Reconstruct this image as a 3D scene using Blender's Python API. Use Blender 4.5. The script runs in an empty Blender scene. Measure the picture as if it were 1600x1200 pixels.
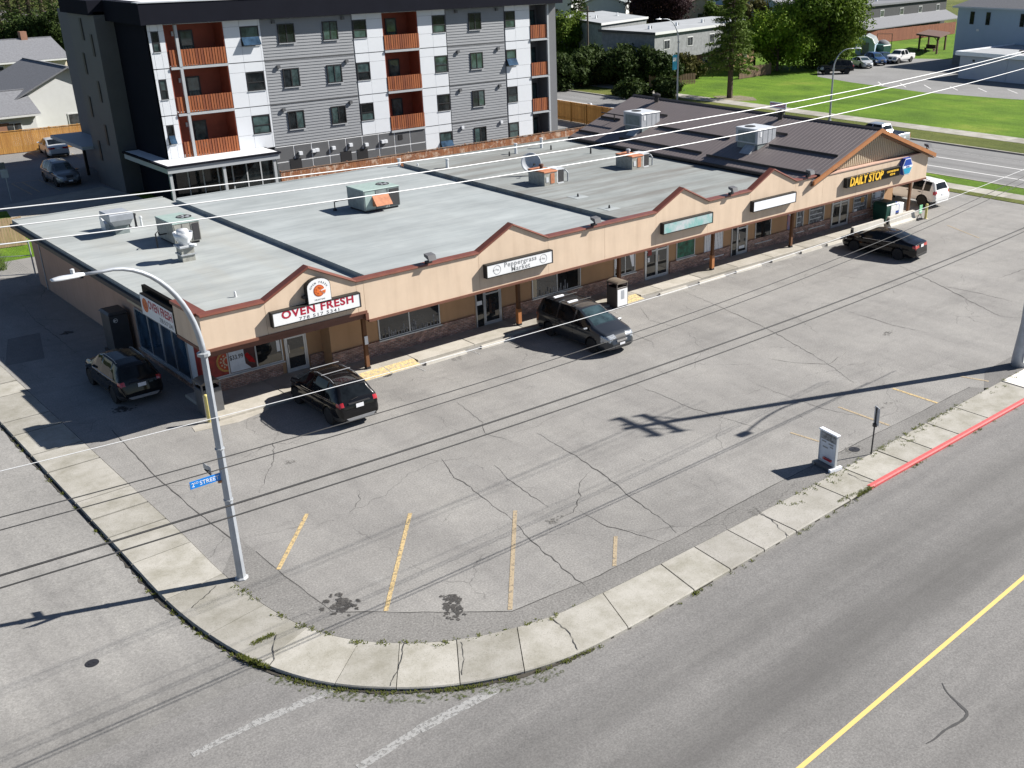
import bpy, math, random
import numpy as np
from mathutils import Vector, Matrix

SC = bpy.context.scene
COL = SC.collection
random.seed(7)
PI = math.pi
# ---------------------------------------------------------------- camera (drone, cropped frame: principal point off centre)
FPX, PCX, PCY = 1661.36, 942.55, 650.78          # in pixels of the 1600 x 1200 photograph
YAW, PITCH, ROLL = 0.8355723, 0.4218224, -0.0062435
EYE = np.array([0.0, 0.0, 17.0])
_f = np.array([math.cos(PITCH)*math.cos(YAW), math.cos(PITCH)*math.sin(YAW), -math.sin(PITCH)])
_r = np.cross(_f, [0, 0, 1.0]); _r /= np.linalg.norm(_r); _u = np.cross(_r, _f)
_r, _u = _r*math.cos(ROLL)+_u*math.sin(ROLL), -_r*math.sin(ROLL)+_u*math.cos(ROLL)
cam = bpy.data.cameras.new('camera'); camo = bpy.data.objects.new('camera', cam); COL.objects.link(camo)
camo.matrix_world = Matrix(((_r[0], _u[0], -_f[0], EYE[0]), (_r[1], _u[1], -_f[1], EYE[1]), (_r[2], _u[2], -_f[2], EYE[2]), (0, 0, 0, 1)))
cam.sensor_width = 36.0; cam.lens = FPX/1600*36
cam.shift_x = (800-PCX)/1600; cam.shift_y = (PCY-600)/1600
cam.clip_start = 0.3; cam.clip_end = 4000
SC.camera = camo
# ---------------------------------------------------------------- daylight
SUN_AZ, SUN_EL = math.radians(-22.0), math.radians(36.5)
sdir = Vector((math.cos(SUN_EL)*math.cos(SUN_AZ), math.cos(SUN_EL)*math.sin(SUN_AZ), math.sin(SUN_EL)))
wd = bpy.data.worlds.new('World'); SC.world = wd; wd.use_nodes = True
nt = wd.node_tree; bg = nt.nodes['Background']
sky = nt.nodes.new('ShaderNodeTexSky'); sky.sky_type = 'NISHITA'; sky.sun_disc = False
sky.sun_elevation = SUN_EL; sky.sun_rotation = PI/2-SUN_AZ
sky.air_density = 0.66; sky.dust_density = 0.3; sky.ozone_density = 1.5
nt.links.new(sky.outputs[0], bg.inputs[0]); bg.inputs[1].default_value = 0.05
sl = bpy.data.lights.new('sun', 'SUN'); sl.energy = 5.0; sl.angle = math.radians(0.5); sl.color = (1.0, 0.955, 0.89)
so = bpy.data.objects.new('sun', sl); COL.objects.link(so); so.location = (60, -40, 80)
so.rotation_euler = sdir.to_track_quat('Z', 'Y').to_euler()
SC.view_settings.view_transform = 'Standard'; SC.view_settings.look = 'None'
SC.view_settings.exposure = 1.02; SC.view_settings.gamma = 1.0
SC.cycles.use_denoising = True; SC.cycles.denoising_prefilter = 'ACCURATE'; SC.cycles.sample_clamp_indirect = 3.0; SC.cycles.max_bounces = 6

# ---------------------------------------------------------------- pixel -> direction (distance always from a surface)
def ray(x, y): return _f + _r*(x-PCX)/FPX - _u*(y-PCY)/FPX
def P(x, y, z=0.0):
    d = ray(x, y); t = (z-EYE[2])/d[2]; return (d[0]*t, d[1]*t, z)
def onY(x, y, Y):
    d = ray(x, y); t = Y/d[1]; return (d[0]*t, Y, EYE[2]+d[2]*t)
def onX(x, y, X):
    d = ray(x, y); t = X/d[0]; return (X, d[1]*t, EYE[2]+d[2]*t)

# ---------------------------------------------------------------- mesh builder
class MB:
    def __init__(s): s.v = []; s.f = []; s.m = []; s.k = 0
    def add(s, vs, fs):
        b = len(s.v); s.v += [tuple(p) for p in vs]; s.f += [tuple(b+i for i in f) for f in fs]; s.m += [s.k]*len(fs); return s
    def box(s, x0, y0, z0, x1, y1, z1):
        return s.add([(x0,y0,z0),(x1,y0,z0),(x1,y1,z0),(x0,y1,z0),(x0,y0,z1),(x1,y0,z1),(x1,y1,z1),(x0,y1,z1)],
                     [(0,3,2,1),(4,5,6,7),(0,1,5,4),(1,2,6,5),(2,3,7,6),(3,0,4,7)])
    def bbox(s, x0, y0, z0, x1, y1, z1, b=0.02):
        """box with its top edges chamfered by b"""
        return s.add([(x0,y0,z0),(x1,y0,z0),(x1,y1,z0),(x0,y1,z0),(x0,y0,z1-b),(x1,y0,z1-b),(x1,y1,z1-b),(x0,y1,z1-b),
                      (x0+b,y0+b,z1),(x1-b,y0+b,z1),(x1-b,y1-b,z1),(x0+b,y1-b,z1)],
                     [(0,3,2,1),(0,1,5,4),(1,2,6,5),(2,3,7,6),(3,0,4,7),(4,5,9,8),(5,6,10,9),(6,7,11,10),(7,4,8,11),(8,9,10,11)])
    def prism(s, poly, z0, z1):
        n = len(poly)
        return s.add([(x,y,z0) for x,y in poly]+[(x,y,z1) for x,y in poly],
                     [tuple(range(n-1,-1,-1)), tuple(range(n,2*n))]+[(i,(i+1)%n,n+(i+1)%n,n+i) for i in range(n)])
    def prismY(s, poly, y0, y1):
        """polygon in (x,z), counter-clockwise seen from -y, extruded from y0 (front) to y1"""
        n = len(poly)
        return s.add([(x,y0,z) for x,z in poly]+[(x,y1,z) for x,z in poly],
                     [tuple(range(n)), tuple(range(2*n-1,n-1,-1))]+[((i+1)%n,i,n+i,n+(i+1)%n) for i in range(n)])
    def quad(s, a, b, c, d): return s.add([a,b,c,d], [(0,1,2,3)])
    def sheet(s, poly, z): return s.add([(x,y,z) for x,y in poly], [tuple(range(len(poly)))])
    def tube(s, pts, r, n=8, cap=True):
        pts = [Vector(p) for p in pts]; rs = r if isinstance(r,(list,tuple)) else [r]*len(pts)
        b = len(s.v); fs = []; vs = []
        up = None
        for i,p in enumerate(pts):
            t = (pts[min(i+1,len(pts)-1)]-pts[max(i-1,0)])
            if t.length < 1e-9: t = Vector((0,0,1))
            t.normalize()
            if up is None:
                up = Vector((0,0,1)) if abs(t.z) < .9 else Vector((1,0,0))
            a = t.cross(up); a.normalize(); c = a.cross(t); c.normalize(); up = c
            for k in range(n):
                q = 2*PI*k/n; vs.append(p + (a*math.cos(q)+c*math.sin(q))*rs[i])
        for i in range(len(pts)-1):
            for k in range(n):
                k2 = (k+1)%n; fs.append((i*n+k, (i+1)*n+k, (i+1)*n+k2, i*n+k2))
        if cap: fs += [tuple(range(n)), tuple(range(len(pts)*n-1, (len(pts)-1)*n-1, -1))]
        return s.add(vs, fs)
    def lathe(s, prof, n=20, c=(0,0,0), axis='z'):
        """profile of (radius, height) turned about an axis through c"""
        vs = []; fs = []
        for r,h in prof:
            for k in range(n):
                q = 2*PI*k/n; x, y = r*math.cos(q), r*math.sin(q)
                vs.append((c[0]+x,c[1]+y,c[2]+h) if axis=='z' else (c[0]+x,c[1]+h,c[2]-y) if axis=='y' else (c[0]+h,c[1]+x,c[2]+y))
        for i in range(len(prof)-1):
            for k in range(n):
                k2 = (k+1)%n; fs.append((i*n+k, i*n+k2, (i+1)*n+k2, (i+1)*n+k))
        if prof[0][0] > 1e-6: fs.append(tuple(range(n-1,-1,-1)))
        if prof[-1][0] > 1e-6: fs.append(tuple(range((len(prof)-1)*n, len(prof)*n)))
        return s.add(vs, fs)
    def mesh(s, name, mats, smooth=False):
        me = bpy.data.meshes.new(name); me.from_pydata(s.v, [], s.f)
        for m in (mats if isinstance(mats,(list,tuple)) else [mats]): me.materials.append(M(m))
        if len(me.materials) > 1: me.polygons.foreach_set('material_index', s.m)
        if smooth: me.polygons.foreach_set('use_smooth', [True]*len(me.polygons))
        me.update(); return me
    def build(s, name, mats, parent=None, smooth=False, world=True):
        """one object; when it has a parent at a place, the mesh given in world coordinates is moved into the parent's frame"""
        if parent is not None and world:
            o3 = WORLD.get(parent.name, (0,0,0))
            if any(o3): s.v = [(x-o3[0],y-o3[1],z-o3[2]) for x,y,z in s.v]
        o = bpy.data.objects.new(name, s.mesh(name, mats, smooth)); COL.objects.link(o)
        if parent is not None:
            o.parent = parent; WORLD[o.name] = WORLD.get(parent.name, (0,0,0)) if world else (0,0,0)
        return o
WORLD = {}
def tag(o, label, cat, group=None, kind=None):
    o['label'] = label; o['category'] = cat
    if group: o['group'] = group
    if kind: o['kind'] = kind
    return o
def thing(name, label, cat, loc=(0,0,0), rz=0.0, group=None):
    o = bpy.data.objects.new(name, None); COL.objects.link(o); o.empty_display_size = .2
    o.location = loc; o.rotation_euler = (0,0,rz); WORLD[o.name] = tuple(loc) if rz == 0 else (0,0,0)
    return tag(o, label, cat, group)
def struct(o): o['kind'] = 'structure'; return o
def dup(root, loc, rz=None, label=None):
    def cp(o, par):
        c = o.copy(); COL.objects.link(c); c.parent = par
        for ch in list(o.children): cp(ch, c)
        return c
    r = cp(root, None); r.location = loc
    if rz is not None: r.rotation_euler = (0,0,rz)
    if label: r['label'] = label
    return r
def text(name, s, size, mat, parent, mtx, depth=0.006, align='CENTER', sx=1.0, width=None, bold=0.0, shear=0.0, space=1.0, split=False):
    """flat lettering as a mesh; mtx places the text plane (x right, y up, z out) in the parent's frame"""
    cu = bpy.data.curves.new('t', 'FONT'); cu.body = s; cu.size = size; cu.align_x = align; cu.align_y = 'CENTER'
    cu.extrude = depth; cu.offset = bold; cu.shear = shear; cu.space_character = space; cu.resolution_u = 3; cu.space_line = .85
    t = bpy.data.objects.new('t', cu); COL.objects.link(t)
    dg = bpy.context.evaluated_depsgraph_get()
    me = bpy.data.meshes.new_from_object(t.evaluated_get(dg)); bpy.data.objects.remove(t)
    if width: xs_ = [v.co.x for v in me.vertices]; sx = width/(max(xs_)-min(xs_))
    me.transform(Matrix.Translation(-Vector(WORLD.get(parent.name,(0,0,0)))) @ mtx @ Matrix.Diagonal((sx,1,1,1))); me.materials.clear(); me.materials.append(M(mat)); me.name = name
    if split:                     # large letters are pieces of their own
        n = len(me.vertices); par = list(range(n))
        def find(i):
            while par[i] != i: par[i] = par[par[i]]; i = par[i]
            return i
        for e in me.edges: par[find(e.vertices[0])] = find(e.vertices[1])
        grp = {}
        for p in me.polygons: grp.setdefault(find(p.vertices[0]), []).append(tuple(p.vertices))
        for fs in grp.values():
            mp = {}; m = MB()
            for f in fs:
                for i in f:
                    if i not in mp: mp[i] = len(m.v); m.v.append(tuple(me.vertices[i].co))
                m.f.append(tuple(mp[i] for i in f)); m.m.append(0)
            o = m.build('letter', mat, parent, world=False)
        return o
    o = bpy.data.objects.new(name, me); COL.objects.link(o); o.parent = parent; return o
def frontmtx(x, y, z):      # a plane facing -y
    return Matrix(((1,0,0,x),(0,0,-1,y),(0,1,0,z),(0,0,0,1)))
def leftmtx(x, y, z):       # a plane facing -x, text runs towards -y
    return Matrix(((0,0,-1,x),(-1,0,0,y),(0,1,0,z),(0,0,0,1)))

# ---------------------------------------------------------------- materials
MATS = {}
def M(m):
    return MATS[m] if isinstance(m, str) else m
def newmat(name):
    m = bpy.data.materials.new(name); m.use_nodes = True; MATS[name] = m
    return m, m.node_tree, m.node_tree.nodes['Principled BSDF']
def N(t, ty, **kw):
    n = t.nodes.new(ty)
    for k,v in kw.items():
        if hasattr(n, k): setattr(n, k, v)
        else: n.inputs[k].default_value = v
    return n
def c4(c): return (c[0], c[1], c[2], 1)
def noise(t, scale, detail=4, rough=.6, stretch=None, src=None):
    tc = src or N(t, 'ShaderNodeTexCoord').outputs['Object']
    if stretch:
        mp = N(t, 'ShaderNodeMapping'); mp.inputs['Scale'].default_value = stretch; t.links.new(tc, mp.inputs[0]); tc = mp.outputs[0]
    n = N(t, 'ShaderNodeTexNoise'); n.inputs['Scale'].default_value = scale; n.inputs['Detail'].default_value = detail; n.inputs['Roughness'].default_value = rough
    t.links.new(tc, n.inputs['Vector']); return n.outputs['Fac']
def ramp(t, fac, stops):
    r = N(t, 'ShaderNodeValToRGB'); e = r.color_ramp.elements
    e[0].position, e[0].color = stops[0][0], c4(stops[0][1]); e[1].position, e[1].color = stops[-1][0], c4(stops[-1][1])
    for p,c in stops[1:-1]:
        q = e.new(p); q.color = c4(c)
    t.links.new(fac, r.inputs[0]); return r.outputs[0]
def mixc(t, a, b, fac, mode='MIX'):
    n = N(t, 'ShaderNodeMix', data_type='RGBA', blend_type=mode)
    for i,x in ((6,a),(7,b)):
        if isinstance(x,(tuple,list)): n.inputs[i].default_value = c4(x)
        else: t.links.new(x, n.inputs[i])
    if isinstance(fac,(int,float)): n.inputs[0].default_value = fac
    else: t.links.new(fac, n.inputs[0])
    return n.outputs[2]
def bump(t, b, h, strength, dist=.02):
    n = N(t, 'ShaderNodeBump'); n.inputs['Strength'].default_value = strength; n.inputs['Distance'].default_value = dist
    t.links.new(h, n.inputs['Height']); t.links.new(n.outputs[0], b.inputs['Normal'])
def simple(name, col, rough=.6, metal=0.0, var=.12, scale=3.0, spec=.5, coat=0.0, bmp=0.0, bscale=40.0):
    """plain colour with soft mottling, small value changes and faint relief"""
    m, t, b = newmat(name)
    if var > 0:
        f = noise(t, scale, 5, .65); lo = tuple(c*(1-var) for c in col); hi = tuple(min(1,c*(1+var)) for c in col)
        t.links.new(ramp(t, f, [(.3,lo),(.7,hi)]), b.inputs['Base Color'])
    else: b.inputs['Base Color'].default_value = c4(col)
    b.inputs['Roughness'].default_value = rough; b.inputs['Metallic'].default_value = metal
    b.inputs['Specular IOR Level'].default_value = spec
    if coat: b.inputs['Coat Weight'].default_value = coat; b.inputs['Coat Roughness'].default_value = .04
    if bmp: bump(t, b, noise(t, bscale, 3), bmp)
    return m
def ramp_f(t, f, a, b):
    n = N(t, 'ShaderNodeMapRange'); n.inputs[1].default_value = a; n.inputs[2].default_value = b
    t.links.new(f, n.inputs[0]); return n.outputs[0]
def math_(t, op, a, b=None):
    n = N(t, 'ShaderNodeMath', operation=op)
    for i,x in ((0,a),(1,b)):
        if x is None: continue
        if isinstance(x,(int,float)): n.inputs[i].default_value = x
        else: t.links.new(x, n.inputs[i])
    return n.outputs[0]
def asphalt(name, base, spread=.2, fine=60.0, bands=None, warm=(1,1,1), blotch=.25, blend=None, streak=None, smudge=None, webs=False):
    m, t, b = newmat(name)
    def g(k): return tuple(base*k*w for w in warm)
    big = noise(t, .22, 5, .6); mid = noise(t, 2.3, 5, .7); fin = noise(t, fine, 2, .8); gr = noise(t, 22, 3, .85)
    c = ramp(t, big, [(.3,g(1-blotch)),(.5,g(1)),(.72,g(1+blotch*.9))])
    c = mixc(t, c, ramp(t, mid, [(.25,(.88,.88,.88)),(.75,(1.12,1.12,1.115))]), .75, 'MULTIPLY')
    if blend:      # older paving meets newer paving along a wavering line
        ax_, y0_, y1_, b2 = blend; sp0 = N(t, 'ShaderNodeSeparateXYZ'); t.links.new(N(t, 'ShaderNodeTexCoord').outputs['Object'], sp0.inputs[0])
        k0 = ramp_f(t, math_(t, 'ADD', sp0.outputs[ax_], math_(t, 'MULTIPLY', math_(t, 'SUBTRACT', noise(t, .5, 5, .7), .5), 3.0)), y0_, y1_)
        c = mixc(t, tuple(b2*w for w in warm), c, k0)
    if webs:       # hairline cracking that comes and goes over the surface
        tcw = N(t, 'ShaderNodeTexCoord').outputs['Object']; nz = N(t, 'ShaderNodeTexNoise'); nz.inputs['Scale'].default_value = 1.1; nz.inputs['Detail'].default_value = 5; t.links.new(tcw, nz.inputs['Vector'])
        vm = N(t, 'ShaderNodeVectorMath', operation='MULTIPLY_ADD'); t.links.new(nz.outputs['Color'], vm.inputs[0]); vm.inputs[1].default_value = (.9,.9,0); t.links.new(tcw, vm.inputs[2])
        for sc_, wd_, lo_, am_ in ((.20,.0030,.46,.50),(.62,.0060,.56,.38)):
            vo = N(t, 'ShaderNodeTexVoronoi', feature='DISTANCE_TO_EDGE', voronoi_dimensions='2D'); vo.inputs['Scale'].default_value = sc_; t.links.new(vm.outputs[0], vo.inputs['Vector'])
            k_ = math_(t, 'MULTIPLY', math_(t, 'SUBTRACT', 1.0, ramp_f(t, vo.outputs['Distance'], wd_*.5, wd_*1.6)), ramp_f(t, noise(t, .35+sc_*.4, 3, .6), lo_, lo_+.1)); c = mixc(t, c, tuple(base*.30*w for w in warm), math_(t, 'MULTIPLY', k_, am_))
    if smudge: c = mixc(t, c, (base*.45,base*.44,base*.43), math_(t, 'MULTIPLY', ramp_f(t, noise(t, 1.0, 6, .72, smudge), .52, .74), .42)); c = mixc(t, c, (base*1.5,base*1.5,base*1.46), math_(t, 'MULTIPLY', ramp_f(t, noise(t, .8, 6, .75), .58, .78), .35))
    if streak: c = mixc(t, c, ramp(t, noise(t, 1.0, 5, .65, streak), [(.3,(.84,.84,.845)),(.5,(1,1,1)),(.7,(1.13,1.13,1.12))]), .9, 'MULTIPLY')
    c = mixc(t, c, ramp(t, fin, [(.30,(1-spread*2.2,)*3),(.52,(1,1,1)),(.72,(1+spread*2,)*3)]), .9, 'MULTIPLY')
    c = mixc(t, c, ramp(t, gr, [(.3,(.80,.80,.80)),(.7,(1.18,1.18,1.18))]), .9, 'MULTIPLY')
    if bands:
        # wheel-polished darker tracks that run along x at given y (worn into the surface), with a wavering edge
        geo = N(t, 'ShaderNodeTexCoord').outputs['Object']; sp = N(t, 'ShaderNodeSeparateXYZ'); t.links.new(geo, sp.inputs[0])
        wob = noise(t, .25, 3, .6)
        ax, lst = bands
        yy = math_(t, 'ADD', sp.outputs[ax], math_(t, 'MULTIPLY', math_(t, 'SUBTRACT', wob, .5), .9))
        tot = None
        for (yc, wdt, st) in lst:
            d = math_(t, 'DIVIDE', math_(t, 'SUBTRACT', yy, yc), wdt)
            e = math_(t, 'MULTIPLY', math_(t, 'POWER', 2.718, math_(t, 'MULTIPLY', math_(t, 'MULTIPLY', d, d), -1.0)), st)
            tot = e if tot is None else math_(t, 'ADD', tot, e)
        str_ = noise(t, 1.2, 4, .7, (.15,1.6,1) if ax==1 else (1.6,.15,1))
        tot = math_(t, 'MULTIPLY', tot, math_(t, 'ADD', .45, str_))
        c = mixc(t, c, tuple(base*.42*w for w in warm), tot)
    t.links.new(c, b.inputs['Base Color']); b.inputs['Roughness'].default_value = .88; b.inputs['Specular IOR Level'].default_value = .3
    bump(t, b, fin, .25, .01)
    return m

asphalt('lot_asphalt', .228, .13, 17, webs=True, warm=(1.03,1,.955), blotch=.12, streak=(.5,.12,1), smudge=(.10,.55,1))
asphalt('strip_asphalt', .172, .17, 16, webs=True, warm=(1.03,1,.955), blotch=.22)
asphalt('road_asphalt', .178, .12, 18, bands=(1, [(15.2,.7,.35),(12.9,1.0,.62),(8.3,.8,.3),(6.2,.9,.3)]), warm=(1.015,.99,.965), blotch=.09, streak=(.07,1.1,1))
asphalt('street_asphalt', .245, .11, 16, bands=(0, [(4.6,.7,.14),(2.7,.6,.12)]), warm=(1.025,1,.955), blotch=.12, blend=(1, 22.6, 26.0, .178), streak=(1.0,.09,1))
asphalt('cross_asphalt', .19, .12, 30, bands=(0, [(77.7,.45,.35),(80.6,.5,.35),(84.0,.5,.3),(86.4,.4,.25)]), warm=(1,1,1), blotch=.08)
asphalt('patch_asphalt', .15, .2, 30, warm=(1.03,1,.97), blotch=.2)
asphalt('far_asphalt', .2, .12, 20, warm=(1,1,1.0), blotch=.12)
def concrete(name, col, stain=.35, pits=.0):
    m, t, b = newmat(name)
    oi = N(t, 'ShaderNodeObjectInfo').outputs['Random']
    tint = ramp(t, oi, [(0,tuple(c*.82 for c in col)),(.5,col),(1,tuple(min(1,c*1.1) for c in col))])
    c = mixc(t, tint, ramp(t, noise(t, .9, 6, .7), [(.32,(1-stain*1.2,1-stain*1.25,1-stain*1.5)),(.6,(1.03,1.02,1))]), .85, 'MULTIPLY')
    c = mixc(t, c, ramp(t, noise(t, 22, 4, .8), [(.3,(.72,.72,.7)),(.48,(1,1,1)),(.75,(1.1,1.1,1.1))]), .75, 'MULTIPLY')
    if pits:
        v = N(t, 'ShaderNodeTexVoronoi'); v.inputs['Scale'].default_value = 15; t.links.new(N(t, 'ShaderNodeTexCoord').outputs['Object'], v.inputs['Vector'])
        k = math_(t, 'MULTIPLY', math_(t, 'LESS_THAN', v.outputs['Distance'], .20), math_(t, 'GREATER_THAN', noise(t, 1.5, 3), .46))
        c = mixc(t, c, (.13,.13,.11), math_(t, 'MULTIPLY', k, pits*.7))
    t.links.new(c, b.inputs['Base Color']); b.inputs['Roughness'].default_value = .9; b.inputs['Specular IOR Level'].default_value = .25
    bump(t, b, noise(t, 30, 4), .3, .01); return m
concrete('sidewalk', (.345,.335,.308), .30, .55)
concrete('sidewalk_new', (.62,.60,.56), .08)
concrete('sidewalk_grey', (.33,.32,.30), .22, .85)
concrete('walkway', (.38,.36,.325), .25)
concrete('precast', (.50,.48,.44), .2)
concrete('precast_dark', (.36,.345,.32), .2)
def stucco(name, col, var=.06):
    m, t, b = newmat(name)
    c = ramp(t, noise(t, .8, 5, .6), [(.3,tuple(x*(1-var) for x in col)),(.7,tuple(x*(1+var) for x in col))])
    c = mixc(t, c, ramp(t, noise(t, 1.0, 4, .6, (2.2,2.2,.25)), [(.33,(.86,.84,.82)),(.55,(1,1,1))]), .55, 'MULTIPLY')
    t.links.new(c, b.inputs['Base Color']); b.inputs['Roughness'].default_value = .92; b.inputs['Specular IOR Level'].default_value = .2
    bump(t, b, noise(t, 35, 3, .7), .35, .01); return m
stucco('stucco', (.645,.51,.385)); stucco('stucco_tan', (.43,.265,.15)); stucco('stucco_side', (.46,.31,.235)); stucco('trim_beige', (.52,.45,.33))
def brickmat(name, a, bb, mo, sc=1.0):
    m, t, b = newmat(name)
    tc = N(t, 'ShaderNodeTexCoord').outputs['Object']; sp = N(t, 'ShaderNodeSeparateXYZ'); t.links.new(tc, sp.inputs[0])
    cb = N(t, 'ShaderNodeCombineXYZ'); t.links.new(math_(t, 'ADD', sp.outputs[0], sp.outputs[1]), cb.inputs[0]); t.links.new(sp.outputs[2], cb.inputs[1])
    br = N(t, 'ShaderNodeTexBrick'); t.links.new(cb.outputs[0], br.inputs['Vector'])
    br.inputs['Color1'].default_value = c4(a); br.inputs['Color2'].default_value = c4(bb); br.inputs['Mortar'].default_value = c4(mo)
    br.inputs['Scale'].default_value = sc; br.inputs['Brick Width'].default_value = .21; br.inputs['Row Height'].default_value = .075; br.inputs['Mortar Size'].default_value = .008
    c = mixc(t, br.outputs['Color'], ramp(t, noise(t, 3.2, 3, .8, (1,1,2.6)), [(.3,(.45,.42,.45)),(.5,(1,1,1)),(.66,(1.9,1.9,1.95))]), .85, 'MULTIPLY')
    t.links.new(c, b.inputs['Base Color']); b.inputs['Roughness'].default_value = .85
    bump(t, b, br.outputs['Fac'], -.4, .02); return m
brickmat('brick', (.33,.17,.12), (.21,.125,.10), (.34,.30,.26))
def roofmat(name, col, dirt, dcol, streak=(1,.25,1)):
    m, t, b = newmat(name)
    c = ramp(t, noise(t, .35, 5, .6), [(.3,tuple(x*.88 for x in col)),(.7,tuple(x*1.1 for x in col))])
    c = mixc(t, c, ramp(t, noise(t, .9, 5, .65, (.22,1.3,1)), [(.35,(.84,.85,.85)),(.65,(1.08,1.08,1.07))]), .9, 'MULTIPLY')
    d = math_(t, 'MULTIPLY', ramp_f(t, noise(t, .5, 6, .72, streak), .46, .64), dirt)
    c = mixc(t, c, dcol, d)
    # faint laps between the membrane sheets every metre
    tc = N(t, 'ShaderNodeTexCoord').outputs['Object']; sp = N(t, 'ShaderNodeSeparateXYZ'); t.links.new(tc, sp.inputs[0])
    lap = math_(t, 'LESS_THAN', math_(t, 'FRACT', math_(t, 'MULTIPLY', sp.outputs[1], .5)), .018)
    c = mixc(t, c, tuple(x*.62 for x in col), math_(t, 'MULTIPLY', lap, math_(t, 'MULTIPLY', noise(t, 1.3, 2), .9)))
    t.links.new(c, b.inputs['Base Color']); b.inputs['Roughness'].default_value = .85; b.inputs['Specular IOR Level'].default_value = .25
    bump(t, b, noise(t, 25, 3), .15, .01); return m
roofmat('roof_left', (.315,.335,.335), .20, (.31,.285,.23)); roofmat('roof_mid', (.295,.32,.328), .12, (.27,.28,.27)); roofmat('roof_right', (.24,.257,.255), .9, (.15,.145,.135), (.16,1.3,1))
def planks(name, a, b_, w, axis=0, wear=(.5,.42,.33), wf=.0, vert=True, off=0.0):
    """timber boards: each board gets its own tone; axis = the axis across the boards"""
    m, t, b = newmat(name)
    tc = N(t, 'ShaderNodeTexCoord').outputs['Object']; sp = N(t, 'ShaderNodeSeparateXYZ'); t.links.new(tc, sp.inputs[0])
    src = math_(t, 'ADD', sp.outputs[0], sp.outputs[1]) if axis == 'xy' else sp.outputs[axis]
    idx = math_(t, 'FLOOR', math_(t, 'DIVIDE', src, w))
    wn = N(t, 'ShaderNodeTexWhiteNoise', noise_dimensions='1D'); t.links.new(idx, wn.inputs['W'])
    c = ramp(t, wn.outputs['Value'], [(0,a),(1,b_)])
    c = mixc(t, c, ramp(t, noise(t, 5, 4, .7, (3,3,.35)), [(.3,(.72,.7,.68)),(.7,(1.15,1.15,1.12))]), .9, 'MULTIPLY')
    if wf: c = mixc(t, c, wear, math_(t, 'MULTIPLY', ramp_f(t, noise(t, 1.6, 5, .75), .5, .62), wf))
    t.links.new(c, b.inputs['Base Color']); b.inputs['Roughness'].default_value = .8
    return m
planks('cedar_fence', (.52,.27,.07), (.40,.19,.045), .14, 'xy'); planks('red_fence', (.27,.095,.05), (.20,.065,.035), .14, 'xy')
planks('worn_fence', (.30,.12,.045), (.21,.08,.035), .14, 'xy', (.55,.45,.36), .75); planks('pale_fence', (.56,.40,.26), (.48,.33,.2), .14, 'xy')
planks('picket_wood', (.22,.14,.09), (.16,.10,.07), .2, 'xy'); planks('balcony_wood', (.33,.10,.030), (.18,.046,.016), .2, 'xy')
planks('post_wood', (.17,.075,.03), (.13,.055,.022), 5.0, 2)
def glassm(name, col, rough=.03, spec=.9, metal=0.0, var=True):
    m, t, b = newmat(name)
    if var: t.links.new(ramp(t, noise(t, 1.6, 3, .6), [(.35,tuple(x*.5 for x in col)),(.65,tuple(x*1.5 for x in col))]), b.inputs['Base Color'])
    else: b.inputs['Base Color'].default_value = c4(col)
    b.inputs['Roughness'].default_value = rough; b.inputs['Specular IOR Level'].default_value = spec; b.inputs['IOR'].default_value = 1.5
    return m
glassm('shop_glass', (.018,.020,.022)); glassm('car_glass', (.008,.010,.012), .03, .22); glassm('apt_glass', (.045,.075,.075)); glassm('apt_glass_dark', (.012,.016,.018), .06, .5); glassm('house_glass', (.05,.055,.06))
glassm('wind_glass', (.03,.05,.055)); glassm('blue_glass', (.03,.06,.10))
def paint(name, col, metal=.0, rough=.22, coat=.6):
    m, t, b = newmat(name); b.inputs['Base Color'].default_value = c4(col); b.inputs['Metallic'].default_value = metal
    b.inputs['Roughness'].default_value = rough; b.inputs['Coat Weight'].default_value = coat; b.inputs['Coat Roughness'].default_value = .03
    if not metal: b.inputs['Specular IOR Level'].default_value = .05
    d = noise(t, 1.8, 4, .7); mr = N(t, 'ShaderNodeMapRange'); mr.inputs[3].default_value = rough*.8; mr.inputs[4].default_value = rough*1.5
    t.links.new(d, mr.inputs[0]); t.links.new(mr.outputs[0], b.inputs['Roughness']); return m
paint('paint_black', (.006,.006,.007)); paint('paint_black2', (.009,.010,.011)); paint('paint_charcoal', (.030,.036,.045), .5, .3); paint('paint_white', (.74,.74,.73), 0, .3)
paint('paint_silver', (.48,.50,.52), .7, .3); paint('paint_grey', (.16,.17,.18), .7, .3); paint('paint_blue', (.02,.07,.2), .3, .3); paint('paint_darkblue', (.015,.03,.07), .3, .3); paint('paint_pearl', (.55,.57,.58), .3, .3)
simple('rubber', (.016,.016,.017), .85, 0, .2, 6); simple('plastic_black', (.022,.022,.023), .6, 0, .15, 5); simple('rim', (.36,.37,.38), .35, .8, .1); simple('rim_dark', (.09,.09,.095), .4, .7, .1)
simple('chrome', (.6,.6,.61), .2, .9, .05); simple('lamp_red', (.36,.012,.016), .2, 0, .15, 9, .6, 1); simple('lamp_clear', (.34,.36,.38), .12, .3, .4, 18, .7, 1); simple('plate', (.72,.73,.76), .5, 0, .12, 30); simple('skid', (.24,.245,.255), .5, .2, .1)
simple('coping', (.17,.055,.034), .36, .1, .18, 1.5); simple('ledge_pink', (.50,.33,.26), .6, 0, .1, 2); simple('trim_brown', (.155,.062,.038), .6, 0, .15, 2); simple('rake', (.40,.165,.062), .5, 0, .12, 2); simple('soffit', (.20,.12,.075), .8, 0, .1, 2)
simple('alu', (.50,.52,.54), .4, .5, .08, 4); simple('alu_white', (.68,.69,.70), .5, 0, .06, 3); simple('galv', (.40,.42,.44), .5, .35, .16, 4); simple('steel_light', (.36,.385,.42), .5, .25, .14, 2.5); simple('dark_metal', (.03,.03,.034), .5, .3, .2, 3)
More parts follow.
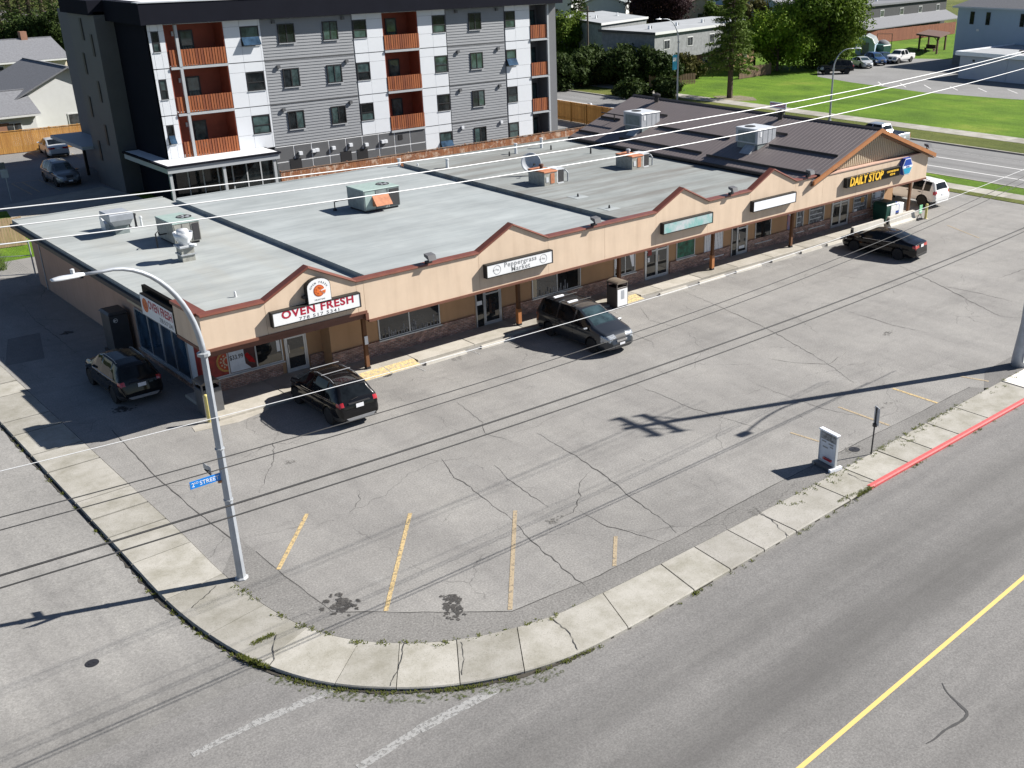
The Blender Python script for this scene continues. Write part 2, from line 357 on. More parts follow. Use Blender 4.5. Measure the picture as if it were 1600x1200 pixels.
simple('sign_white', (.78,.79,.80), .4, 0, .03, 2); simple('sign_black', (.008,.007,.006), .6, 0, .1, 3, .06); simple('sign_frame', (.035,.033,.031), .6, 0, .15, 3, .15); simple('letter_red', (.36,.008,.035), .45, 0, 0); simple('letter_dark', (.035,.035,.04), .5, 0, 0); simple('letter_grey', (.24,.25,.26), .5, 0, 0)
simple('letter_yellow', (.92,.55,.04), .5, 0, 0); simple('letter_white', (.8,.82,.84), .5, 0, 0); simple('blank_white', (.86,.88,.92), .35, 0, .03, 1.5); simple('blue_sign', (.01,.06,.36), .35, 0, .05); simple('teal_sign', (.02,.33,.52), .35, 0, .05); simple('street_blue', (.008,.20,.62), .4, 0, .05)
simple('pizza', (.62,.14,.025), .5, 0, .25, 9); simple('pizza_dark', (.40,.05,.015), .5, 0, .25, 9); simple('poster_red', (.26,.022,.018), .5, 0, .5, 3.5); simple('poster_white', (.56,.60,.66), .5, 0, .12, 3.5); simple('poster_gold', (.42,.22,.05), .5, 0, .5, 14); simple('poster_dark', (.06,.015,.015), .5, 0, .4, 5)
def faded(name, base, tint, scale):
    m, t, b = newmat(name); f = noise(t, scale, 4, .7)
    t.links.new(ramp(t, f, [(.38,base),(.62,tint)]), b.inputs['Base Color']); b.inputs['Roughness'].default_value = .5; return m
faded('sign_faded', (.50,.53,.55), (.22,.44,.42), 1.6); faded('mural', (.015,.05,.03), (.02,.20,.12), 3.0); faded('blinds', (.35,.37,.40), (.62,.64,.66), 6); faded('shop_stock', (.02,.022,.03), (.20,.21,.23), 5); faded('ice_poster', (.40,.16,.16), (.10,.16,.33), 2.5)
faded('header_print', (.05,.055,.06), (.34,.36,.38), 9); faded('green_paper', (.12,.52,.22), (.30,.62,.40), 6)
simple('yellow_paint', (.62,.40,.10), .7, 0, .15, 12); simple('bollard_yellow', (.66,.56,.20), .6, 0, .12, 6); simple('red_paint', (.50,.085,.085), .7, 0, .22, 8); simple('white_paint', (.62,.62,.60), .8, 0, .15, 8)
def worn_paint(name, col, cover):
    """road paint that the asphalt shows through in flecks"""
    m, t, b = newmat(name); f = noise(t, 9, 5, .8); k = ramp_f(t, f, cover-.06, cover+.06)
    tr = N(t, 'ShaderNodeBsdfTransparent'); mx = N(t, 'ShaderNodeMixShader'); out = t.nodes['Material Output']
    b.inputs['Base Color'].default_value = c4(col); b.inputs['Roughness'].default_value = .8
    t.links.new(k, mx.inputs[0]); t.links.new(b.outputs[0], mx.inputs[1]); t.links.new(tr.outputs[0], mx.inputs[2]); t.links.new(mx.outputs[0], out.inputs[0]); return m
worn_paint('line_yellow', (.48,.36,.18), .56); worn_paint('line_yellow_worn', (.35,.28,.185), .58); worn_paint('line_white_worn', (.29,.29,.285), .55); worn_paint('line_road', (.66,.46,.15), .74); worn_paint('line_white', (.66,.66,.65), .66); worn_paint('ramp_yellow', (.60,.46,.22), .54)
worn_paint('oil', (.05,.047,.044), .54); worn_paint('oil_soft', (.15,.145,.135), .46); worn_paint('moss', (.06,.075,.018), .43)
simple('crack', (.055,.053,.05), .95, 0, .3, 6); simple('tar', (.045,.045,.046), .8, 0, .15, 6); simple('gutter_dirt', (.045,.04,.032), .95, 0, .4, 4)
simple('hvac_grey', (.40,.42,.45), .5, .2, .1, 2.5); simple('hvac_green', (.30,.385,.36), .55, .1, .12, 2); simple('hvac_side', (.20,.235,.235), .6, .1, .22, 3); simple('hvac_rust', (.40,.155,.075), .75, 0, .28, 4); simple('coil', (.05,.05,.052), .6, .3, .3, 30); simple('hvac_old', (.30,.30,.27), .6, .1, .3, 5); simple('fan_white', (.66,.68,.70), .4, .3, .1, 3)
simple('metal_roof', (.155,.132,.130), .55, .1, .06, .8); simple('metal_roof_dark', (.022,.019,.020), .5, .2, .1); simple('gable_siding', (.50,.42,.31), .7, 0, .05, 2)
simple('pole_wood', (.13,.105,.08), .9, 0, .3, 2); simple('wire_black', (.02,.02,.021), .6, 0, 0); simple('wire_alu', (.58,.59,.60), .5, .2, 0); simple('insulator', (.35,.33,.31), .3, 0, .1)
simple('bin_brown', (.075,.066,.062), .55, 0, .15, 4); simple('bin_top', (.16,.13,.10), .6, 0, .15, 4); simple('bin_green', (.008,.06,.045), .45, 0, .12, 4); simple('bin_grey', (.11,.11,.115), .5, 0, .12, 4); simple('mailbox', (.045,.047,.052), .5, 0, .2, 3)
simple('apt_navy', (.010,.011,.017), .9, 0, .1, .6, .08); simple('apt_white', (.62,.645,.68), .55, 0, .02, .7); simple('apt_grey', (.225,.235,.25), .65, 0, .04, .7); simple('apt_grey_dark', (.14,.145,.155), .65, 0, .05, .7); simple('apt_charcoal', (.085,.088,.094), .6, 0, .08, .8); simple('apt_rust', (.23,.048,.022), .7, 0, .12, 2); simple('apt_frame', (.012,.012,.014), .5, 0, 0); simple('apt_trim', (.36,.38,.40), .6, 0, .06, 2); simple('apt_roof', (.62,.63,.64), .8, 0, .06, .5); simple('apt_core', (.10,.105,.115), .7, 0, .05)
simple('house_white', (.54,.55,.545), .7, 0, .04, 1.5); simple('house_cream', (.58,.52,.40), .7, 0, .05); simple('house_blue', (.30,.40,.50), .7, 0, .05); simple('house_brown', (.24,.12,.075), .7, 0, .1); simple('shingle_grey', (.15,.155,.17), .9, 0, .2, 6); simple('shingle_brown', (.15,.095,.07), .9, 0, .2, 6); simple('shingle_teal', (.17,.195,.20), .8, 0, .15, 5); simple('flat_roof', (.30,.315,.33), .85, 0, .12, .4)
simple('cottage_wall', (.20,.21,.215), .9, 0, .22, 2.2, bmp=.6, bscale=7); simple('shadow_wall', (.055,.065,.085), .9, 0, .15, 2.2); simple('dark_shake', (.045,.047,.05), .9, 0, .2, 3); simple('blue_siding', (.36,.45,.55), .7, 0, .03, 1); simple('annex_wall', (.50,.54,.60), .75, 0, .04, 1)
simple('brownwood', (.10,.05,.035), .8, 0, .15, 4); simple('canvas', (.55,.58,.58), .8, 0, .06, 2); simple('bark', (.085,.062,.045), .95, 0, .3, 3)
def leafm(name, lo, hi):
    m, t, b = newmat(name)
    at = N(t, 'ShaderNodeAttribute', attribute_name='tone').outputs['Fac']
    c = ramp(t, at, [(0,lo),(1,hi)]); t.links.new(c, b.inputs['Base Color']); b.inputs['Roughness'].default_value = .7; b.inputs['Specular IOR Level'].default_value = .12
    tl = N(t, 'ShaderNodeBsdfTranslucent'); t.links.new(c, tl.inputs[0]); mx = N(t, 'ShaderNodeMixShader'); mx.inputs[0].default_value = .22
    t.links.new(b.outputs[0], mx.inputs[1]); t.links.new(tl.outputs[0], mx.inputs[2]); t.links.new(mx.outputs[0], t.nodes['Material Output'].inputs[0]); return m
leafm('leaf_green', (.030,.060,.010), (.12,.18,.024)); leafm('leaf_dark', (.016,.032,.009), (.06,.090,.022)); leafm('leaf_light', (.055,.10,.012), (.16,.22,.035)); leafm('leaf_purple', (.022,.012,.015), (.060,.030,.034)); leafm('leaf_pine', (.035,.060,.012), (.13,.19,.036)); leafm('leaf_mid', (.04,.08,.012), (.165,.235,.03)); leafm('leaf_bright', (.07,.14,.014), (.27,.36,.04)); leafm('leaf_autumn', (.05,.055,.018), (.13,.12,.035)); leafm('leaf_weed', (.04,.055,.012), (.12,.13,.03))
def lawn(name, a, b_, c_):
    m, t, b = newmat(name)
    c = ramp(t, noise(t, .12, 5, .65), [(.3,a),(.55,b_),(.75,c_)])
    c = mixc(t, c, ramp(t, noise(t, .55, 4, .6, (.9,.25,1)), [(.35,(.66,.72,.6)),(.6,(1.06,1.05,1))]), .7, 'MULTIPLY')
    c = mixc(t, c, ramp(t, noise(t, 3.5, 4, .8), [(.28,(.6,.64,.55)),(.7,(1.2,1.2,1.15))]), .8, 'MULTIPLY')
    t.links.new(c, b.inputs['Base Color']); b.inputs['Roughness'].default_value = .9; b.inputs['Specular IOR Level'].default_value = .15
    bump(t, b, noise(t, 6, 4, .8), .8, .12); return m
lawn('lawn', (.066,.128,.012), (.115,.205,.016), (.20,.25,.04)); lawn('dry_grass', (.075,.095,.022), (.12,.135,.035), (.19,.175,.07)); lawn('ground_mix', (.03,.045,.015), (.045,.06,.022), (.07,.075,.035))
lawn('dirt', (.17,.145,.11), (.22,.19,.15), (.27,.235,.19))
# ================================================================ GROUND, ROADS, PAVEMENTS
def spline(pts, n):
    pts = [np.array(p, float) for p in pts]; out = []
    for i in range(len(pts)-1):
        p0, p1, p2, p3 = pts[max(i-1,0)], pts[i], pts[i+1], pts[min(i+2,len(pts)-1)]
        for k in range(n):
            t = k/n; out.append(.5*((2*p1)+(-p0+p2)*t+(2*p0-5*p1+4*p2-p3)*t*t+(-p0+3*p1-3*p2+p3)*t**3))
    out.append(pts[-1]); return out
OUT = [(7.9,68),(7.88,60),(7.88,52),(7.88,44),(7.85,37),(7.82,31),(7.8,27.2),(8.0,24.8),(8.45,22.7),(9.3,20.8),(10.6,19.3),(12.2,18.2),(14.2,17.5),(16.6,17.32),(20,17.36),(24,17.45),(28.1,17.56),(34,17.62),(40,17.68),(52,17.8),(71,17.95)]
INN = [(9.66,68),(9.66,60),(9.66,52),(9.66,44),(9.66,37),(9.66,31),(9.6,27.4),(9.75,25.1),(10.1,23.3),(10.75,21.9),(11.65,20.85),(13.2,19.78),(15.2,19.15),(17.2,19.02),(20.2,18.98),(24,18.98),(28.1,19.02),(34,19.2),(40,19.38),(52,19.6),(71,19.9)]
NS = 8
SO, SI = spline(OUT, NS), spline(INN, NS)
RZ = -0.095                                      # carriageway level
g = MB(); g.sheet([(-1500,-1500),(2000,-1500),(2000,2500),(-1500,2500)], -.42); struct(g.build('ground', 'ground_mix'))
# carriageways: flat sheets under the kerbs
road = struct(MB().sheet([(-60,-30),(76,-30),(76,18.3),(45,17.9),(16,17.6),(11.5,19.2),(9,22.2),(8.0,23.5),(-60,23.5)], RZ).build('main_road', 'road_asphalt'))
side = struct(MB().sheet([(-12,22.2),(9.0,22.2),(8.4,24.5),(8.1,30),(8.1,140),(-12,140)], RZ+.004).build('side_street', 'street_asphalt'))
cross = struct(MB().sheet([(76,-60),(88.6,-60),(88.6,400),(76,400)], RZ).build('cross_street', 'cross_asphalt'))
# parking lot slab
inner = [tuple(p) for p in SI]
lotpoly = [(q[0]+.004,q[1]+.004) for q in inner[:-1][::1]] + [(71.0,19.9),(71.0,76),(40,76),(9.66,68.2)]
lot = struct(MB().prism(lotpoly[:], -.3, 0.0).build('parking_lot', 'lot_asphalt'))
# side-lot paving tone left of the building (older overlay) and patch
MB().sheet([P(x,y)[:2] for x,y in [(12,530),(62,520),(70,560),(8,572)]], .004).build('asphalt_patch', 'patch_asphalt', lot)
MB().sheet([(38.6,19.36),(40.6,20.45),(47,20.7),(47,19.52)], .004).build('asphalt_patch', 'patch_asphalt', lot)
# --- the pavement: every bay a slab of its own
walk = struct(MB().prism([tuple(p) for p in SO[::2]]+[tuple(p) for p in SI[::-2]], -.3, -.045).build('sidewalk', 'gutter_dirt'))
def at(curve, s):
    i = min(int(s*NS), len(curve)-2); k = s*NS-i; return curve[i]*(1-k)+curve[i+1]*k
rng = random.Random(3)
joints = [0.0]; s = 0.0
while s < 19.9:
    p = at(SO, s); q = at(SO, min(s+.05, 19.99)); sp = np.linalg.norm(q-p)/.05
    s += rng.choice([1.55,1.6,1.9,2.3,3.0])/max(sp,.3); joints.append(min(s, 19.98))
for a, b in zip(joints[:-1], joints[1:]):
    if b-a < .03: continue
    e = .006
    n = max(2, int((b-a)*NS)+1); ss = [a+e+(b-a-2*e)*k/n for k in range(n+1)]
    jag = [rng.uniform(-.02,.02) for _ in range(2)]
    o_ = [at(SO, q) for q in ss]; i_ = [at(SI, q)-np.array([.0,.0]) for q in ss]
    zt = rng.uniform(-.006,.006)+.008
    m = MB(); vs = []; fs = []
    for k in range(n+1):
        d = i_[k]-o_[k]; L = np.linalg.norm(d); d = d/L
        A = o_[k]+d*.0; Bq = o_[k]+d*.03; Cc = i_[k]-d*.012
        vs += [(A[0],A[1],-.2),(A[0],A[1],zt-.03),(Bq[0],Bq[1],zt),(Cc[0],Cc[1],zt),(Cc[0],Cc[1],-.2)]
    for k in range(n):
        for j in range(4): fs.append((k*5+j, k*5+j+1, (k+1)*5+j+1, (k+1)*5+j))
    fs += [(4,3,2,1,0), tuple((n)*5+j for j in range(5))]
    fs = [tuple(reversed(f)) for f in fs]
    m.add(vs, fs)
    X = float(o_[n//2][0]); Y = float(o_[n//2][1])
    mat = 'sidewalk_new' if X > 38.2 else 'sidewalk_grey' if 21 < X < 26.7 and Y < 19 else 'sidewalk'
    m.build('slab', mat, walk)
# red no-parking kerb
rk = []
m = MB()
for k in range(15, 20*NS):
    p, q = SO[k], SO[min(k+1,len(SO)-1)]
    if p[0] < 28.1: continue
    m.add([(p[0],p[1]-.006,-.125),(q[0],q[1]-.006,-.125),(q[0],q[1]-.006,-.012),(p[0],p[1]-.006,-.012),(p[0],p[1]+.035,.024),(q[0],q[1]+.035,.024),(p[0],p[1]+.17,.022),(q[0],q[1]+.17,.022)],
          [(0,1,2,3),(3,2,5,4),(4,5,7,6)])
m.build('painted_kerb', 'red_paint', walk)
# gutter dirt along the side street, thrown up against the kerb (in broken lengths)
def ribbon(pts, w, z, mb, wob=0.0, seed=0, taper=False):
    r_ = random.Random(seed); pts = [np.array(p[:2], float) for p in pts]
    L = []
    for i,p in enumerate(pts):
        t = pts[min(i+1,len(pts)-1)]-pts[max(i-1,0)]; t = t/(np.linalg.norm(t)+1e-9); nrm = np.array([-t[1],t[0]])
        ww = w*(1+r_.uniform(-wob,wob))
        if taper: ww *= min(1, .25+2.2*min(i, len(pts)-1-i)/max(1,len(pts)-1))
        L.append((p+nrm*ww/2, p-nrm*ww/2))
    for i in range(len(L)-1):
        mb.quad((*L[i][1],z), (*L[i+1][1],z), (*L[i+1][0],z), (*L[i][0],z))
    return mb
def wander(pts, step=.25, amp=.05, seed=0):
    """a polyline resampled with small random offsets, as a crack runs"""
    r_ = random.Random(seed); out = []
    for a, b in zip(pts[:-1], pts[1:]):
        a = np.array(a[:2]); b = np.array(b[:2]); L = np.linalg.norm(b-a); n = max(1, int(L/step)); t = (b-a)/max(L,1e-6); nr = np.array([-t[1],t[0]])
        for k in range(n):
            off = 0 if k == 0 and not out else r_.uniform(-amp,amp)
            out.append(a+(b-a)*k/n+nr*off)
    out.append(np.array(pts[-1][:2])); return out
m = MB()
for (a, b, w) in [(3.0,4.15,.09),(4.3,5.0,.05),(5.05,6.3,.13),(6.35,8.4,.10),(8.5,9.6,.05),(0.2,2.7,.07)]:
    ribbon([at(SO, a+(b-a)*k/30)+np.array([-.06 if b < 7 else -.04, 0 if b < 7 else -.05]) for k in range(31)], w, RZ+.014, m, .8, int(a*10))
m.build('gutter_silt', 'gutter_dirt', side)
m = MB(); ribbon([at(SO, 7.9+4.6*k/50)+np.array([-.02,-.03]) for k in range(51)], .14, RZ+.017, m, .5, 5); m.build('gutter_silt', 'gutter_dirt', road)
m = MB(); ribbon([at(SO, 8.2+3.8*k/40)+np.array([-.08,-.28]) for k in range(41)], .4, RZ+.011, m, .35, 6); m.build('moss_film', 'moss', road)
# --- paint on the road
m = MB(); a = np.array(P(1252,1198,RZ)[:2]); b = np.array(P(1600,902,RZ)[:2]); d = (b-a); ribbon([a-d*3, a, b, b+d*3.2], .12, RZ+.008, m); m.build('centre_line', 'line_road', road)
for (p, q, w, mt) in [((520,1078),(395,1132),.26,'line_white_worn'),((778,1076),(655,1140),.30,'line_white_worn'),((655,1140),(560,1200),.24,'line_white_worn'),((395,1132),(300,1180),.2,'line_white_worn')]:
    m = MB(); ribbon([P(*p,RZ), P(*q,RZ)], w, RZ+.006, m); m.build('stop_line', mt, road)
m = MB(); ribbon(spline([P(x,y,RZ)[:2] for x,y in [(1472,1067),(1480,1082),(1500,1102),(1511,1114),(1503,1126),(1478,1140),(1460,1155),(1447,1162)]], 5), .075, RZ+.007, m, .25, 3, True); m.build('tar_seal', 'tar', road)
# strip of older, rougher asphalt between the paving joint and the pavement
SEAMPX = [(400,862),(445,900),(520,956),(640,957),(800,956),(862,930),(937,899),(1057,839),(1200,763),(1280,722),(1395,665),(1515,605)]
MB().sheet([tuple(p) for p in SI[int(6.0*NS):int(18.1*NS)]]+[P(*q)[:2] for q in reversed(SEAMPX)]+[P(372,838)[:2]], .004).build('asphalt_strip', 'strip_asphalt', lot)
# cracks across the pavement bays
for i,pp in enumerate([[(632,1005),(626,1035),(610,1072)],[(864,966),(890,990),(903,1016)],[(432,992),(425,1015),(428,1030),(420,1042)],[(720,1003),(726,1030),(722,1055)],[(1178,792),(1205,812),(1232,838)],[(338,915),(300,950)],[(1325,740),(1350,752),(1375,757)]]):
    m = MB(); ribbon(wander([P(*p,.012) for p in pp], .12, .03, 90+i), .02, .021, m, .6, i); m.build('crack', 'crack', walk)
# --- cracks and paint on the lot
CR = [([(839,677),(905,716),(960,755),(995,785),(1040,815),(1057,833)],.035),([(800,812),(830,845),(860,870),(900,905),(935,935)],.035),([(990,600),(1040,620),(1085,640),(1140,655),(1200,675)],.022),
      ([(922,737),(905,755),(907,775),(895,800),(870,812)],.025),([(905,797),(950,823),(985,832),(1040,847)],.03),([(690,717),(705,742),(735,762),(765,785),(800,812)],.03),([(772,727),(800,753),(830,775),(857,792)],.025),
      ([(710,625),(732,642),(755,660),(757,677),(800,690)],.022),([(437,672),(427,692),(428,720),(405,770)],.02),([(1067,455),(1115,475),(1200,514),(1292,567),(1335,599)],.035),
      ([(1405,415),(1430,427),(1475,449),(1515,470),(1562,494),(1597,497)],.05),([(1472,447),(1525,457),(1582,471)],.035),([(1320,485),(1360,497),(1390,507),(1450,520)],.03),([(1200,560),(1232,566),(1295,569),(1322,550)],.03),
      ([(1635,405),(1597,422),(1557,436)],.04),([(560,765),(563,780),(548,800)],.015),([(1000,480),(1015,500),(1070,515)],.018),([(1180,600),(1210,612),(1290,640),(1350,652)],.018),([(985,520),(1020,535),(1022,545)],.015),
      ([(30,470),(55,500),(130,560)],.02),([(85,430),(60,470)],.02)]
for i,(pp,w) in enumerate(CR):
    m = MB(); ribbon(wander([P(*p) for p in pp], .22, .045, i), w, .005, m, .6, i, True); m.build('crack', 'crack', lot)
SEAM = [[(400,862),(445,900),(520,956),(640,957),(800,956),(862,930),(937,899),(1057,839),(1200,763),(1280,722),(1395,665),(1515,605)],[(175,672),(240,742),(310,802),(362,842)]]
for i,pp in enumerate(SEAM):
    m = MB(); ribbon(wander([P(*p) for p in pp], .4, .02, 50+i), .03, .006, m, .5, 50+i); m.build('paving_joint', 'crack', lot)
for (p, q, w, mt) in [((435,890),(480,803),.13,'line_yellow'),((603,955),(641,802),.13,'line_yellow'),((797,953),(805,798),.13,'line_yellow_worn'),((960,885),(962,838),.12,'line_yellow_worn'),
                      ((1390,665),(1310,636),.12,'line_yellow_worn'),((1465,630),(1395,607),.14,'line_yellow'),((1280,690),(1235,676),.10,'line_yellow_worn'),((1545,596),(1500,588),.12,'line_yellow_worn'),
                      ((1480,352),(1530,372),.10,'line_yellow_worn')]:
    m = MB(); ribbon([P(*p), P(*q)], w, .009, m); m.build('painted_line', mt, lot)
for x in (23.0,25.95,34.4,40.1,43.2,46.3,49.0): MB().box(x-.05,36.9,.002,x+.05,37.85,.007).build('painted_line', 'line_white_worn', lot)
def blotch(name, cx, cy, rx, ry, mat, n=9, seed=0, z=.007):
    r_ = random.Random(seed); m = MB()
    for k in range(n):
        a = r_.uniform(0,2*PI); q = r_.uniform(0,1)**.6; x = cx+math.cos(a)*rx*q; y = cy+math.sin(a)*ry*q; rr = r_.uniform(.05,.22)*(1.25-q)
        m.sheet([(x+rr*(1+r_.uniform(-.35,.35))*math.cos(2*PI*j/9), y+rr*(1+r_.uniform(-.35,.35))*math.sin(2*PI*j/9)) for j in range(9)], z+k*.0004)
    return m.build(name, mat, lot)
for k,(px,py,rx,ry,n,mt) in enumerate([(530,945,.55,.7,22,'oil'),(707,955,.30,.55,24,'oil'),(705,935,.25,.35,12,'oil'),(1388,521,.5,.25,10,'oil_soft'),(1385,631,.8,.22,12,'oil_soft'),(605,586,.3,.15,8,'oil'),(712,560,.4,.3,8,'oil_soft'),(870,815,.8,.5,10,'oil_soft'),(1180,805,.5,.4,5,'oil_soft'),(190,640,.6,.4,18,'oil'),(105,520,.5,.25,10,'oil'),(455,722,.2,.1,3,'oil_soft'),(1330,702,.6,.35,14,'oil_soft')]):
    c = P(px,py); blotch('oil_stain', c[0], c[1], rx, ry, mt, n, k)
# manholes
for (px,py,rr,par,z) in [(144,1036,.17,side,RZ+.012),(1335,702,.20,lot,.012)]:
    c = P(px,py,z); m = MB(); m.lathe([(rr,0),(rr,.006),(rr*.8,.004),(.001,.004)], 18, c); m.box(c[0]-rr*.5,c[1]-.04,z+.006,c[0]-.03,c[1]+.04,z+.012).box(c[0]+.03,c[1]-.04,z+.006,c[0]+rr*.5,c[1]+.04,z+.012); m.build('manhole_cover', 'dark_metal', par)
# --- store walkway: slabs between the kerb and the shop fronts
shopwalk = struct(MB().box(14.2,37.98,-.2,63.2,41.2,.07).build('store_walkway', 'walkway'))
x = 14.2
while x < 63.0:
    w = (1.52 if 20.0 < x < 22.5 or 35.4 < x < 37.2 else 3.04); w = w if x+w < 62.0 else 63.2-x
    if not (20.4 < x+.7 < 22.6 or 35.7 < x+.7 < 37.3):
        MB().bbox(x+.006,37.92,-.1,x+w-.006,41.2,.12+rng.uniform(-.003,.003),.02).build('slab', 'walkway', shopwalk)
    else:
        m = MB(); m.add([(x+.004,37.62,.006),(x+w-.004,37.62,.006),(x+w-.004,38.35,.118),(x+.004,38.35,.118),(x+.004,41.2,.12),(x+w-.004,41.2,.12),(x+.004,37.62,-.05),(x+w-.004,37.62,-.05),(x+.004,41.2,-.05),(x+w-.004,41.2,-.05)],
            [(0,1,3 if 0 else 2,3),(3,2,5,4),(6,7,1,0),(0,3,4,8,6),(1,7,9,5,2),(5,9,8,4)]); m.build('slab', 'walkway', shopwalk)
        m = MB(); m.quad((x+.03,37.66,.016),(x+w-.03,37.66,.016),(x+w-.03,38.33,.119),(x+.03,38.33,.119)); m.build('ramp_paint', 'ramp_yellow', shopwalk)
    x += w
# kerb apron at the building's corner
MB().prism([P(*p)[:2] for p in [(300,668),(305,675),(372,660),(420,640),(420,632),(330,655)]], -.02, .012).build('apron', 'walkway', shopwalk)
# --- right-hand verge, pavement, cross-street furniture strip
struct(MB().prism([(71.0,17.95),(72.0,17.95),(72.0,76),(71.0,76)], -.3, .03).build('verge_grass', 'dry_grass'))
sw2 = struct(MB().box(72.01,-20,-.3,73.69,200,-.02).build('far_sidewalk', 'gutter_dirt'))
for k in range(40): MB().bbox(72.02,19+1.8*k+.01,-.2,73.68,19+1.8*(k+1)-.01,.02,.02).build('slab', 'sidewalk', sw2)
struct(MB().box(73.7,-20,-.3,75.85,200,.0).build('grass_strip', 'lawn')); struct(MB().box(75.85,-60,-.3,76.02,400,.03).build('kerb', 'precast_dark'))
for xs,mt in ((79.05,'line_white'),(82.75,'line_white'),(85.8,'line_white_worn')): MB().box(xs-.08,-60,RZ+.004,xs+.08,300,RZ+.009).build('lane_line', mt, cross)
struct(MB().box(88.6,-60,-.3,88.8,400,.03).build('kerb', 'precast_dark'))
struct(MB().box(88.8,-60,-.32,93.4,400,.0).build('grass_verge', 'dry_grass'))
pw = struct(MB().prism([(93.41,-60),(95.99,-60),(95.99,400),(93.41,400)], -.3, -.02).build('far_path', 'gutter_dirt'))
for k in range(60): MB().bbox(93.42,20+1.5*k+.01,-.2,95.98,20+1.5*(k+1)-.01,.015,.02).build('slab', 'sidewalk', pw)
struct(MB().sheet([(96,-60),(260,-60),(260,130),(96,130)], .0).build('lawn', 'lawn'))
farlot = struct(MB().sheet([(121.5,91),(119.5,84),(117.6,72),(119.5,62),(124,50),(150,40),(175,60),(150,96),(140,98),(128,96)], .006).build('far_parking_lot', 'far_asphalt'))
for k in range(6):
    p = P(1372+33*k+k*k*1.5,128+2.4*k); q = P(1380+34*k+k*k*1.6,134+2.4*k); m = MB(); ribbon([p,q], .12, .012, m); m.build('painted_line', 'line_white', farlot)
m = MB(); c = P(1180,150); m.sheet([(97.6+2.1*math.cos(k*.45)*(1+.2*math.sin(k*2.1)), 84.7+2.6*math.sin(k*.45)*(1+.2*math.cos(k*1.7))) for k in range(14)], .012); m.build('bare_soil', 'dirt', bpy.data.objects['lawn'])
# --- land behind: apartment lot, back yards
alot = struct(MB().box(8.2,82.3,-.3,75.8,106.4,-.01).build('apartment_parking_lot', 'far_asphalt'))
struct(MB().box(8.2,76.01,-.3,27.9,82.29,.0).build('side_lawn', 'lawn'))
struct(MB().box(8.2,68.25,-.3,75.8,76.0,-.012).build('back_yard', 'dry_grass')) if 0 else None
struct(MB().box(8.2,106.41,-.3,75.8,400,.0).build('neighbour_yards', 'dry_grass'))
struct(MB().box(96,130.1,-.3,420,420,.0).build('far_yards', 'dry_grass'))
# light concrete walk in front of the apartment block's car park
apw = struct(MB().prism([P(*p)[:2] for p in [(5,322),(160,292),(210,305),(240,318),(20,344)]], -.05, .03).build('apartment_walk', 'walkway'))
for (p,q) in [((18,287),(50,304)),((35,285),(62,300)),((60,281),(95,298)),((18,287),(60,281)),((0,262),(26,258)),((112,240),(127,247)),((45,238),(60,246))]:
    m = MB(); ribbon([P(*p), P(*q)], .1, .004, m); m.build('painted_line', 'line_yellow_worn', alot)
# ================================================================ THE STRIP MALL
MALL = thing('strip_mall', 'long single-storey stucco shopping plaza with gabled parapets and brown posts', 'building', (38,50,0))
# The profile below was read off on the post line (y = 38.4); the shade on the walkway shows that the fascia itself
# overhangs to y = 37.65, so lengths and heights are carried over to that plane.
YM, YF, YW, YW0 = 38.4, 37.65, 39.7, 40.5
def FX(x): return x*YF/YM
def FZ(z): return 17-(17-z)*YF/YM
WX0, WX1, YB = 14.85, 62.2, 59.9
def part(name, mb, mat, parent=None, **k): return mb.build(name, mat, parent or MALL, **k)
# walls
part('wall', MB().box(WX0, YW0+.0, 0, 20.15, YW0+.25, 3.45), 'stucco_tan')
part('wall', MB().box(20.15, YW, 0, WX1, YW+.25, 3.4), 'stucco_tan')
part('wall', MB().box(20.15, YW+.252, 0, 20.4, YW0+.2, 3.4), 'stucco_tan')
part('wall', MB().box(WX0, YW0+.252, 0, WX0+.25, 62.2, 3.2), 'stucco_side')
part('wall', MB().box(WX1-.25, YW+.252, 0, WX1, 60, 3.9), 'stucco')
part('wall', MB().box(22.6, YB-.25, 0, WX1-.252, YB, 3.4), 'stucco_side'); part('wall', MB().box(WX0+.252, 61.95, 0, 22.59, 62.2, 3.3), 'stucco_side')
# brick wainscot, with a sill course
def wains(x0, x1, y, z): 
    w = part('brick_base', MB().box(x0, y-.07, .1, x1, y-.002, z), 'brick'); part('sill_course', MB().box(x0, y-.10, z, x1, y-.002, z+.05), 'brick', w)
for a,b in ((WX0,18.2),(19.5,20.148)): wains(a,b,YW0,.62)
for a,b in ((20.15,27.7),(29.35,38.85),(40.85,45.85),(47.4,55.35),(57.35,61.3)): wains(a,b,YW,.74)
# roofs (each stands a little higher than the one before it)
part('roof', MB().box(14.35,38.05,3.2,22.42,62.6,3.5), 'roof_left')
part('roof', MB().box(22.42,38.05,3.2,37.0,60.75,3.68), 'roof_mid')
part('roof', MB().box(37.0,38.05,3.2,52.3,60.0,3.88), 'roof_right')
part('roof_edge', MB().box(22.36,38.1,3.5,22.47,60.7,3.715), 'roof_mid'); part('roof_edge', MB().box(36.95,38.1,3.68,37.05,59.9,3.905), 'roof_right')
part('roof_edge', MB().box(14.26,41.0,3.22,14.345,62.65,3.56), 'roof_left')
part('roof_edge', MB().box(14.35,62.605,3.22,22.36,62.7,3.56), 'roof_left'); part('roof_edge', MB().box(22.48,60.755,3.3,36.94,60.85,3.74), 'roof_mid'); part('roof_edge', MB().box(37.06,60.005,3.3,52.2,60.1,3.95), 'roof_right')
part('gutter', MB().box(14.10,41.0,3.16,14.25,62.6,3.36), 'dark_metal')
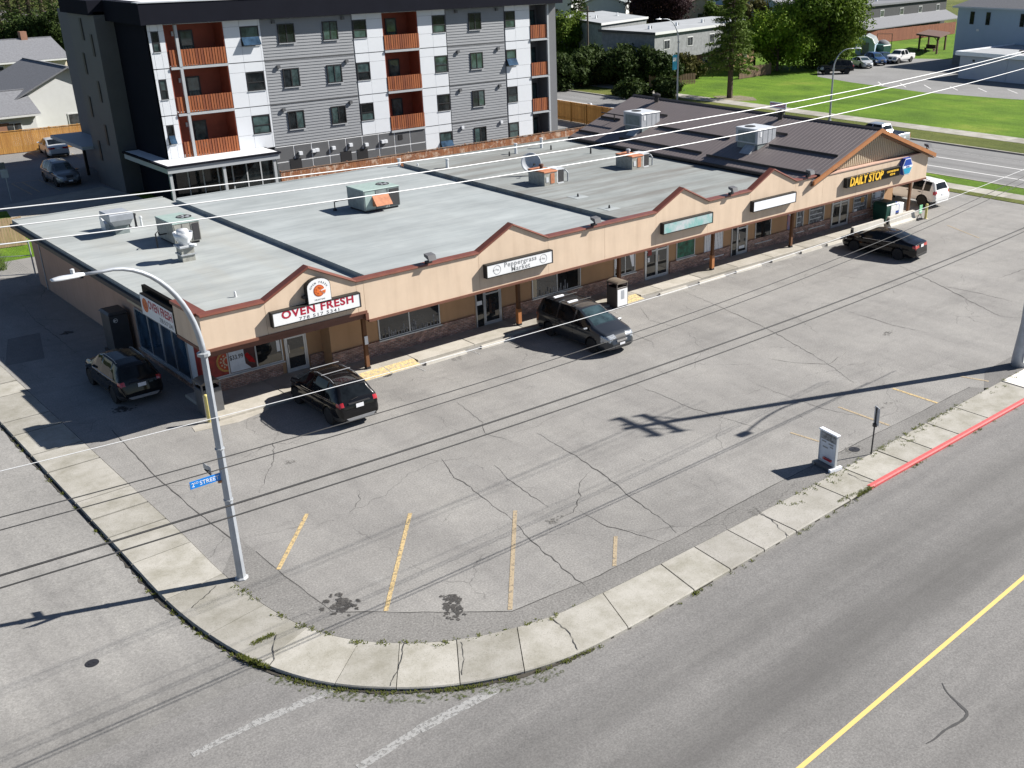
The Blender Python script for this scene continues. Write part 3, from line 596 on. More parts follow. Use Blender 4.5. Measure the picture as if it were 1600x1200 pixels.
part('eave_board', MB().add([(14.28,41.0,3.2),(14.28,62.6,3.2),(14.82,62.6,2.82),(14.82,41.0,2.82),(14.40,41.0,3.2),(14.40,62.6,3.2),(14.845,62.6,2.9),(14.845,41.0,2.9)], [(0,3,2,1),(4,5,6,7),(0,1,5,4),(3,7,6,2),(0,4,7,3),(1,2,6,5)]), 'trim_beige')
for y0,y1 in ((44.2,47.9),): 
    for k in range(6): part('siding_board', MB().box(14.74,y0,2.42+.115*k,14.83-.008*(k%2),y1,2.53+.115*k), 'trim_beige')
# fascia: panels between the control joints, gable tops, coping along the whole profile
TOP = [(14.25,4.2),(16.87,4.2),(18.86,5.2),(20.93,4.2),(27.19,4.2),(29.17,5.17),(31.26,4.2),(38.5,4.2),(40.49,5.14),(42.46,4.2),(45.95,4.2),(47.85,5.14),(49.95,4.2),(51.9,4.2)]
part('fascia_backing', MB().box(FX(14.35),YF+.12,2.70,FX(63.85),YF+.33,4.25), 'trim_brown')
def ftop(x):
    for (a,za),(b,zb) in zip(TOP[:-1],TOP[1:]):
        if a <= x <= b: return za+(zb-za)*(x-a)/(b-a)
    return 4.1
cuts = [14.25,16.87,20.93,21.27,27.19,31.26,34.9,38.5,42.46,45.95,49.95,52.6,56.0,59.6,63.95]
for a,b in zip(cuts[:-1],cuts[1:]):
    zb = 2.79 if b <= 21.28 else 2.36
    xs = [a+.006]+[x for x,_ in TOP if a < x < b]+[b-.006 if b < 63.9 else b]
    if a > 49: xs = [a+.006, b-.006 if b < 63.9 else b]
    poly = [(xs[0],zb),(xs[-1],zb)]+[(x, (ftop(x) if a < 49.9 else (4.2 if b < 53 and x < 52 else 4.1))-.07) for x in reversed(xs)]
    part('fascia_panel', MB().prismY([(FX(x),FZ(z)) for x,z in poly], YF, YF+.31), 'stucco')
def coping(p, q, w0=-.06, w1=.30, h=.11):
    (xa,za),(xb,zb) = [(FX(x),FZ(z)) for x,z in (p,q)]
    y0, y1 = YF+w0, YF+w1
    m = MB(); m.add([(xa,y0,za-h),(xb,y0,zb-h),(xb,y1,zb-h),(xa,y1,za-h),(xa,y0,za-.012),(xb,y0,zb-.012),(xb,y1,zb),(xa,y1,za),(xa,y0-.025,za-h+.03),(xb,y0-.025,zb-h+.03)],
        [(0,3,2,1),(4,5,6,7),(8,9,5,4),(0,1,9,8),(1,2,6,5,9),(2,3,7,6),(3,0,8,4,7)])
    return part('coping', m, 'coping')
for (a,b) in zip(TOP[:-1],TOP[1:]):
    n = 1 if abs(b[1]-a[1]) > .1 else max(1, int(round((b[0]-a[0])/3.0)))
    for k in range(n): coping((a[0]+(b[0]-a[0])*k/n+.004, a[1]+(b[1]-a[1])*k/n), (a[0]+(b[0]-a[0])*(k+1)/n-.004, a[1]+(b[1]-a[1])*(k+1)/n))
# back slopes of the little gables: raised parapet thickness
# left return of the fascia
part('fascia_panel', MB().box(FX(14.25),YF+.312,FZ(2.79),14.30,40.15,FZ(4.07)), 'stucco'); part('fascia_panel', MB().box(14.40,41.005,3.56,14.55,44.6,3.98), 'sign_black')
m = MB().box(FX(14.17),YF+.31,FZ(4.07),14.36,40.17,FZ(4.2)); part('coping', m, 'coping')
ya, yb = YF-.04, YF+.34
part('fascia_trim', MB().box(FX(14.22),ya,FZ(2.67),FX(21.32),yb,FZ(2.79)), 'trim_brown'); part('fascia_trim', MB().box(FX(21.23),ya,FZ(2.36),FX(21.37),yb,FZ(2.669)), 'trim_brown'); part('fascia_trim', MB().box(FX(21.371),ya,FZ(2.25),FX(63.98),yb,FZ(2.36)), 'trim_brown'); part('fascia_trim', MB().box(FX(14.22),yb+.002,FZ(2.67),14.32,40.15,FZ(2.79)), 'trim_brown')
part('soffit', MB().box(14.33,YF+.345,FZ(2.70),20.98,40.49,FZ(2.76)), 'soffit'); part('soffit', MB().box(20.99,YF+.345,FZ(2.27),FX(63.9),39.69,FZ(2.33)), 'soffit')
part('fascia_panel', MB().box(FX(63.95)-.25,YF+.312,FZ(2.36),FX(63.95),41.5,FZ(4.03)), 'stucco')
# --- metal gable roof on the end unit
RX, RZ2, EX0, EX1, EZ, GY = FX(57.9), FZ(6.22), FX(51.35), FX(64.45), FZ(3.90), 59.1
RY = YF-.15
roofp = MB()
for ex in (EX0, EX1):
    a = [(RX,RY,RZ2),(ex,RY,EZ),(ex,GY,EZ),(RX,GY,RZ2)]
    b_ = [(x,y,z-.12) for x,y,z in a]
    fs = [(0,1,2,3),(7,6,5,4),(0,4,5,1),(1,5,6,2),(2,6,7,3),(3,7,4,0)]
    roofp.add(a+b_, fs if ex == EX0 else [tuple(reversed(f)) for f in fs])
mroof = part('metal_roof', roofp, 'metal_roof')
rib = MB(); k = 0
while RY+.1+k*.30 < GY-.05:
    y = RY+.1+k*.30; k += 1
    for ex in (EX0+.01, EX1-.01):
        rib.add([(RX,y-.035,RZ2),(RX,y+.035,RZ2),(RX,y+.012,RZ2+.014),(RX,y-.012,RZ2+.014),(ex,y-.035,EZ),(ex,y+.035,EZ),(ex,y+.012,EZ+.014),(ex,y-.012,EZ+.014)],
                [(0,3,7,4),(1,5,6,2),(3,2,6,7),(4,7,6,5)])
ro = part('roof_ribs', rib, 'metal_roof', mroof); ro['kind'] = 'stuff'
part('ridge_cap', MB().prismY([(RX-.22,RZ2-.03),(RX+.22,RZ2-.03),(RX,RZ2+.07)], RY-.05, GY+.03), 'metal_roof_dark', mroof)
part('eave_gutter', MB().box(EX0-.14,YF+.45,EZ-.16,EX0-.005,GY,EZ-.01), 'metal_roof_dark', mroof); part('eave_wall', MB().box(FX(51.9),38.2,3.885,FX(52.25),59.0,4.15), 'metal_roof_dark')
def dark_bar(x, y0, y1):
    z = EZ+(RZ2-EZ)*(x-EX0)/(RX-EX0); m = MB().box(x-.03,y0,z+.0,x+.03,y1,z+.13)
    part('slope_bar', m, 'metal_roof_dark', mroof)  # dark bar laid along a line across the metal slope
def on_slope(px_, py_):
    d = ray(px_, py_); k = (RZ2-EZ)/(RX-EX0); t_ = (EZ-k*EX0-EYE[2])/(d[2]-k*d[0]); return d[0]*t_, d[1]*t_
for a_,b_ in (((939,183.6),(969,188)),((904,205),(936,210)),((969,216),(1095,241)),((1105,243),(1280,277)),((1020,178),(1042,182.5)),((1028,199),(1140,217)),((1204,207),(1230,212)),((1203,227),(1308,246))):
    p_, q_ = on_slope(*a_), on_slope(*b_); dark_bar((p_[0]+q_[0])/2, min(p_[1],q_[1]), max(p_[1],q_[1]))
# gable end: ribbed siding set back under brown rakes, ledge under it
tri = [(FX(52.3),FZ(4.12)),(FX(63.5),FZ(4.12)),(RX,FZ(6.1))]
part('gable_wall', MB().prismY(tri, YF+.36, YF+.5), 'gable_siding')
m = MB(); x = FX(52.9); zl, zh = FZ(4.12), FZ(6.1)
while x < FX(63.0):
    zt = zl+(zh-zl)*(1-abs(x-RX)/5.49)-.02
    if zt > zl+.08: m.box(x-.045,YF+.32,zl+.005,x+.045,YF+.358,zt)
    x += .20
gr = part('gable_ribs', m, 'gable_siding'); gr['kind'] = 'stuff'
part('ledge', MB().box(FX(52.0),YF-.05,4.29,FX(63.9),YF+.355,4.345), 'ledge_pink')
for s_ in (-1,1):
    ex = EX0 if s_ < 0 else EX1; dz = .20
    pl = [(ex,EZ-.22),(RX,RZ2-.22),(RX,RZ2+.02),(ex,EZ+.02)]
    if s_ > 0: pl = [(x,z) for x,z in reversed(pl)]
    part('rake_board', MB().prismY(pl, RY-.13, RY-.01), 'rake')
    so_ = [(ex,EZ-.30),(RX,RZ2-.30),(RX,RZ2-.23),(ex,EZ-.23)]
    if s_ > 0: so_ = list(reversed(so_))
    part('rake_soffit', MB().prismY(so_, RY, YF+.31), 'soffit')
part('gable_wall', MB().prismY(tri, 58.8, 59.0), 'gable_siding')
# canopy posts
for i,x in enumerate((21.2,29.5,36.05,43.15,50.1,62.5)):
    p_ = part('post', MB().box(x-.08,38.52,.1,x+.08,38.68,2.53 if i else 2.95), 'post_wood'); part('post_base', MB().box(x-.10,38.50,.1,x+.10,38.70,.22), 'dark_metal', p_)
    if i in (1,3): part('post_sleeve', MB().box(x-.10,38.50,.22,x+.10,38.70,.95), 'rake', p_)
m = MB().box(21.13,38.49,1.25,21.29,38.518,1.62); part('notice', m, 'sign_white')
# --- windows and doors
def window(x0, x1, z0, z1, y, mull=(), glass='shop_glass', frame='alu'):
    t = .055
    fr = MB().box(x0,y-.05,z0,x1,y+.03,z0+t).box(x0,y-.05,z1-t,x1,y+.03,z1).box(x0,y-.05,z0+t,x0+t,y+.03,z1-t).box(x1-t,y-.05,z0+t,x1,y+.03,z1-t)
    for mx in mull: fr.box(mx-t/2,y-.05,z0+t,mx+t/2,y+.03,z1-t)
    w = part('window', fr, frame)
    xs = [x0]+list(mull)+[x1]
    for a,b in zip(xs[:-1],xs[1:]): part('pane', MB().box(a+t/2+.001,y-.03,z0+t,b-t/2-.001,y-.012,z1-t), glass, w)
    part('sill', MB().box(x0-.05,y-.12,z0-.05,x1+.05,y-.051,z0), frame, w)
    return w
def door(x0, x1, z1, y, leaves, side=0.0, frame='alu'):
    z0 = .13; t = .06
    fr = MB().box(x0,y-.06,z0,x0+t,y+.03,z1).box(x1-t,y-.06,z0,x1,y+.03,z1).box(x0+t,y-.06,z1-t,x1-t,y+.03,z1)
    d = part('door', fr, frame); a = x0+t
    if side: 
        part('pane', MB().box(a,y-.03,z0,a+side-t/2,y-.012,z1-t), 'shop_glass', d); part('mullion', MB().box(a+side-t/2,y-.055,z0,a+side+t/2,y+.02,z1-t), frame, d); a += side+t/2
    w = (x1-t-a)/leaves
    for k in range(leaves):
        l0, l1 = a+k*w+.006, a+(k+1)*w-.006; b = .075
        lf = MB().box(l0,y-.05,z0,l0+b,y-.01,z1-t-.01).box(l1-b,y-.05,z0,l1,y-.01,z1-t-.01).box(l0+b,y-.05,z0,l1-b,y-.01,z0+.16).box(l0+b,y-.05,z1-t-.01-b,l1-b,y-.01,z1-t-.01).box(l0+b,y-.05,1.62,l1-b,y-.01,1.70)
        part('leaf', lf, frame, d); part('pane', MB().box(l0+b,y-.035,z0+.16,l1-b,y-.02,z1-t-.01-b), 'shop_glass', d)
        hx = l0+b+.02 if (k or leaves == 1) else l1-b-.02
        part('handle', MB().tube([(hx,y-.055,1.0),(hx,y-.10,1.02),(hx,y-.10,1.38),(hx,y-.055,1.40)], .014, 6), 'chrome', d)
    return d
HD = 2.30
W1 = window(15.05, 18.30, .72, HD, YW0, (15.90,17.12)); door(18.40,19.42,2.25,YW0,1)
W2 = window(22.5, 25.75, .79, 2.2, YW, (24.1,)); door(27.78,29.28,2.22,YW,1,.42)
W3 = window(31.2, 34.38, .79, 2.2, YW, (32.8,)); W4 = window(36.72,38.24,.79,2.2,YW,(37.5,)); door(38.95,40.75,2.22,YW,2)
W5 = window(41.38,42.87,.82,2.2,YW,(),'mural'); W6 = window(43.65,45.2,.42,2.2,YW,(44.4,),'blinds','alu_white'); door(45.95,47.35,2.22,YW,1,.42)
W7 = window(48.05,49.5,.52,2.2,YW); W8 = window(51.9,52.6,.5,2.2,YW,(),'shop_stock'); W9 = window(53.15,54.68,.52,2.2,YW,(),'shop_stock'); door(55.45,57.25,2.24,YW,2)
W10 = window(57.75,59.25,.52,2.2,YW,(),'shop_stock'); W11 = window(59.75,61.15,.75,2.2,YW,(),'shop_stock')
# goods and curtains just behind / on the panes
part('curtain', MB().add([(36.80,YW-.034,2.1),(37.0,YW-.034,2.1),(36.86,YW-.034,1.2),(36.80,YW-.034,1.2)],[(3,2,1,0)]), 'blank_white', W4); part('curtain', MB().add([(37.72,YW-.034,2.12),(38.15,YW-.034,2.12),(38.15,YW-.034,1.1),(38.02,YW-.034,1.1)],[(3,2,1,0)]), 'blank_white', W4)
for k in range(5): part('blind_slat', MB().box(43.72+.13*k,YW-.04,.52,43.79+.13*k,YW-.031,2.12), 'blank_white', W6); part('blind_slat', MB().box(44.5+.13*k,YW-.04,.52,44.57+.13*k,YW-.031,2.12), 'blank_white', W6)
rr = random.Random(5)
for (w,x0,x1,z0,z1) in ((W8,51.97,52.53,.6,2.1),(W9,53.25,54.58,.6,2.1),(W10,57.85,59.15,.6,2.1),(W11,59.85,61.05,.85,2.1)):
    z = z0+.1
    while z < z1-.1: part('shelf', MB().box(x0,YW-.038,z,x1-rr.uniform(0,.2),YW-.031,z+.06), 'blinds', w); z += rr.uniform(.26,.36)
for (w,x0,z0,x1,z1,mt) in ((W9,53.6,1.85,54.3,2.08,'letter_red'),(W9,54.3,.62,54.55,.85,'sign_white'),(W10,57.9,.62,58.2,.95,'sign_white'),(W10,58.55,1.3,58.9,1.65,'poster_gold'),(W11,60.1,1.35,60.75,2.05,'poster_white'),(W7,48.15,1.75,48.6,2.05,'sign_white'),(W8,52.0,1.9,52.5,2.1,'letter_red')):
    part('window_poster', MB().box(x0,YW-.042,z0,x1,YW-.032,z1), mt, w)
for (w,x0,x1,zb) in ((W2,22.6,24.0,.86),(W2,24.2,25.6,.86),(W3,31.3,32.7,.86),(W3,32.9,33.5,.86)):
    m = MB(); x = x0
    while x < x1: h = rr.uniform(.12,.5); m.box(x,YW-.036,zb,x+.07,YW-.031,zb+h); x += rr.uniform(.09,.2)
    part('display', m, 'shop_stock', w)
part('window_poster', MB().box(31.27,YW-.037,.86,31.5,YW-.031,1.75), 'trim_beige', W3)
text('neon_sign', 'OPEN', .19, 'letter_yellow', W2, frontmtx(22.85,YW-.04,2.02), .004)
part('ice_cream_poster', MB().prismY([(51.05,.62),(51.62,.62),(51.62,1.8),(51.52,2.02),(51.33,2.1),(51.15,2.02),(51.05,1.8)], YW-.03, YW-.005), 'ice_poster')
m = MB(); m.lathe([(.17,0),(.001,.012)], 14, (51.33,YW-.03,1.82), 'y'); part('ice_cream_scoop', MB().prismY([(51.33+.18*math.cos(a*PI/6),1.80+.2*math.sin(a*PI/6)) for a in range(12)], YW-.036, YW-.031), 'poster_white')
part('notice', MB().box(27.83,YW-.045,1.2,28.15,YW-.034,1.4), 'sign_white'); part('notice', MB().box(28.0,YW-.045,1.75,28.2,YW-.034,1.95), 'street_blue')
part('notice', MB().box(39.15,YW-.06,1.45,39.45,YW-.052,1.85), 'poster_red'); part('notice', MB().box(40.2,YW-.06,1.75,40.5,YW-.052,1.95), 'sign_white'); part('notice', MB().box(39.15,YW-.06,1.1,39.3,YW-.052,1.35), 'sign_white'); part('notice', MB().box(46.6,YW-.062,.45,47.1,YW-.052,.62), 'sign_white')
part('notice', MB().box(18.05,YW0-.05,1.2,18.2,YW0-.034,1.7), 'sign_white')
# printed panels over the left bays of the pizza shop
def circle(cx, cz, r, y, n=24, a0=0, a1=2*PI, h=.005):
    pts = [(cx+r*math.cos(a0+(a1-a0)*k/n), cz+r*math.sin(a0+(a1-a0)*k/n)) for k in range(n+(a1-a0 < 6.2))]
    if a1-a0 < 6.2: pts.append((cx,cz))
    return MB().prismY(pts, y-h, y)
part('print', MB().box(15.11,YW0-.037,.78,15.87,YW0-.031,2.24), 'poster_red', W1); part('print', MB().box(15.93,YW0-.037,.78,17.09,YW0-.031,2.24), 'poster_dark', W1)
part('print', circle(15.87,1.35,.46,YW0-.038,24,PI/2,3*PI/2), 'poster_gold', W1); part('print', circle(15.87,1.35,.38,YW0-.044,24,PI/2,3*PI/2), 'pizza_dark', W1)
for k in range(11):
    a = PI/2+.25+k*.26; part('print', circle(15.87+.28*math.cos(a)*(.6+.4*(k%2)),1.35+.28*math.sin(a)*(.6+.4*(k%2)),.04,YW0-.05,8), 'trim_beige', W1)
part('print', MB().prismY([(15.96,.8),(16.85,.8),(16.62,1.05),(16.6,1.75),(16.5,2.0),(16.3,2.15),(15.96,2.15)], YW0-.043, YW0-.038), 'poster_white', W1)
part('print', MB().prismY([(16.62,1.42),(16.75,1.5),(16.98,1.2),(17.05,.98),(16.8,1.08)], YW0-.044, YW0-.038), 'lamp_red', W1); part('print', MB().prismY([(16.62,1.75),(17.08,1.7),(17.08,2.22),(16.5,2.22)], YW0-.044, YW0-.038), 'poster_red', W1)
text('lettering', '$33.99', .27, 'letter_dark', W1, frontmtx(16.27,YW0-.045,1.42), .002, sx=.8, bold=.004, split=True)
text('lettering', '2XL', .13, 'letter_red', W1, frontmtx(16.25,YW0-.045,1.78), .002)
text('lettering', 'Supreme', .19, 'letter_grey', W1, frontmtx(16.25,YW0-.045,1.98), .002, sx=.75)
# --- left wall: shop window bays, corner post, printed panel
t = .06; fr = MB(); ys = [41.75,43.2,44.45,45.85,47.35]
fr.box(14.78,41.75,.35,14.86,47.35,.42).box(14.78,41.75,2.2,14.86,47.35,2.26)
for i,y in enumerate(ys): fr.box(14.775,y-.035 if i != 2 else y-.08,.42,14.86,y+.035 if i != 2 else y+.08,2.2)
LW = part('window', fr, 'alu')
for a,b in zip(ys[:-1],ys[1:]): part('pane', MB().box(14.80,a+.08,.42,14.83,b-.08,2.2), 'blue_glass', LW)
part('brick_base', MB().box(14.79,40.45,.0,14.848,47.5,.33), 'brick'); part('sill', MB().box(14.70,41.7,.30,14.775,47.4,.35), 'alu', LW)
part('corner_panel', MB().box(14.78,40.98,.35,14.848,41.6,2.6), 'alu_white'); part('print', MB().box(14.78,40.47,.45,14.848,40.96,2.55), 'poster_red')
part('conduit', MB().tube([(14.82,60.8,.0),(14.82,60.8,2.8)], .03, 6), 'galv')
# ================================================================ SIGNS ON THE FASCIA
def cabinet(name, label, x0, x1, z0, z1, face, d=.26, y=YF):
    x0, x1, z0, z1 = FX(x0), FX(x1), FZ(z0), FZ(z1); t = thing(name, label, 'sign', ((x0+x1)/2, y, z0))
    b = .045
    fr = MB().box(x0,y-d,z0,x1,y-.003,z0+b).box(x0,y-d,z1-b,x1,y-.003,z1).box(x0,y-d,z0+b,x0+b,y-.003,z1-b).box(x1-b,y-d,z0+b,x1,y-.003,z1-b).box(x0+b,y-.05,z0+b,x1-b,y-.004,z1-b)
    fr.build('cabinet', 'sign_frame', t); MB().box(x0+b,y-d+.012,z0+b,x1-b,y-d+.03,z1-b).build('face', face, t)
    return t, y-d+.011
s1, fy = cabinet('shop_sign', 'white OVEN FRESH cabinet sign with red letters and phone number above the glass door', 17.0, 20.95, 3.08, 3.70, 'sign_white')
text('lettering', 'OVEN FRESH', .44, 'letter_red', s1, frontmtx(FX(19.02),fy,FZ(3.495)), .004, bold=.014, space=1.12, width=3.15, split=True); text('lettering', '778 517 5341', .185, 'letter_dark', s1, frontmtx(FX(19.05),fy,FZ(3.205)), .004, space=1.2, width=1.75, split=True)
# arched pizza sign
AX, AZ = FX(19.11), FZ(3.72)
ar = thing('arched_sign', 'white arched sign with an orange pizza standing on the OVEN FRESH cabinet', 'sign', (FX(19.1),YF,FZ(3.72)))
pr = [((AX-.49),(AZ+0.00)),((AX+.49),(AZ+0.00)),((AX+.49),(AZ+0.64))]+[(AX+.49*math.cos(a*PI/10)*1.0, (AZ+0.64)+.30*math.sin(a*PI/10)) for a in range(1,10)]+[((AX-.49),(AZ+0.64))]
MB().prismY([(AX+(x-AX)*1.05,(AZ+0.38)+(z-(AZ+0.38))*1.04) for x,z in pr], YF-.27, YF-.04).build('cabinet', 'sign_frame', ar); MB().prismY(pr, YF-.285, YF-.268).build('face', 'sign_white', ar)
MB().box(AX-.66,YF-.2,(AZ+0.23),AX-.51,YF-.05,(AZ+0.33)).build('bracket', 'dark_metal', ar)
circle(AX,(AZ+0.46),.24,YF-.286,26,math.radians(15),math.radians(320)).build('pizza', 'pizza_dark', ar); circle(AX,(AZ+0.46),.21,YF-.292,26,math.radians(15),math.radians(320)).build('pizza', 'pizza', ar); circle(AX+.07,(AZ+0.43),.21,YF-.292,6,math.radians(-36),math.radians(8)).build('pizza_slice', 'pizza', ar)
for k,(dx,dz) in enumerate(((-.1,.05),(.0,.12),(-.05,-.1),(.06,-.02),(-.13,-.03),(.05,.1))): circle(AX+dx,(AZ+0.46)+dz,.025,YF-.298,8).build('topping', 'pizza_dark', ar)
for k,ch in enumerate('OVEN FRESH'):
    if ch == ' ': continue
    a = math.radians(152-13.8*k); rr_ = .36
    text('lettering', ch, .105, 'letter_dark', ar, frontmtx(AX+rr_*math.cos(a)*1.08,YF-.288,(AZ+0.44)+rr_*math.sin(a)) @ Matrix.Rotation(a-PI/2,4,'Z'), .003)
text('lettering', '778 517 5341', .085, 'letter_grey', ar, frontmtx(AX,YF-.288,(AZ+0.10)), .003)
s2, fy = cabinet('shop_sign', 'white Peppergrass Market cabinet sign with two round emblems under the second parapet gable', 27.42, 31.33, 2.93, 3.57, 'sign_white')
text('lettering', 'Peppergrass\nMarket', .31, 'letter_grey', s2, frontmtx(FX(29.38),fy,FZ(3.245)), .004, space=1.15, width=1.85, bold=.005, split=True)
for cx in (FX(28.02),FX(30.75)):
    n = 24; cz = FZ(3.25); m = MB(); m.add([(cx+r_*math.cos(2*PI*k/n),fy-.004,cz+r_*math.sin(2*PI*k/n)) for r_ in (.19,.21) for k in range(n)], [(k,(k+1)%n,n+(k+1)%n,n+k) for k in range(n)]); m.build('emblem_ring', 'letter_grey', s2)
    text('lettering', 'P', .15, 'letter_grey', s2, frontmtx(cx-.05,fy,cz), .003); text('lettering', 'M', .13, 'letter_grey', s2, frontmtx(cx+.05,fy,cz-.02), .003); circle(cx-.19,cz,.045,fy,8).build('emblem_leaf', 'letter_grey', s2)
s3, fy = cabinet('shop_sign', 'faded blue-green cabinet sign whose lettering has washed out', 38.8, 42.6, 2.95, 3.55, 'sign_faded')
s4, fy = cabinet('shop_sign', 'blank white cabinet sign with no lettering under the fourth parapet gable', 45.95, 49.75, 2.96, 3.57, 'blank_white')
s5, fy = cabinet('shop_sign', 'black DAILY STOP cabinet sign with yellow letters under the metal-roofed gable', 54.68, 60.35, 3.03, 3.62, 'sign_black')
text('lettering', 'DAILY STOP', .76, 'letter_yellow', s5, frontmtx(FX(56.72),fy,FZ(3.325)), .004, bold=.030, width=3.45, shear=.10, split=True); text('lettering', 'convenience\nstore', .23, 'letter_yellow', s5, frontmtx(FX(59.52),fy,FZ(3.335)), .004, shear=.1, width=1.25, bold=.006)
HX, HZ = FX(61.12), FZ(3.5)
hx = thing('hexagon_sign', 'blue and teal hexagonal sign at the end of the fascia', 'sign', (HX,YF,HZ-.5))
def hexa(r, y0, y1): return MB().prismY([(HX+.60*r*math.cos(k*PI/3), HZ+.60*r*math.sin(k*PI/3)) for k in range(6)], y0, y1)
hexa(1.0,YF-.28,YF-.003).build('cabinet', 'blue_sign', hx); hexa(.96,YF-.288,YF-.281).build('rim', 'letter_white', hx); hexa(.87,YF-.296,YF-.289).build('face', 'blue_sign', hx)
MB().prismY([(HX-.26,HZ-.45),(HX+.26,HZ-.45),(HX+.48,HZ-.07),(HX-.48,HZ-.07)], YF-.303, YF-.297).build('face', 'teal_sign', hx); MB().box(HX-.5,YF-.306,HZ-.08,HX+.5,YF-.297,HZ+.06).build('band', 'letter_white', hx)
text('lettering', 'lotto', .2, 'blue_sign', hx, frontmtx(HX,YF-.307,HZ-.0), .003, bold=.006)
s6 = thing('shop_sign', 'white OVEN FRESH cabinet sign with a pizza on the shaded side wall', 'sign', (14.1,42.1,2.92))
MB().box(14.08,40.25,2.92,14.39,44.0,3.84).build('cabinet', 'sign_black', s6); MB().box(14.062,40.62,2.95,14.079,43.97,3.80).build('face', 'sign_white', s6)  # the black end past the face paints the shade beside the fascia return
text('lettering', 'OVEN FRESH', .50, 'letter_red', s6, leftmtx(14.061,41.93,3.52), .004, bold=.012, width=2.45, split=True); text('lettering', '778 517 5341', .27, 'letter_dark', s6, leftmtx(14.061,41.4,3.13), .004, width=1.35, split=True)
m = MB(); n = 22; vs = [(14.055,43.5+.30*math.cos(2*PI*k/n),3.42+.30*math.sin(2*PI*k/n)) for k in range(n)]+[(14.0615,43.5+.30*math.cos(2*PI*k/n),3.42+.30*math.sin(2*PI*k/n)) for k in range(n)]
m.add(vs, [tuple(range(n-1,-1,-1))]+[(k,(k+1)%n,n+(k+1)%n,n+k) for k in range(n)]); m.build('pizza', 'pizza', s6)
for dx,dz in ((-.1,.08),(.1,.1),(.02,-.1),(-.14,-.08),(.15,-.06)): MB().box(14.05,43.5+dx-.03,3.42+dz-.03,14.056,43.5+dx+.03,3.42+dz+.03).build('topping', 'pizza_dark', s6)
# parapet floodlights
def flood(x, z, label, y=YF-.02):
    x, z = FX(x), FZ(z)
    t = thing('floodlight', label, 'floodlight', (x,y,z)); MB().box(x-.14,y-.02,z,x+.16,y+.12,z+.10).build('base', 'dark_metal', t)
    m = MB(); m.add([(x-.16,y-.28,z+.16),(x+.22,y-.28,z+.16),(x+.22,y+.10,z+.30),(x-.16,y+.10,z+.30),(x-.16,y-.20,z+.38),(x+.22,y-.20,z+.38),(x+.22,y+.12,z+.42),(x-.16,y+.12,z+.42)],[(0,3,2,1),(4,5,6,7),(0,1,5,4),(1,2,6,5),(2,3,7,6),(3,0,4,7)]); m.build('housing', 'bin_grey', t)
    MB().tube([(x+.02,y+.03,z+.08),(x+.02,y+.0,z+.30)], .03, 6).build('arm', 'dark_metal', t)
flood(24.55,4.2,'dark floodlight on the parapet between the OVEN FRESH and Peppergrass signs'); flood(34.2,4.2,'dark floodlight on the parapet right after the Peppergrass sign'); flood(44.3,4.2,'dark floodlight on the parapet between the faded and blank signs'); flood(51.1,4.2,'dark floodlight on the parapet beside the metal roof eave'); flood(63.6,4.2,'dark floodlight at the outer eave of the metal roof')
f6 = thing('wall_floodlight', 'small dark twin floodlight under the side eave', 'floodlight', (14.2,51.5,3.0)); MB().box(14.05,51.4,2.95,14.3,51.75,3.08).build('bracket', 'dark_metal', f6); MB().lathe([(.03,0),(.09,-.16)],10,(14.05,51.45,3.0)).build('head', 'dark_metal', f6); MB().lathe([(.03,0),(.09,-.16)],10,(14.05,51.75,3.0)).build('head', 'dark_metal', f6)
# ================================================================ ROOFTOP EQUIPMENT
def rtu(name, label, x0, y0, x1, y1, z, h, mats, fan=True, hood=None, curb=.12, coilside=True):
    """packaged unit: body, lid, coil grille, fan guard, kerb"""
    t = thing(name, label, 'air conditioner', ((x0+x1)/2,(y0+y1)/2,z))
    MB().box(x0+.08,y0+.08,z-.02,x1-.08,y1-.08,z+curb).build('roof_kerb', 'dark_metal', t)
    MB().box(x0,y0,z+curb,x1,y1,z+h-.05).build('casing', mats[1], t); MB().bbox(x0-.02,y0-.02,z+h-.05,x1+.02,y1+.02,z+h,.02).build('lid', mats[0], t)
    for fx in (.33,.66): MB().box(x0+(x1-x0)*fx-.008,y0-.012,z+curb+.03,x0+(x1-x0)*fx+.008,y0-.002,z+h-.07).build('panel_seam', 'dark_metal', t)
    MB().box(x0+.06,y0-.016,z+curb+.06,x0+(x1-x0)*.31,y0-.003,z+h-.1).build('access_panel', mats[2], t)
    if coilside:
        MB().box(x0+(x1-x0)*.72,y0-.02,z+curb+.05,x1-.04,y0-.004,z+h-.12).build('coil', 'coil', t); MB().box(x1+.002,y0+.05,z+curb+.05,x1+.016,y1-.05,z+h-.12).build('coil', 'coil', t)
    if fan:
        cx = x0+(x1-x0)*.78; cy = (y0+y1)/2; r_ = min(.36,(y1-y0)*.33)
        MB().lathe([(r_,0),(r_,.03),(r_*.93,.03),(r_*.93,.01),(.001,.008)], 22, (cx,cy,z+h)).build('fan_guard', 'coil', t); m = MB()
        for a in range(5): m.add([(cx,cy,z+h+.012),(cx+r_*.85*math.cos(a*1.257),cy+r_*.85*math.sin(a*1.257),z+h+.012),(cx+r_*.85*math.cos(a*1.257+.5),cy+r_*.85*math.sin(a*1.257+.5),z+h+.02)],[(0,1,2)])
        m.build('fan_blade', 'hvac_grey', t)
    if hood:
        hx0,hx1 = hood; m = MB(); m.add([(hx0,y0-.004,z+h*.72),(hx1,y0-.004,z+h*.72),(hx1,y0-.42,z+h*.30),(hx0,y0-.42,z+h*.30),(hx0,y0-.004,z+h*.25),(hx1,y0-.004,z+h*.25)],[(0,3,2,1),(0,4,3),(1,2,5),(3,4,5,2)]); m.build('intake_hood', 'hvac_rust', t)
    return t
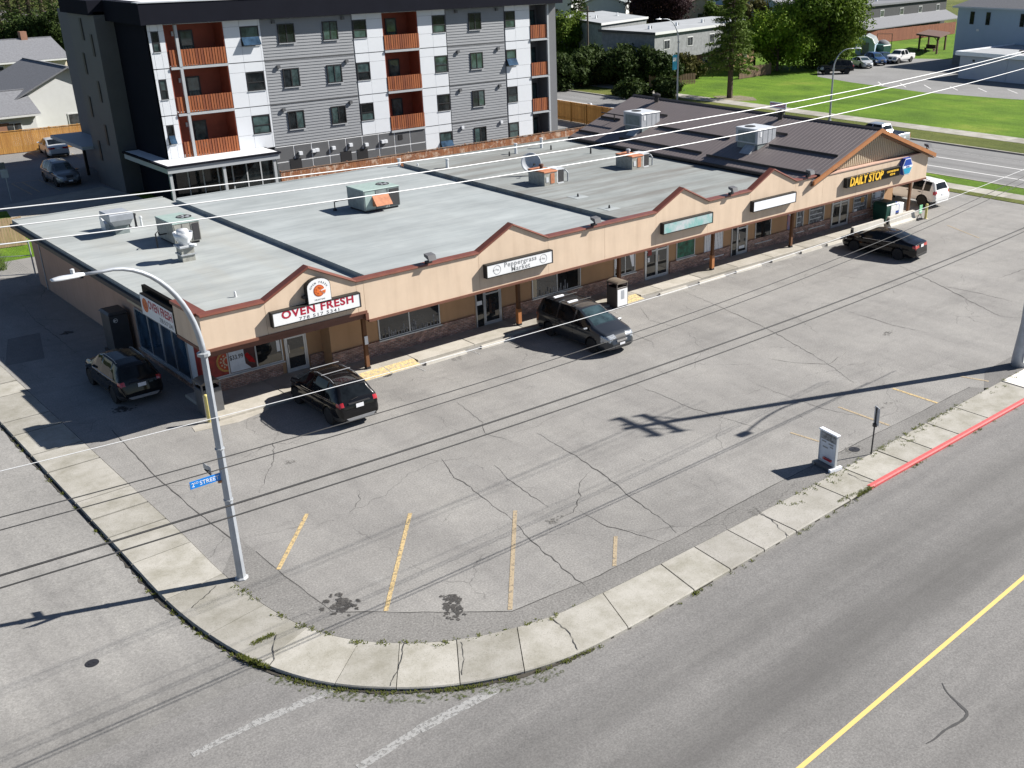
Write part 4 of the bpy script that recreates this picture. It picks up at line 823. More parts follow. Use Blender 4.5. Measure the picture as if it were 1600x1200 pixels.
U1 = rtu('rooftop_unit', 'large pale green rooftop air conditioner with rusty intake hood', 28.45, 50.35, 30.65, 52.1, 3.68, 1.2, ('hvac_green','hvac_side','hvac_green'), hood=(28.95,29.95))
MB().tube([(28.45,51.9,4.2),(27.9,52.0,4.2),(27.6,52.05,4.15),(27.6,52.05,3.70)], .035, 6).build('pipe', 'dark_metal', U1); MB().box(27.52,51.97,3.68,27.68,52.13,3.78).build('pipe_foot', 'dark_metal', U1)
U2 = rtu('rooftop_unit', 'weathered grey rooftop condenser with a fan, behind the white exhaust fan', 18.55, 51.35, 19.85, 53.5, 3.5, 1.12, ('hvac_green','hvac_old','hvac_old'))
MB().tube([(18.5,52.2,4.0),(18.1,52.0,4.05),(18.0,51.9,4.25),(17.8,51.7,4.2),(17.8,51.7,3.52)], .035, 6).build('pipe', 'dark_metal', U2)
U3 = thing('duct_box', 'galvanised flared supply-air box on the left roof', 'duct', (17.5,56,3.5))
MB().box(17.25,55.7,3.5,17.95,56.5,3.95).build('kerb', 'hvac_side', U3); MB().add([(17.2,55.6,3.95),(18.0,55.6,3.95),(18.0,56.6,3.95),(17.2,56.6,3.95),(16.95,55.2,4.3),(18.05,55.2,4.3),(18.05,56.6,4.3),(16.95,56.6,4.3)],[(0,3,2,1),(4,5,6,7),(0,1,5,4),(1,2,6,5),(2,3,7,6),(3,0,4,7)]).build('flare', 'hvac_grey', U3)
MB().bbox(16.92,55.17,4.3,18.08,56.63,4.62,.03).build('hood', 'steel_light', U3); MB().add([(17.1,56.7,3.9),(18.0,56.7,3.9),(18.0,57.4,4.3),(17.1,57.4,4.3),(17.1,57.4,3.5),(18,57.4,3.5),(17.1,56.7,3.5),(18,56.7,3.5)],[(0,1,2,3),(6,7,1,0),(3,2,5,4),(6,0,3,4),(1,7,5,2)]).build('back_hood', 'fan_white', U3)
for i,(x,y,h_) in enumerate(((18.35,56.9,.5),(18.6,56.6,.62),(18.85,56.5,.45))):
    v = thing('roof_vent', ('short black pipe vent closest to the galvanised air box','taller black pipe vent between the two others by the air box','short white pipe vent farthest from the galvanised air box')[i], 'vent', (x,y,3.5), 0, 'vents by the air box'); MB().lathe([(.14,-.01),(.06,.04),(.05,h_),(.08,h_),(.08,h_+.1),(.001,h_+.13)], 10, (x,y,3.5)).build('pipe', ('dark_metal','dark_metal','fan_white')[i], v)
EX = thing('exhaust_fan', 'white bowl-shaped kitchen exhaust fan on a metal kerb', 'exhaust fan', (18.0,48.7,3.5))
MB().box(17.68,48.38,3.48,18.28,48.98,4.15).build('kerb', 'hvac_old', EX); MB().box(17.62,48.32,3.80,18.34,49.04,3.86).build('flange', 'galv', EX); MB().bbox(17.60,48.30,4.15,18.36,49.06,4.24,.02).build('cap', 'galv', EX)
MB().lathe([(.22,0),(.25,.12),(.38,.28),(.44,.58),(.42,.58),(.36,.36),(.26,.32)], 24, (17.98,48.68,4.24)).build('bowl', 'fan_white', EX, smooth=True); MB().lathe([(.27,.34),(.27,.66),(.24,.71),(.001,.73)], 20, (17.98,48.68,4.24)).build('motor_dome', 'fan_white', EX, smooth=True)
MB().lathe([(.16,0),(.16,.08),(.001,.1)],12,(18.25,48.35,4.2)).build('grease_cup', 'fan_white', EX)
for (x0,lab) in ((39.15,'rusty-topped grey rooftop cooler beside the satellite dish'),(46.2,'rusty-topped grey rooftop cooler near the metal roof')):
    y0 = 48.25; z = 3.88; t = thing('rooftop_unit', lab, 'air conditioner', (x0+.6,y0+.8,z))
    MB().box(x0,y0,z-.01,x0+.95,y0+1.5,z+.75).build('casing', 'hvac_old', t); MB().bbox(x0-.03,y0-.03,z+.75,x0+.98,y0+1.53,z+.82,.02).build('lid', 'hvac_rust', t); MB().box(x0+.45,y0-.02,z+.1,x0+.75,y0-.003,z+.68).build('access_panel', 'hvac_rust', t); MB().box(x0+.12,y0-.02,z+.2,x0+.3,y0-.003,z+.5).build('access_panel', 'fan_white', t)
    MB().box(x0+.97,y0+.1,z+.08,x0+1.55,y0+1.0,z+.78).build('condenser', 'coil', t); MB().box(x0+.97,y0+.08,z+.78,x0+1.57,y0+1.02,z+.84).build('condenser_lid', 'fan_white', t); MB().box(x0+.98,y0+.04,z+.0,x0+1.05,y0+.09,z+.8).build('strut', 'fan_white', t); MB().box(x0+1.0,y0+.04,z-.01,x0+1.5,y0+.12,z+.06).build('strut', 'fan_white', t)
    MB().lathe([(.10,0),(.10,.14),(.16,.17),(.13,.27),(.001,.30)],12,(x0+.55,y0+.95,z+.82)).build('flue_cap', 'brownwood' if x0 < 40 else 'hvac_grey', t)
    MB().tube([(x0+1.6,y0+.3,z+.55),(x0+1.8,y0+.25,z+.7),(x0+1.95,y0+.2,z+.5),(x0+1.95,y0+.2,z)], .05, 7).build('pipe', 'galv', t); MB().lathe([(.14,0),(.14,.3),(.1,.34)],12,(x0+1.72,y0+.5,z+.4)).build('meter', 'dark_metal' if x0<40 else 'fan_white', t)
SD = thing('satellite_dish', 'round grey satellite dish behind the rusty rooftop cooler', 'dish', (40.6,51.3,3.88))
ds = MB(); ds.lathe([(.02,-.10),(.3,-.07),(.55,.0),(.62,.05),(.60,.06),(.52,.02),(.28,-.05),(.001,-.08)], 24); dm = Matrix.Translation((0,0,.75)) @ Matrix.Rotation(math.radians(-28),4,'Z') @ Matrix.Rotation(math.radians(70),4,'X')
ds.v = [tuple(dm @ Vector(p)) for p in ds.v]; ds.build('reflector', 'hvac_grey', SD, smooth=True, world=False); MB().tube([(0,.1,0),(0,.08,.7)], .04, 7).build('mast', 'galv', SD, world=False); MB().tube([(0,0,.4),(-.2,-.55,.75)], .015, 5).build('arm', 'dark_metal', SD, world=False); MB().box(-.25,-.62,.70,-.15,-.52,.82).build('receiver', 'dark_metal', SD, world=False)
for (px,py,z,h_,lab) in ((903,307.5,3.88,.12,'low pipe vent in the middle of a pale roof patch'),(952,325.5,3.88,.12,'low pipe vent in a square dark-edged roof patch'),(699,262,3.88,.5,'white pipe vent at the back of the right roof, nearer the roof step'),(624,260,3.68,.45,'white pipe vent by the roof step at the back edge'),(653,264,3.68,.3,'short white pipe vent by the roof step'),(806,240,3.88,.62,'tall white vent at the back parapet by the worn fence'),(846,231,3.88,.62,'tall white vent at the back parapet, closer to the metal roof'),(861,234,3.88,.25,'dark box vent at the back edge of the right roof'),(796,244,3.88,.25,'dark stub vent at the back edge of the right roof'),(923,240,3.88,.35,'thin rod vent near the metal roof eave'),(368,464,3.5,.18,'small white pipe vent behind the OVEN FRESH parapet')):
    c = P(px,py,z); v = thing('roof_vent', lab, 'vent', c); big = h_ > .4
    MB().lathe([(.10 if big else .06,-.01),(.09 if big else .05,h_),(.13 if big else .05,h_),(.12 if big else .03,h_+.06),(.001,h_+.08)], 12, c).build('pipe', 'fan_white' if 'white' in lab else 'dark_metal', v)
    if h_ <= .12: MB().box(c[0]-.45,c[1]-.45,z+.002,c[0]+.45,c[1]+.45,z+.012).build('flashing', 'roof_mid', v)
def slopez(x): return EZ+(RZ2-EZ)*(1-abs(x-RX)/(RX-EX0))
for (xc,y0,lab) in ((FX(54.2),53.6,'light grey rooftop unit high on the brown metal roof at the back'),(FX(54.4),43.45,'light grey rooftop unit on the brown metal roof nearer the gable front')):
    z = slopez(xc-.9)-.05; t = thing('rooftop_unit', lab, 'air conditioner', (xc,y0+.9,z))
    MB().box(xc-.85,y0+.05,z,xc+.75,y0+1.75,z+.42).build('roof_kerb', 'hvac_side', t); MB().box(xc-.95,y0,z+.42,xc+.8,y0+1.8,z+1.27).build('casing', 'hvac_grey', t); MB().bbox(xc-.98,y0-.03,z+1.27,xc+.83,y0+1.83,z+1.33,.02).build('lid', 'fan_white', t)
    MB().lathe([(.34,0),(.34,.03),(.30,.03),(.30,.01),(.001,.008)],20,(xc-.3,y0+1.2,z+1.33)).build('fan_guard', 'coil', t)
    for fx in (-.45,.05,.45): MB().box(xc+fx-.008,y0-.012,z+.46,xc+fx+.008,y0-.002,z+1.24).build('panel_seam', 'hvac_side', t)
    MB().box(xc-.72,y0-.016,z+.85,xc-.58,y0-.003,z+1.15).build('label_plate', 'sign_white', t); MB().box(xc-.962,y0+.2,z+.5,xc-.951,y0+1.6,z+1.15).build('coil', 'hvac_side', t)
    m = MB(); m.add([(xc-.86,y0+.2,z+.35),(xc-.86,y0+1.0,z+.35),(xc-1.5,y0+1.0,slopez(xc-1.5)+.02),(xc-1.5,y0+.2,slopez(xc-1.5)+.02),(xc-.86,y0+.2,z),(xc-.86,y0+1.0,z)],[(0,1,2,3),(0,3,4),(1,5,2)]); m.build('duct', 'galv', t)
for (y,lab) in ((56.3,'dark roof vent with a pale cap on the ridge toward the back'),(44.9,'dark mushroom vent on the ridge of the metal roof')):
    v = thing('ridge_vent', lab, 'vent', (56.3,y,6.1)); MB().lathe([(.16,0),(.16,.45),(.3,.5),(.3,.62),(.001,.74)],12,(56.3,y,6.15)).build('stack', 'metal_roof_dark', v)
pv = thing('roof_rail', 'small freestanding rail and post on the back of the metal roof', 'rail', (53.1,57.4,5.05)); MB().box(53.07,56.2,5.55,53.13,58.7,5.62).build('rail', 'metal_roof_dark', pv); MB().box(53.07,57.3,5.0,53.13,57.36,5.55).build('post', 'metal_roof_dark', pv)
rs = thing('realty_board', 'small pink and white board standing behind the metal roof ridge', 'sign', (59.4,47.5,4.9)); MB().box(59.35,46.9,6.35,59.41,48.3,6.75).build('board', 'poster_white', rs); MB().box(59.34,46.95,6.47,59.349,48.25,6.52).build('print', 'red_paint', rs); MB().box(59.34,46.95,6.6,59.349,48.25,6.65).build('print', 'red_paint', rs); MB().box(59.37,47.0,5.2,59.4,47.05,6.35).build('post', 'galv', rs)
# ================================================================ SITE FURNITURE
wsl = ['nearest the OVEN FRESH ramp','just before the dark minivan','second past the litter bin','third past the litter bin','under the faded sign','under the blank sign','past the fourth post','beside the black sedan']
for i,(x0,x1) in enumerate(((23.4,25.6),(26.4,28.3),(37.9,40.0),(40.9,43.0),(43.9,46.1),(47.0,49.2),(49.7,51.7),(52.2,54.2))):
    t = MB().prism([(0,0),(1,0),(1,1),(0,1)],0,1); o = MB(); L = x1-x0; o.add([(-L/2,-.09,0),(L/2,-.09,0),(L/2,.09,0),(-L/2,.09,0),(-L/2+.05,-.055,.13),(L/2-.05,-.055,.13),(L/2-.05,.055,.13),(-L/2+.05,.055,.13)],[(0,3,2,1),(4,5,6,7),(0,1,5,4),(1,2,6,5),(2,3,7,6),(3,0,4,7)])
    ob = o.build('wheel_stop', 'precast'); ob.location = ((x0+x1)/2,37.5,.0); tag(ob, 'low concrete wheel stop on the asphalt, '+wsl[i], 'wheel stop', 'wheel stops along the store kerb')
for i,(x0,x1,lab) in enumerate(((54.9,58.1,'white concrete barrier in front of the black sedan'),(58.75,61.65,'white concrete barrier beside the green sign and yellow post'))):
    o = thing('concrete_barrier', lab, 'barrier', (x0,37.6,0), 0, 'concrete barriers'); m = MB(); y = 37.62
    sec = [(-.26,0),(.26,0),(.26,.10),(.14,.26),(.10,.66),(-.10,.66),(-.14,.26),(-.26,.10)]; n = len(sec)
    m.add([(x0,y+a,b) for a,b in sec]+[(x1,y+a,b) for a,b in sec], [tuple(range(n-1,-1,-1)), tuple(range(n,2*n))]+[(k,(k+1)%n,n+(k+1)%n,n+k) for k in range(n)]); m.build('body', 'precast', o); MB().box(x0-.06,y-.05,.2,x0-.001,y+.05,.5).build('tongue', 'dark_metal', o)
def litter(name, label, c, w, d, h, mats, panel=None):
    t = thing(name, label, 'bin', c); x,y,z = c
    MB().bbox(x-w/2,y-d/2,z,x+w/2,y+d/2,z+h*.78,.01).build('body', mats[0], t); 
    for sx in (-1,1):
        for sy in (-1,1): MB().box(x+sx*(w/2-.03)-.03,y+sy*(d/2-.03)-.03,z+h*.78,x+sx*(w/2-.03)+.03,y+sy*(d/2-.03)+.03,z+h*.93).build('lid_post', mats[0], t)
    m = MB(); n = 8; vs = []
    for k in range(n+1):
        a = PI*k/n; vs += [(x-w/2*1.04*math.cos(a),y-d/2-.02,z+h*.93+.10*h*math.sin(a)),(x-w/2*1.04*math.cos(a),y+d/2+.02,z+h*.93+.10*h*math.sin(a))]
    m.add(vs, [(2*k,2*k+2,2*k+3,2*k+1) for k in range(n)]+[tuple(2*k for k in range(n,-1,-1)),tuple(2*k+1 for k in range(n+1)),(0,1,2*n+1,2*n)]); m.build('lid', mats[1], t)
    MB().box(x-w/2+.06,y-d/2+.06,z+h*.7,x+w/2-.06,y+d/2-.06,z+h*.80).build('liner', 'sign_black', t)
    for k in range(5): MB().box(x-w/2-.008,y-d/2+.05+k*(d-.1)/5,z+.05,x-w/2-.001,y-d/2+.03+(k+1)*(d-.1)/5-.02,z+h*.74).build('slat', mats[0], t)
    if panel: MB().box(x-w/2+.04,y-d/2-.012,z+.1,x+w/2-.04,y-d/2-.001,z+h*.72).build('panel', panel, t); MB().box(x-.1,y-d/2-.016,z+.45,x+.12,y-d/2-.013,z+.9).build('print', 'hvac_grey', t)
    return t
litter('litter_bin', 'brown litter bin with a white poster panel beside the minivan', (35.15,37.75,.02), .75,.75,1.35, ('bin_brown','bin_top'), 'sign_white')
litter('litter_bin', 'grey-brown litter bin at the corner of the pizza shop behind the lamp post', (14.35,39.0,.02), .78,.78,1.4, ('bin_grey','bin_top'))
gb = thing('donation_bin', 'dark green drop box with white end panel outside the convenience store', 'bin', (60.0,38.75,.12)); m = MB(); m.add([(59.5,38.3,.12),(60.5,38.3,.12),(60.5,39.25,.12),(59.5,39.25,.12),(59.45,38.25,1.15),(60.55,38.25,1.15),(60.55,39.3,1.15),(59.45,39.3,1.15)],[(0,3,2,1),(0,1,5,4),(1,2,6,5),(2,3,7,6),(3,0,4,7),(4,5,6,7)]); m.build('body', 'bin_green', gb)
MB().add([(59.43,38.23,1.151),(60.57,38.23,1.151),(60.57,39.32,1.151),(59.43,39.32,1.151),(59.55,38.38,1.33),(60.45,38.38,1.33),(60.45,39.2,1.33),(59.55,39.2,1.33)],[(0,1,5,4),(1,2,6,5),(2,3,7,6),(3,0,4,7),(4,5,6,7)]).build('lid', 'bin_green', gb); MB().box(59.95,38.24,.25,60.5,38.29,1.1).build('panel', 'sign_white', gb); MB().box(60.56,38.4,.3,60.6,39.1,1.0).build('side_panel', 'bin_grey', gb)
nb = thing('newspaper_box', 'small white and navy newspaper box next to the green drop box', 'box', (60.95,38.7,.12)); MB().bbox(60.75,38.45,.45,61.2,38.9,1.1,.03).build('case', 'blue_sign', nb); MB().box(60.8,38.43,.6,61.15,38.449,1.0).build('window', 'sign_white', nb); MB().box(60.9,38.6,.12,61.05,38.75,.45).build('pedestal', 'bin_grey', nb); MB().bbox(61.3,38.5,.12,61.8,38.95,1.0,.03).build('case', 'sign_white', nb)
def bollard(c, h, lab):
    t = thing('bollard', lab, 'bollard', c, 0, 'yellow bollards'); MB().lathe([(.085,-.02),(.085,h-.04),(.06,h),(.001,h+.01)],14,c).build('post', 'bollard_yellow', t, smooth=False); MB().lathe([(.2,-.01),(.2,.015),(.001,.02)],12,c).build('footing', 'walkway', t)
bollard((13.9,38.1,0),1.15,'pale yellow bollard in front of the corner litter bin'); bollard((62.5,37.2,0),1.0,'yellow bollard at the parking end of the convenience store')
gs = thing('sandwich_board', 'small bright green notice on a low stand by the concrete barrier', 'sign', (61.95,37.3,0)); MB().box(61.78,37.27,.45,62.1,37.3,1.0).build('notice', 'green_paper', gs); MB().box(61.78,37.26,.55,62.1,37.269,.62).build('print', 'sign_white', gs); MB().tube([(61.8,37.45,0),(61.94,37.3,.5)],.02,6).build('leg', 'dark_metal', gs); MB().tube([(62.1,37.2,0),(61.94,37.3,.5)],.02,6).build('leg', 'dark_metal', gs); MB().box(61.7,37.2,0,62.25,37.45,.08).build('base', 'dark_metal', gs)
mb_ = thing('parcel_mailbox', 'tall dark grey postal box standing against the side wall', 'mailbox', (14.4,48.5,0)); MB().box(13.75,47.85,0,14.7,49.15,.1).build('plinth', 'dark_metal', mb_); MB().bbox(13.85,47.95,.1,14.65,49.05,1.9,.06).build('case', 'mailbox', mb_); MB().add([(13.8,47.9,1.901),(14.7,47.9,1.901),(14.7,49.1,1.901),(13.8,49.1,1.901),(13.9,48.0,2.0),(14.65,48.0,2.0),(14.65,49.0,2.0),(13.9,49.0,2.0)],[(0,1,5,4),(1,2,6,5),(2,3,7,6),(3,0,4,7),(4,5,6,7)]).build('roof', 'mailbox', mb_)
m = MB(); n=14; m.add([(14.1+.10*math.cos(2*PI*k/n),47.948,1.62+.10*math.sin(2*PI*k/n)) for k in range(n)]+[(14.1+.08*math.cos(2*PI*k/n),47.948,1.62+.08*math.sin(2*PI*k/n)) for k in range(n)],[(k,(k+1)%n,n+(k+1)%n,n+k) for k in range(n)]); m.add([(14.03,47.947,1.58),(14.17,47.947,1.62),(14.04,47.947,1.66)],[(0,1,2)]); m.build('emblem', 'sign_white', mb_)
# A-frame board by the pavement
A = thing('message_board', 'white framed message board standing at the pavement edge with dark banner on top', 'sign', (28.15,19.45,0), 0)
ax, ay = np.array(P(1279,722)[:2]), np.array(P(1305,736)[:2]); dv = (ay-ax); LW_ = np.linalg.norm(dv); dv /= LW_; ang = math.atan2(dv[1],dv[0])
A.location = (float((ax+ay)[0]/2), float((ax+ay)[1]/2), 0.0); A.rotation_euler = (0,0,ang); w2 = .42
MB().box(-w2,-.05,.12,-w2+.03,.05,1.32).build('frame', 'house_white', A, world=False); MB().box(w2-.03,-.05,.12,w2,.05,1.32).build('frame', 'house_white', A, world=False); MB().bbox(-w2-.02,-.09,1.32,w2+.02,.09,1.37,.01).build('cap', 'blank_white', A, world=False); MB().box(-w2+.05,-.05,.12,w2-.05,.05,.2).build('frame', 'house_white', A, world=False)
MB().box(-w2+.031,-.03,.2,w2-.031,.03,1.318).build('board', 'poster_white', A, world=False); MB().box(-w2+.06,-.036,1.0,w2-.06,-.031,1.29).build('banner', 'header_print', A, world=False); MB().box(-.15,-.10,.28,.25,-.04,.36).build('handle', 'lamp_red', A, world=False)
for k,(x0,x1,z) in enumerate(((-.3,-.1,.9),(.02,.25,.88),(-.25,.0,.7),(.1,.25,.78))): MB().box(x0,-.036,z,x1,-.031,z+.05).build('print', 'letter_grey', A, world=False)
MB().box(-w2-.05,-.28,0,-w2+.06,.28,.12).build('foot', 'precast_dark', A, world=False); MB().box(w2-.06,-.28,0,w2+.05,.28,.12).build('foot', 'blank_white', A, world=False); MB().box(-w2+.1,-.26,.03,w2-.08,-.06,.14).build('tray', 'bin_grey', A, world=False)
text('lettering', 'BOTTLE', .2, 'letter_grey', A, Matrix(((1,0,0,0),(0,0,-1,-.037),(0,1,0,1.23),(0,0,0,1))), .002, bold=.006) if 0 else None
sp_ = thing('sign_post', 'thin steel post with an edge-on parking sign by the red kerb', 'sign', (30.23,19.04,0)); MB().tube([(30.23,19.04,-.05),(30.26,19.03,1.85)], .028, 8).build('post', 'dark_metal', sp_); sb = MB().box(-.17,-.012,1.18,.17,.012,1.85); mm = Matrix.Translation((30.25,19.03,0)) @ Matrix.Rotation(math.radians(62),4,'Z'); sb.v = [tuple(mm @ Vector((p[0],p[1]-.04,p[2]))) for p in sb.v]; sb.build('plate', 'hvac_grey', sp_); sb = MB().box(-.06,-.06,1.1,.06,.06,1.22); sb.v = [tuple(mm @ Vector(p)) for p in sb.v]; sb.build('clamp', 'dark_metal', sp_)
# street lamp with the blue street-name blade
def streetlamp(label, base, h, arm, adir, r0=.11, blade=False, banner=False):
    t = thing('street_lamp', label, 'street lamp', base); x,y,z = base; ca, sa = math.cos(adir), math.sin(adir)
    MB().lathe([(.2,0),(.2,.03),(.14,.06),(.13,.3),(.001,.3)],8,base).build('base_plate', 'galv', t)
    pole = MB().tube([(x,y,z),(x,y,z+h*.45),(x,y,z+h*.72)], [r0,r0*.82,r0*.70], 8); pole.build('pole', 'steel_light', t)
    pts = []; z0 = z+h*.72
    for k in range(15):
        a = k/14*PI*.52; R1 = arm*.62; pts.append((x+ca*(R1*(1-math.cos(a))), y+sa*(R1*(1-math.cos(a))), z0+(h*.28)*math.sin(a)/math.sin(PI*.5)))
    e = pts[-1]; pts.append((x+ca*arm*.82,y+sa*arm*.82,e[2]+.02)); a_ = MB().tube(pts, [r0*.66-(r0*.36)*k/15 for k in range(16)], 8); a_.build('arm', 'steel_light', t, smooth=True)
    MB().lathe([(r0*.9,0),(r0*1.3,.02),(r0*1.3,.10),(r0*.8,.12)],10,(x,y,z0-.04)).build('collar', 'galv', t)
    hd = MB(); prof = [(0,.06,.05),(.08,.08,.07),(.18,.13,.075),(.55,.14,.065),(.70,.12,.045),(.76,.09,.03)]; vs = []; n = 10
    for (s_,hw,hh) in prof:
        for k in range(n):
            q = 2*PI*k/n; vs.append((x+ca*(arm*.80+s_)-sa*hw*math.cos(q), y+sa*(arm*.80+s_)+ca*hw*math.cos(q), e[2]+.01+hh*math.sin(q)*(.5 if math.sin(q) < 0 else 1)))
    hd.add(vs, [(i*n+k,i*n+(k+1)%n,(i+1)*n+(k+1)%n,(i+1)*n+k) for i in range(5) for k in range(n)]+[tuple(range(n-1,-1,-1)),tuple(range(5*n,6*n))]); hd.build('head', 'fan_white', t, smooth=True)
    MB().lathe([(.05,0),(.05,.1),(.001,.12)],8,(x+ca*(arm*.8+.25),y+sa*(arm*.8+.25),e[2]+.09)).build('photocell', 'fan_white', t)
    if blade:
        b_ = MB().box(x-.98,y-.012,z+3.28,x-.1,y+.012,z+3.50); b_.build('name_blade', 'street_blue', t); text('lettering', '2   STREET', .17, 'letter_white', t, frontmtx(x-.55,y-.014,z+3.385), .002); text('lettering', 'ND', .08, 'letter_white', t, frontmtx(x-.80,y-.014,z+3.43), .002)
        MB().box(x-.2,y-.03,z+3.2,x-.05,y+.03,z+3.26).build('bracket', 'rake', t); MB().tube([(x-.35,y+.02,z+3.5),(x-.42,y+.25,z+3.62),(x-.30,y+.1,z+3.55)],.02,5).build('cross_bracket', 'dark_metal', t); MB().box(x-.34,y+.05,z+3.52,x-.32,y+.55,z+3.70).build('side_blade', 'galv', t)
        for zz in (2.6,4.2): MB().lathe([(r0*1.02,0),(r0*1.02,.03)],10,(x,y,z+zz)).build('strap', 'galv', t)
    if banner: MB().box(x-.85,y-.01,z+3.6,x-.15,y+.01,z+5.2).build('banner', 'teal_sign', t); MB().box(x-.8,y-.013,z+4.5,x-.3,y-.011,z+4.9).build('print', 'sign_white', t)
    return t
streetlamp('tall galvanised street lamp on the corner carrying a blue street name blade', (9.9,26.77,0), 9.7, 3.15, PI, r0=.135, blade=True)
streetlamp('street lamp with a teal banner on the far side of the cross street', P(1058,160), 9.0, 3.0, PI*.95, banner=True)
streetlamp('plain street lamp by the far path across the lawn, arm toward the road', (92.0,67.0,0), 6.9, 2.6, -PI*.15)
# ================================================================ VEHICLES
SPEC = {
 'suv': dict(tl=(.26,.50,.92,1.07), L=4.52, ra=.95, wb=2.69, wr=.355, bot=.27, top=[(0,.60),(.03,.76),(.08,.98),(.14,1.10),(.50,1.56),(.64,1.62),(1.2,1.68),(2.3,1.67),(2.75,1.60),(3.45,1.13),(3.56,1.09),(4.1,1.01),(4.36,.90),(4.46,.74),(4.52,.56)],
   belt=[(0,.58),(.08,.95),(.2,1.08),(1.5,1.03),(3.3,.99),(4.1,.92),(4.4,.78),(4.52,.54)], hw=[(0,.72),(.06,.80),(.25,.88),(.8,.915),(2,.92),(3.6,.91),(4.1,.86),(4.36,.74),(4.52,.55)], rg=(.17,.48), ws=(2.80,3.42), sg=(.62,3.32), pil=(1.12,2.12), clad=True, rails=True),
 'sedan': dict(tl=(.20,.44,.76,.93), L=4.85, ra=1.08, wb=2.78, wr=.335, bot=.20, top=[(0,.56),(.04,.80),(.09,.98),(.45,1.05),(.62,1.08),(1.65,1.395),(2.1,1.45),(2.7,1.445),(3.0,1.39),(3.75,1.02),(3.86,.985),(4.5,.84),(4.75,.70),(4.85,.52)],
   belt=[(0,.54),(.08,.92),(.8,.98),(2.5,.95),(3.7,.92),(4.5,.78),(4.85,.50)], hw=[(0,.68),(.08,.80),(.4,.89),(1.1,.915),(2.4,.92),(3.9,.905),(4.45,.82),(4.7,.68),(4.85,.48)], rg=(.66,1.62), ws=(3.04,3.72), sg=(1.20,3.62), pil=(2.28,), clad=False, rails=False),
 'van': dict(tl=(.14,.62,.85,1.4), L=5.13, ra=1.08, wb=3.0, wr=.345, bot=.22, top=[(0,.60),(.04,1.0),(.10,1.16),(.28,1.62),(.46,1.71),(2.5,1.75),(2.95,1.71),(4.05,1.19),(4.16,1.15),(4.75,1.01),(4.97,.90),(5.07,.76),(5.13,.55)],
   belt=[(0,.58),(.1,1.08),(3,1.04),(4.1,1.02),(4.7,.93),(5.0,.82),(5.13,.53)], hw=[(0,.80),(.06,.88),(.3,.95),(2,.975),(3.9,.965),(4.6,.92),(4.95,.82),(5.07,.70),(5.13,.55)], rg=(.12,.28), ws=(3.0,4.03), sg=(.50,3.9), pil=(1.62,2.80), clad=False, rails=True),
 'offroad': dict(tl=(.20,.66,.92,1.18), L=4.82, ra=1.02, wb=2.79, wr=.40, bot=.40, top=[(0,.72),(.04,1.05),(.09,1.20),(.30,1.66),(.44,1.76),(1.5,1.82),(2.5,1.80),(2.75,1.74),(3.3,1.23),(3.42,1.18),(4.4,1.10),(4.66,.95),(4.82,.62)],
   belt=[(0,.70),(.1,1.15),(3.2,1.12),(4.3,1.03),(4.82,.60)], hw=[(0,.82),(.06,.89),(.3,.94),(2,.96),(3.9,.955),(4.5,.88),(4.7,.74),(4.82,.56)], rg=(.11,.30), ws=(2.78,3.28), sg=(.50,3.18), pil=(1.05,1.95), clad=False, rails=True),
 'pickup': dict(tl=(.07,.78,.8,1.2), L=5.7, ra=1.15, wb=3.55, wr=.40, bot=.42, top=[(0,.75),(.03,1.16),(.07,1.24),(1.78,1.24),(1.84,1.26),(1.95,1.72),(2.08,1.84),(3.35,1.85),(3.6,1.78),(4.15,1.30),(4.25,1.24),(5.25,1.14),(5.55,.96),(5.7,.68)],
   belt=[(0,.72),(.06,1.20),(1.8,1.22),(4.1,1.18),(5.2,1.06),(5.7,.66)], hw=[(0,.90),(.06,.95),(.5,.98),(4.8,.98),(5.4,.88),(5.7,.64)], rg=(1.86,1.95), ws=(3.62,4.12), sg=(2.06,4.0), pil=(2.95,), clad=False, rails=False, bed=(.14,1.72)),
}
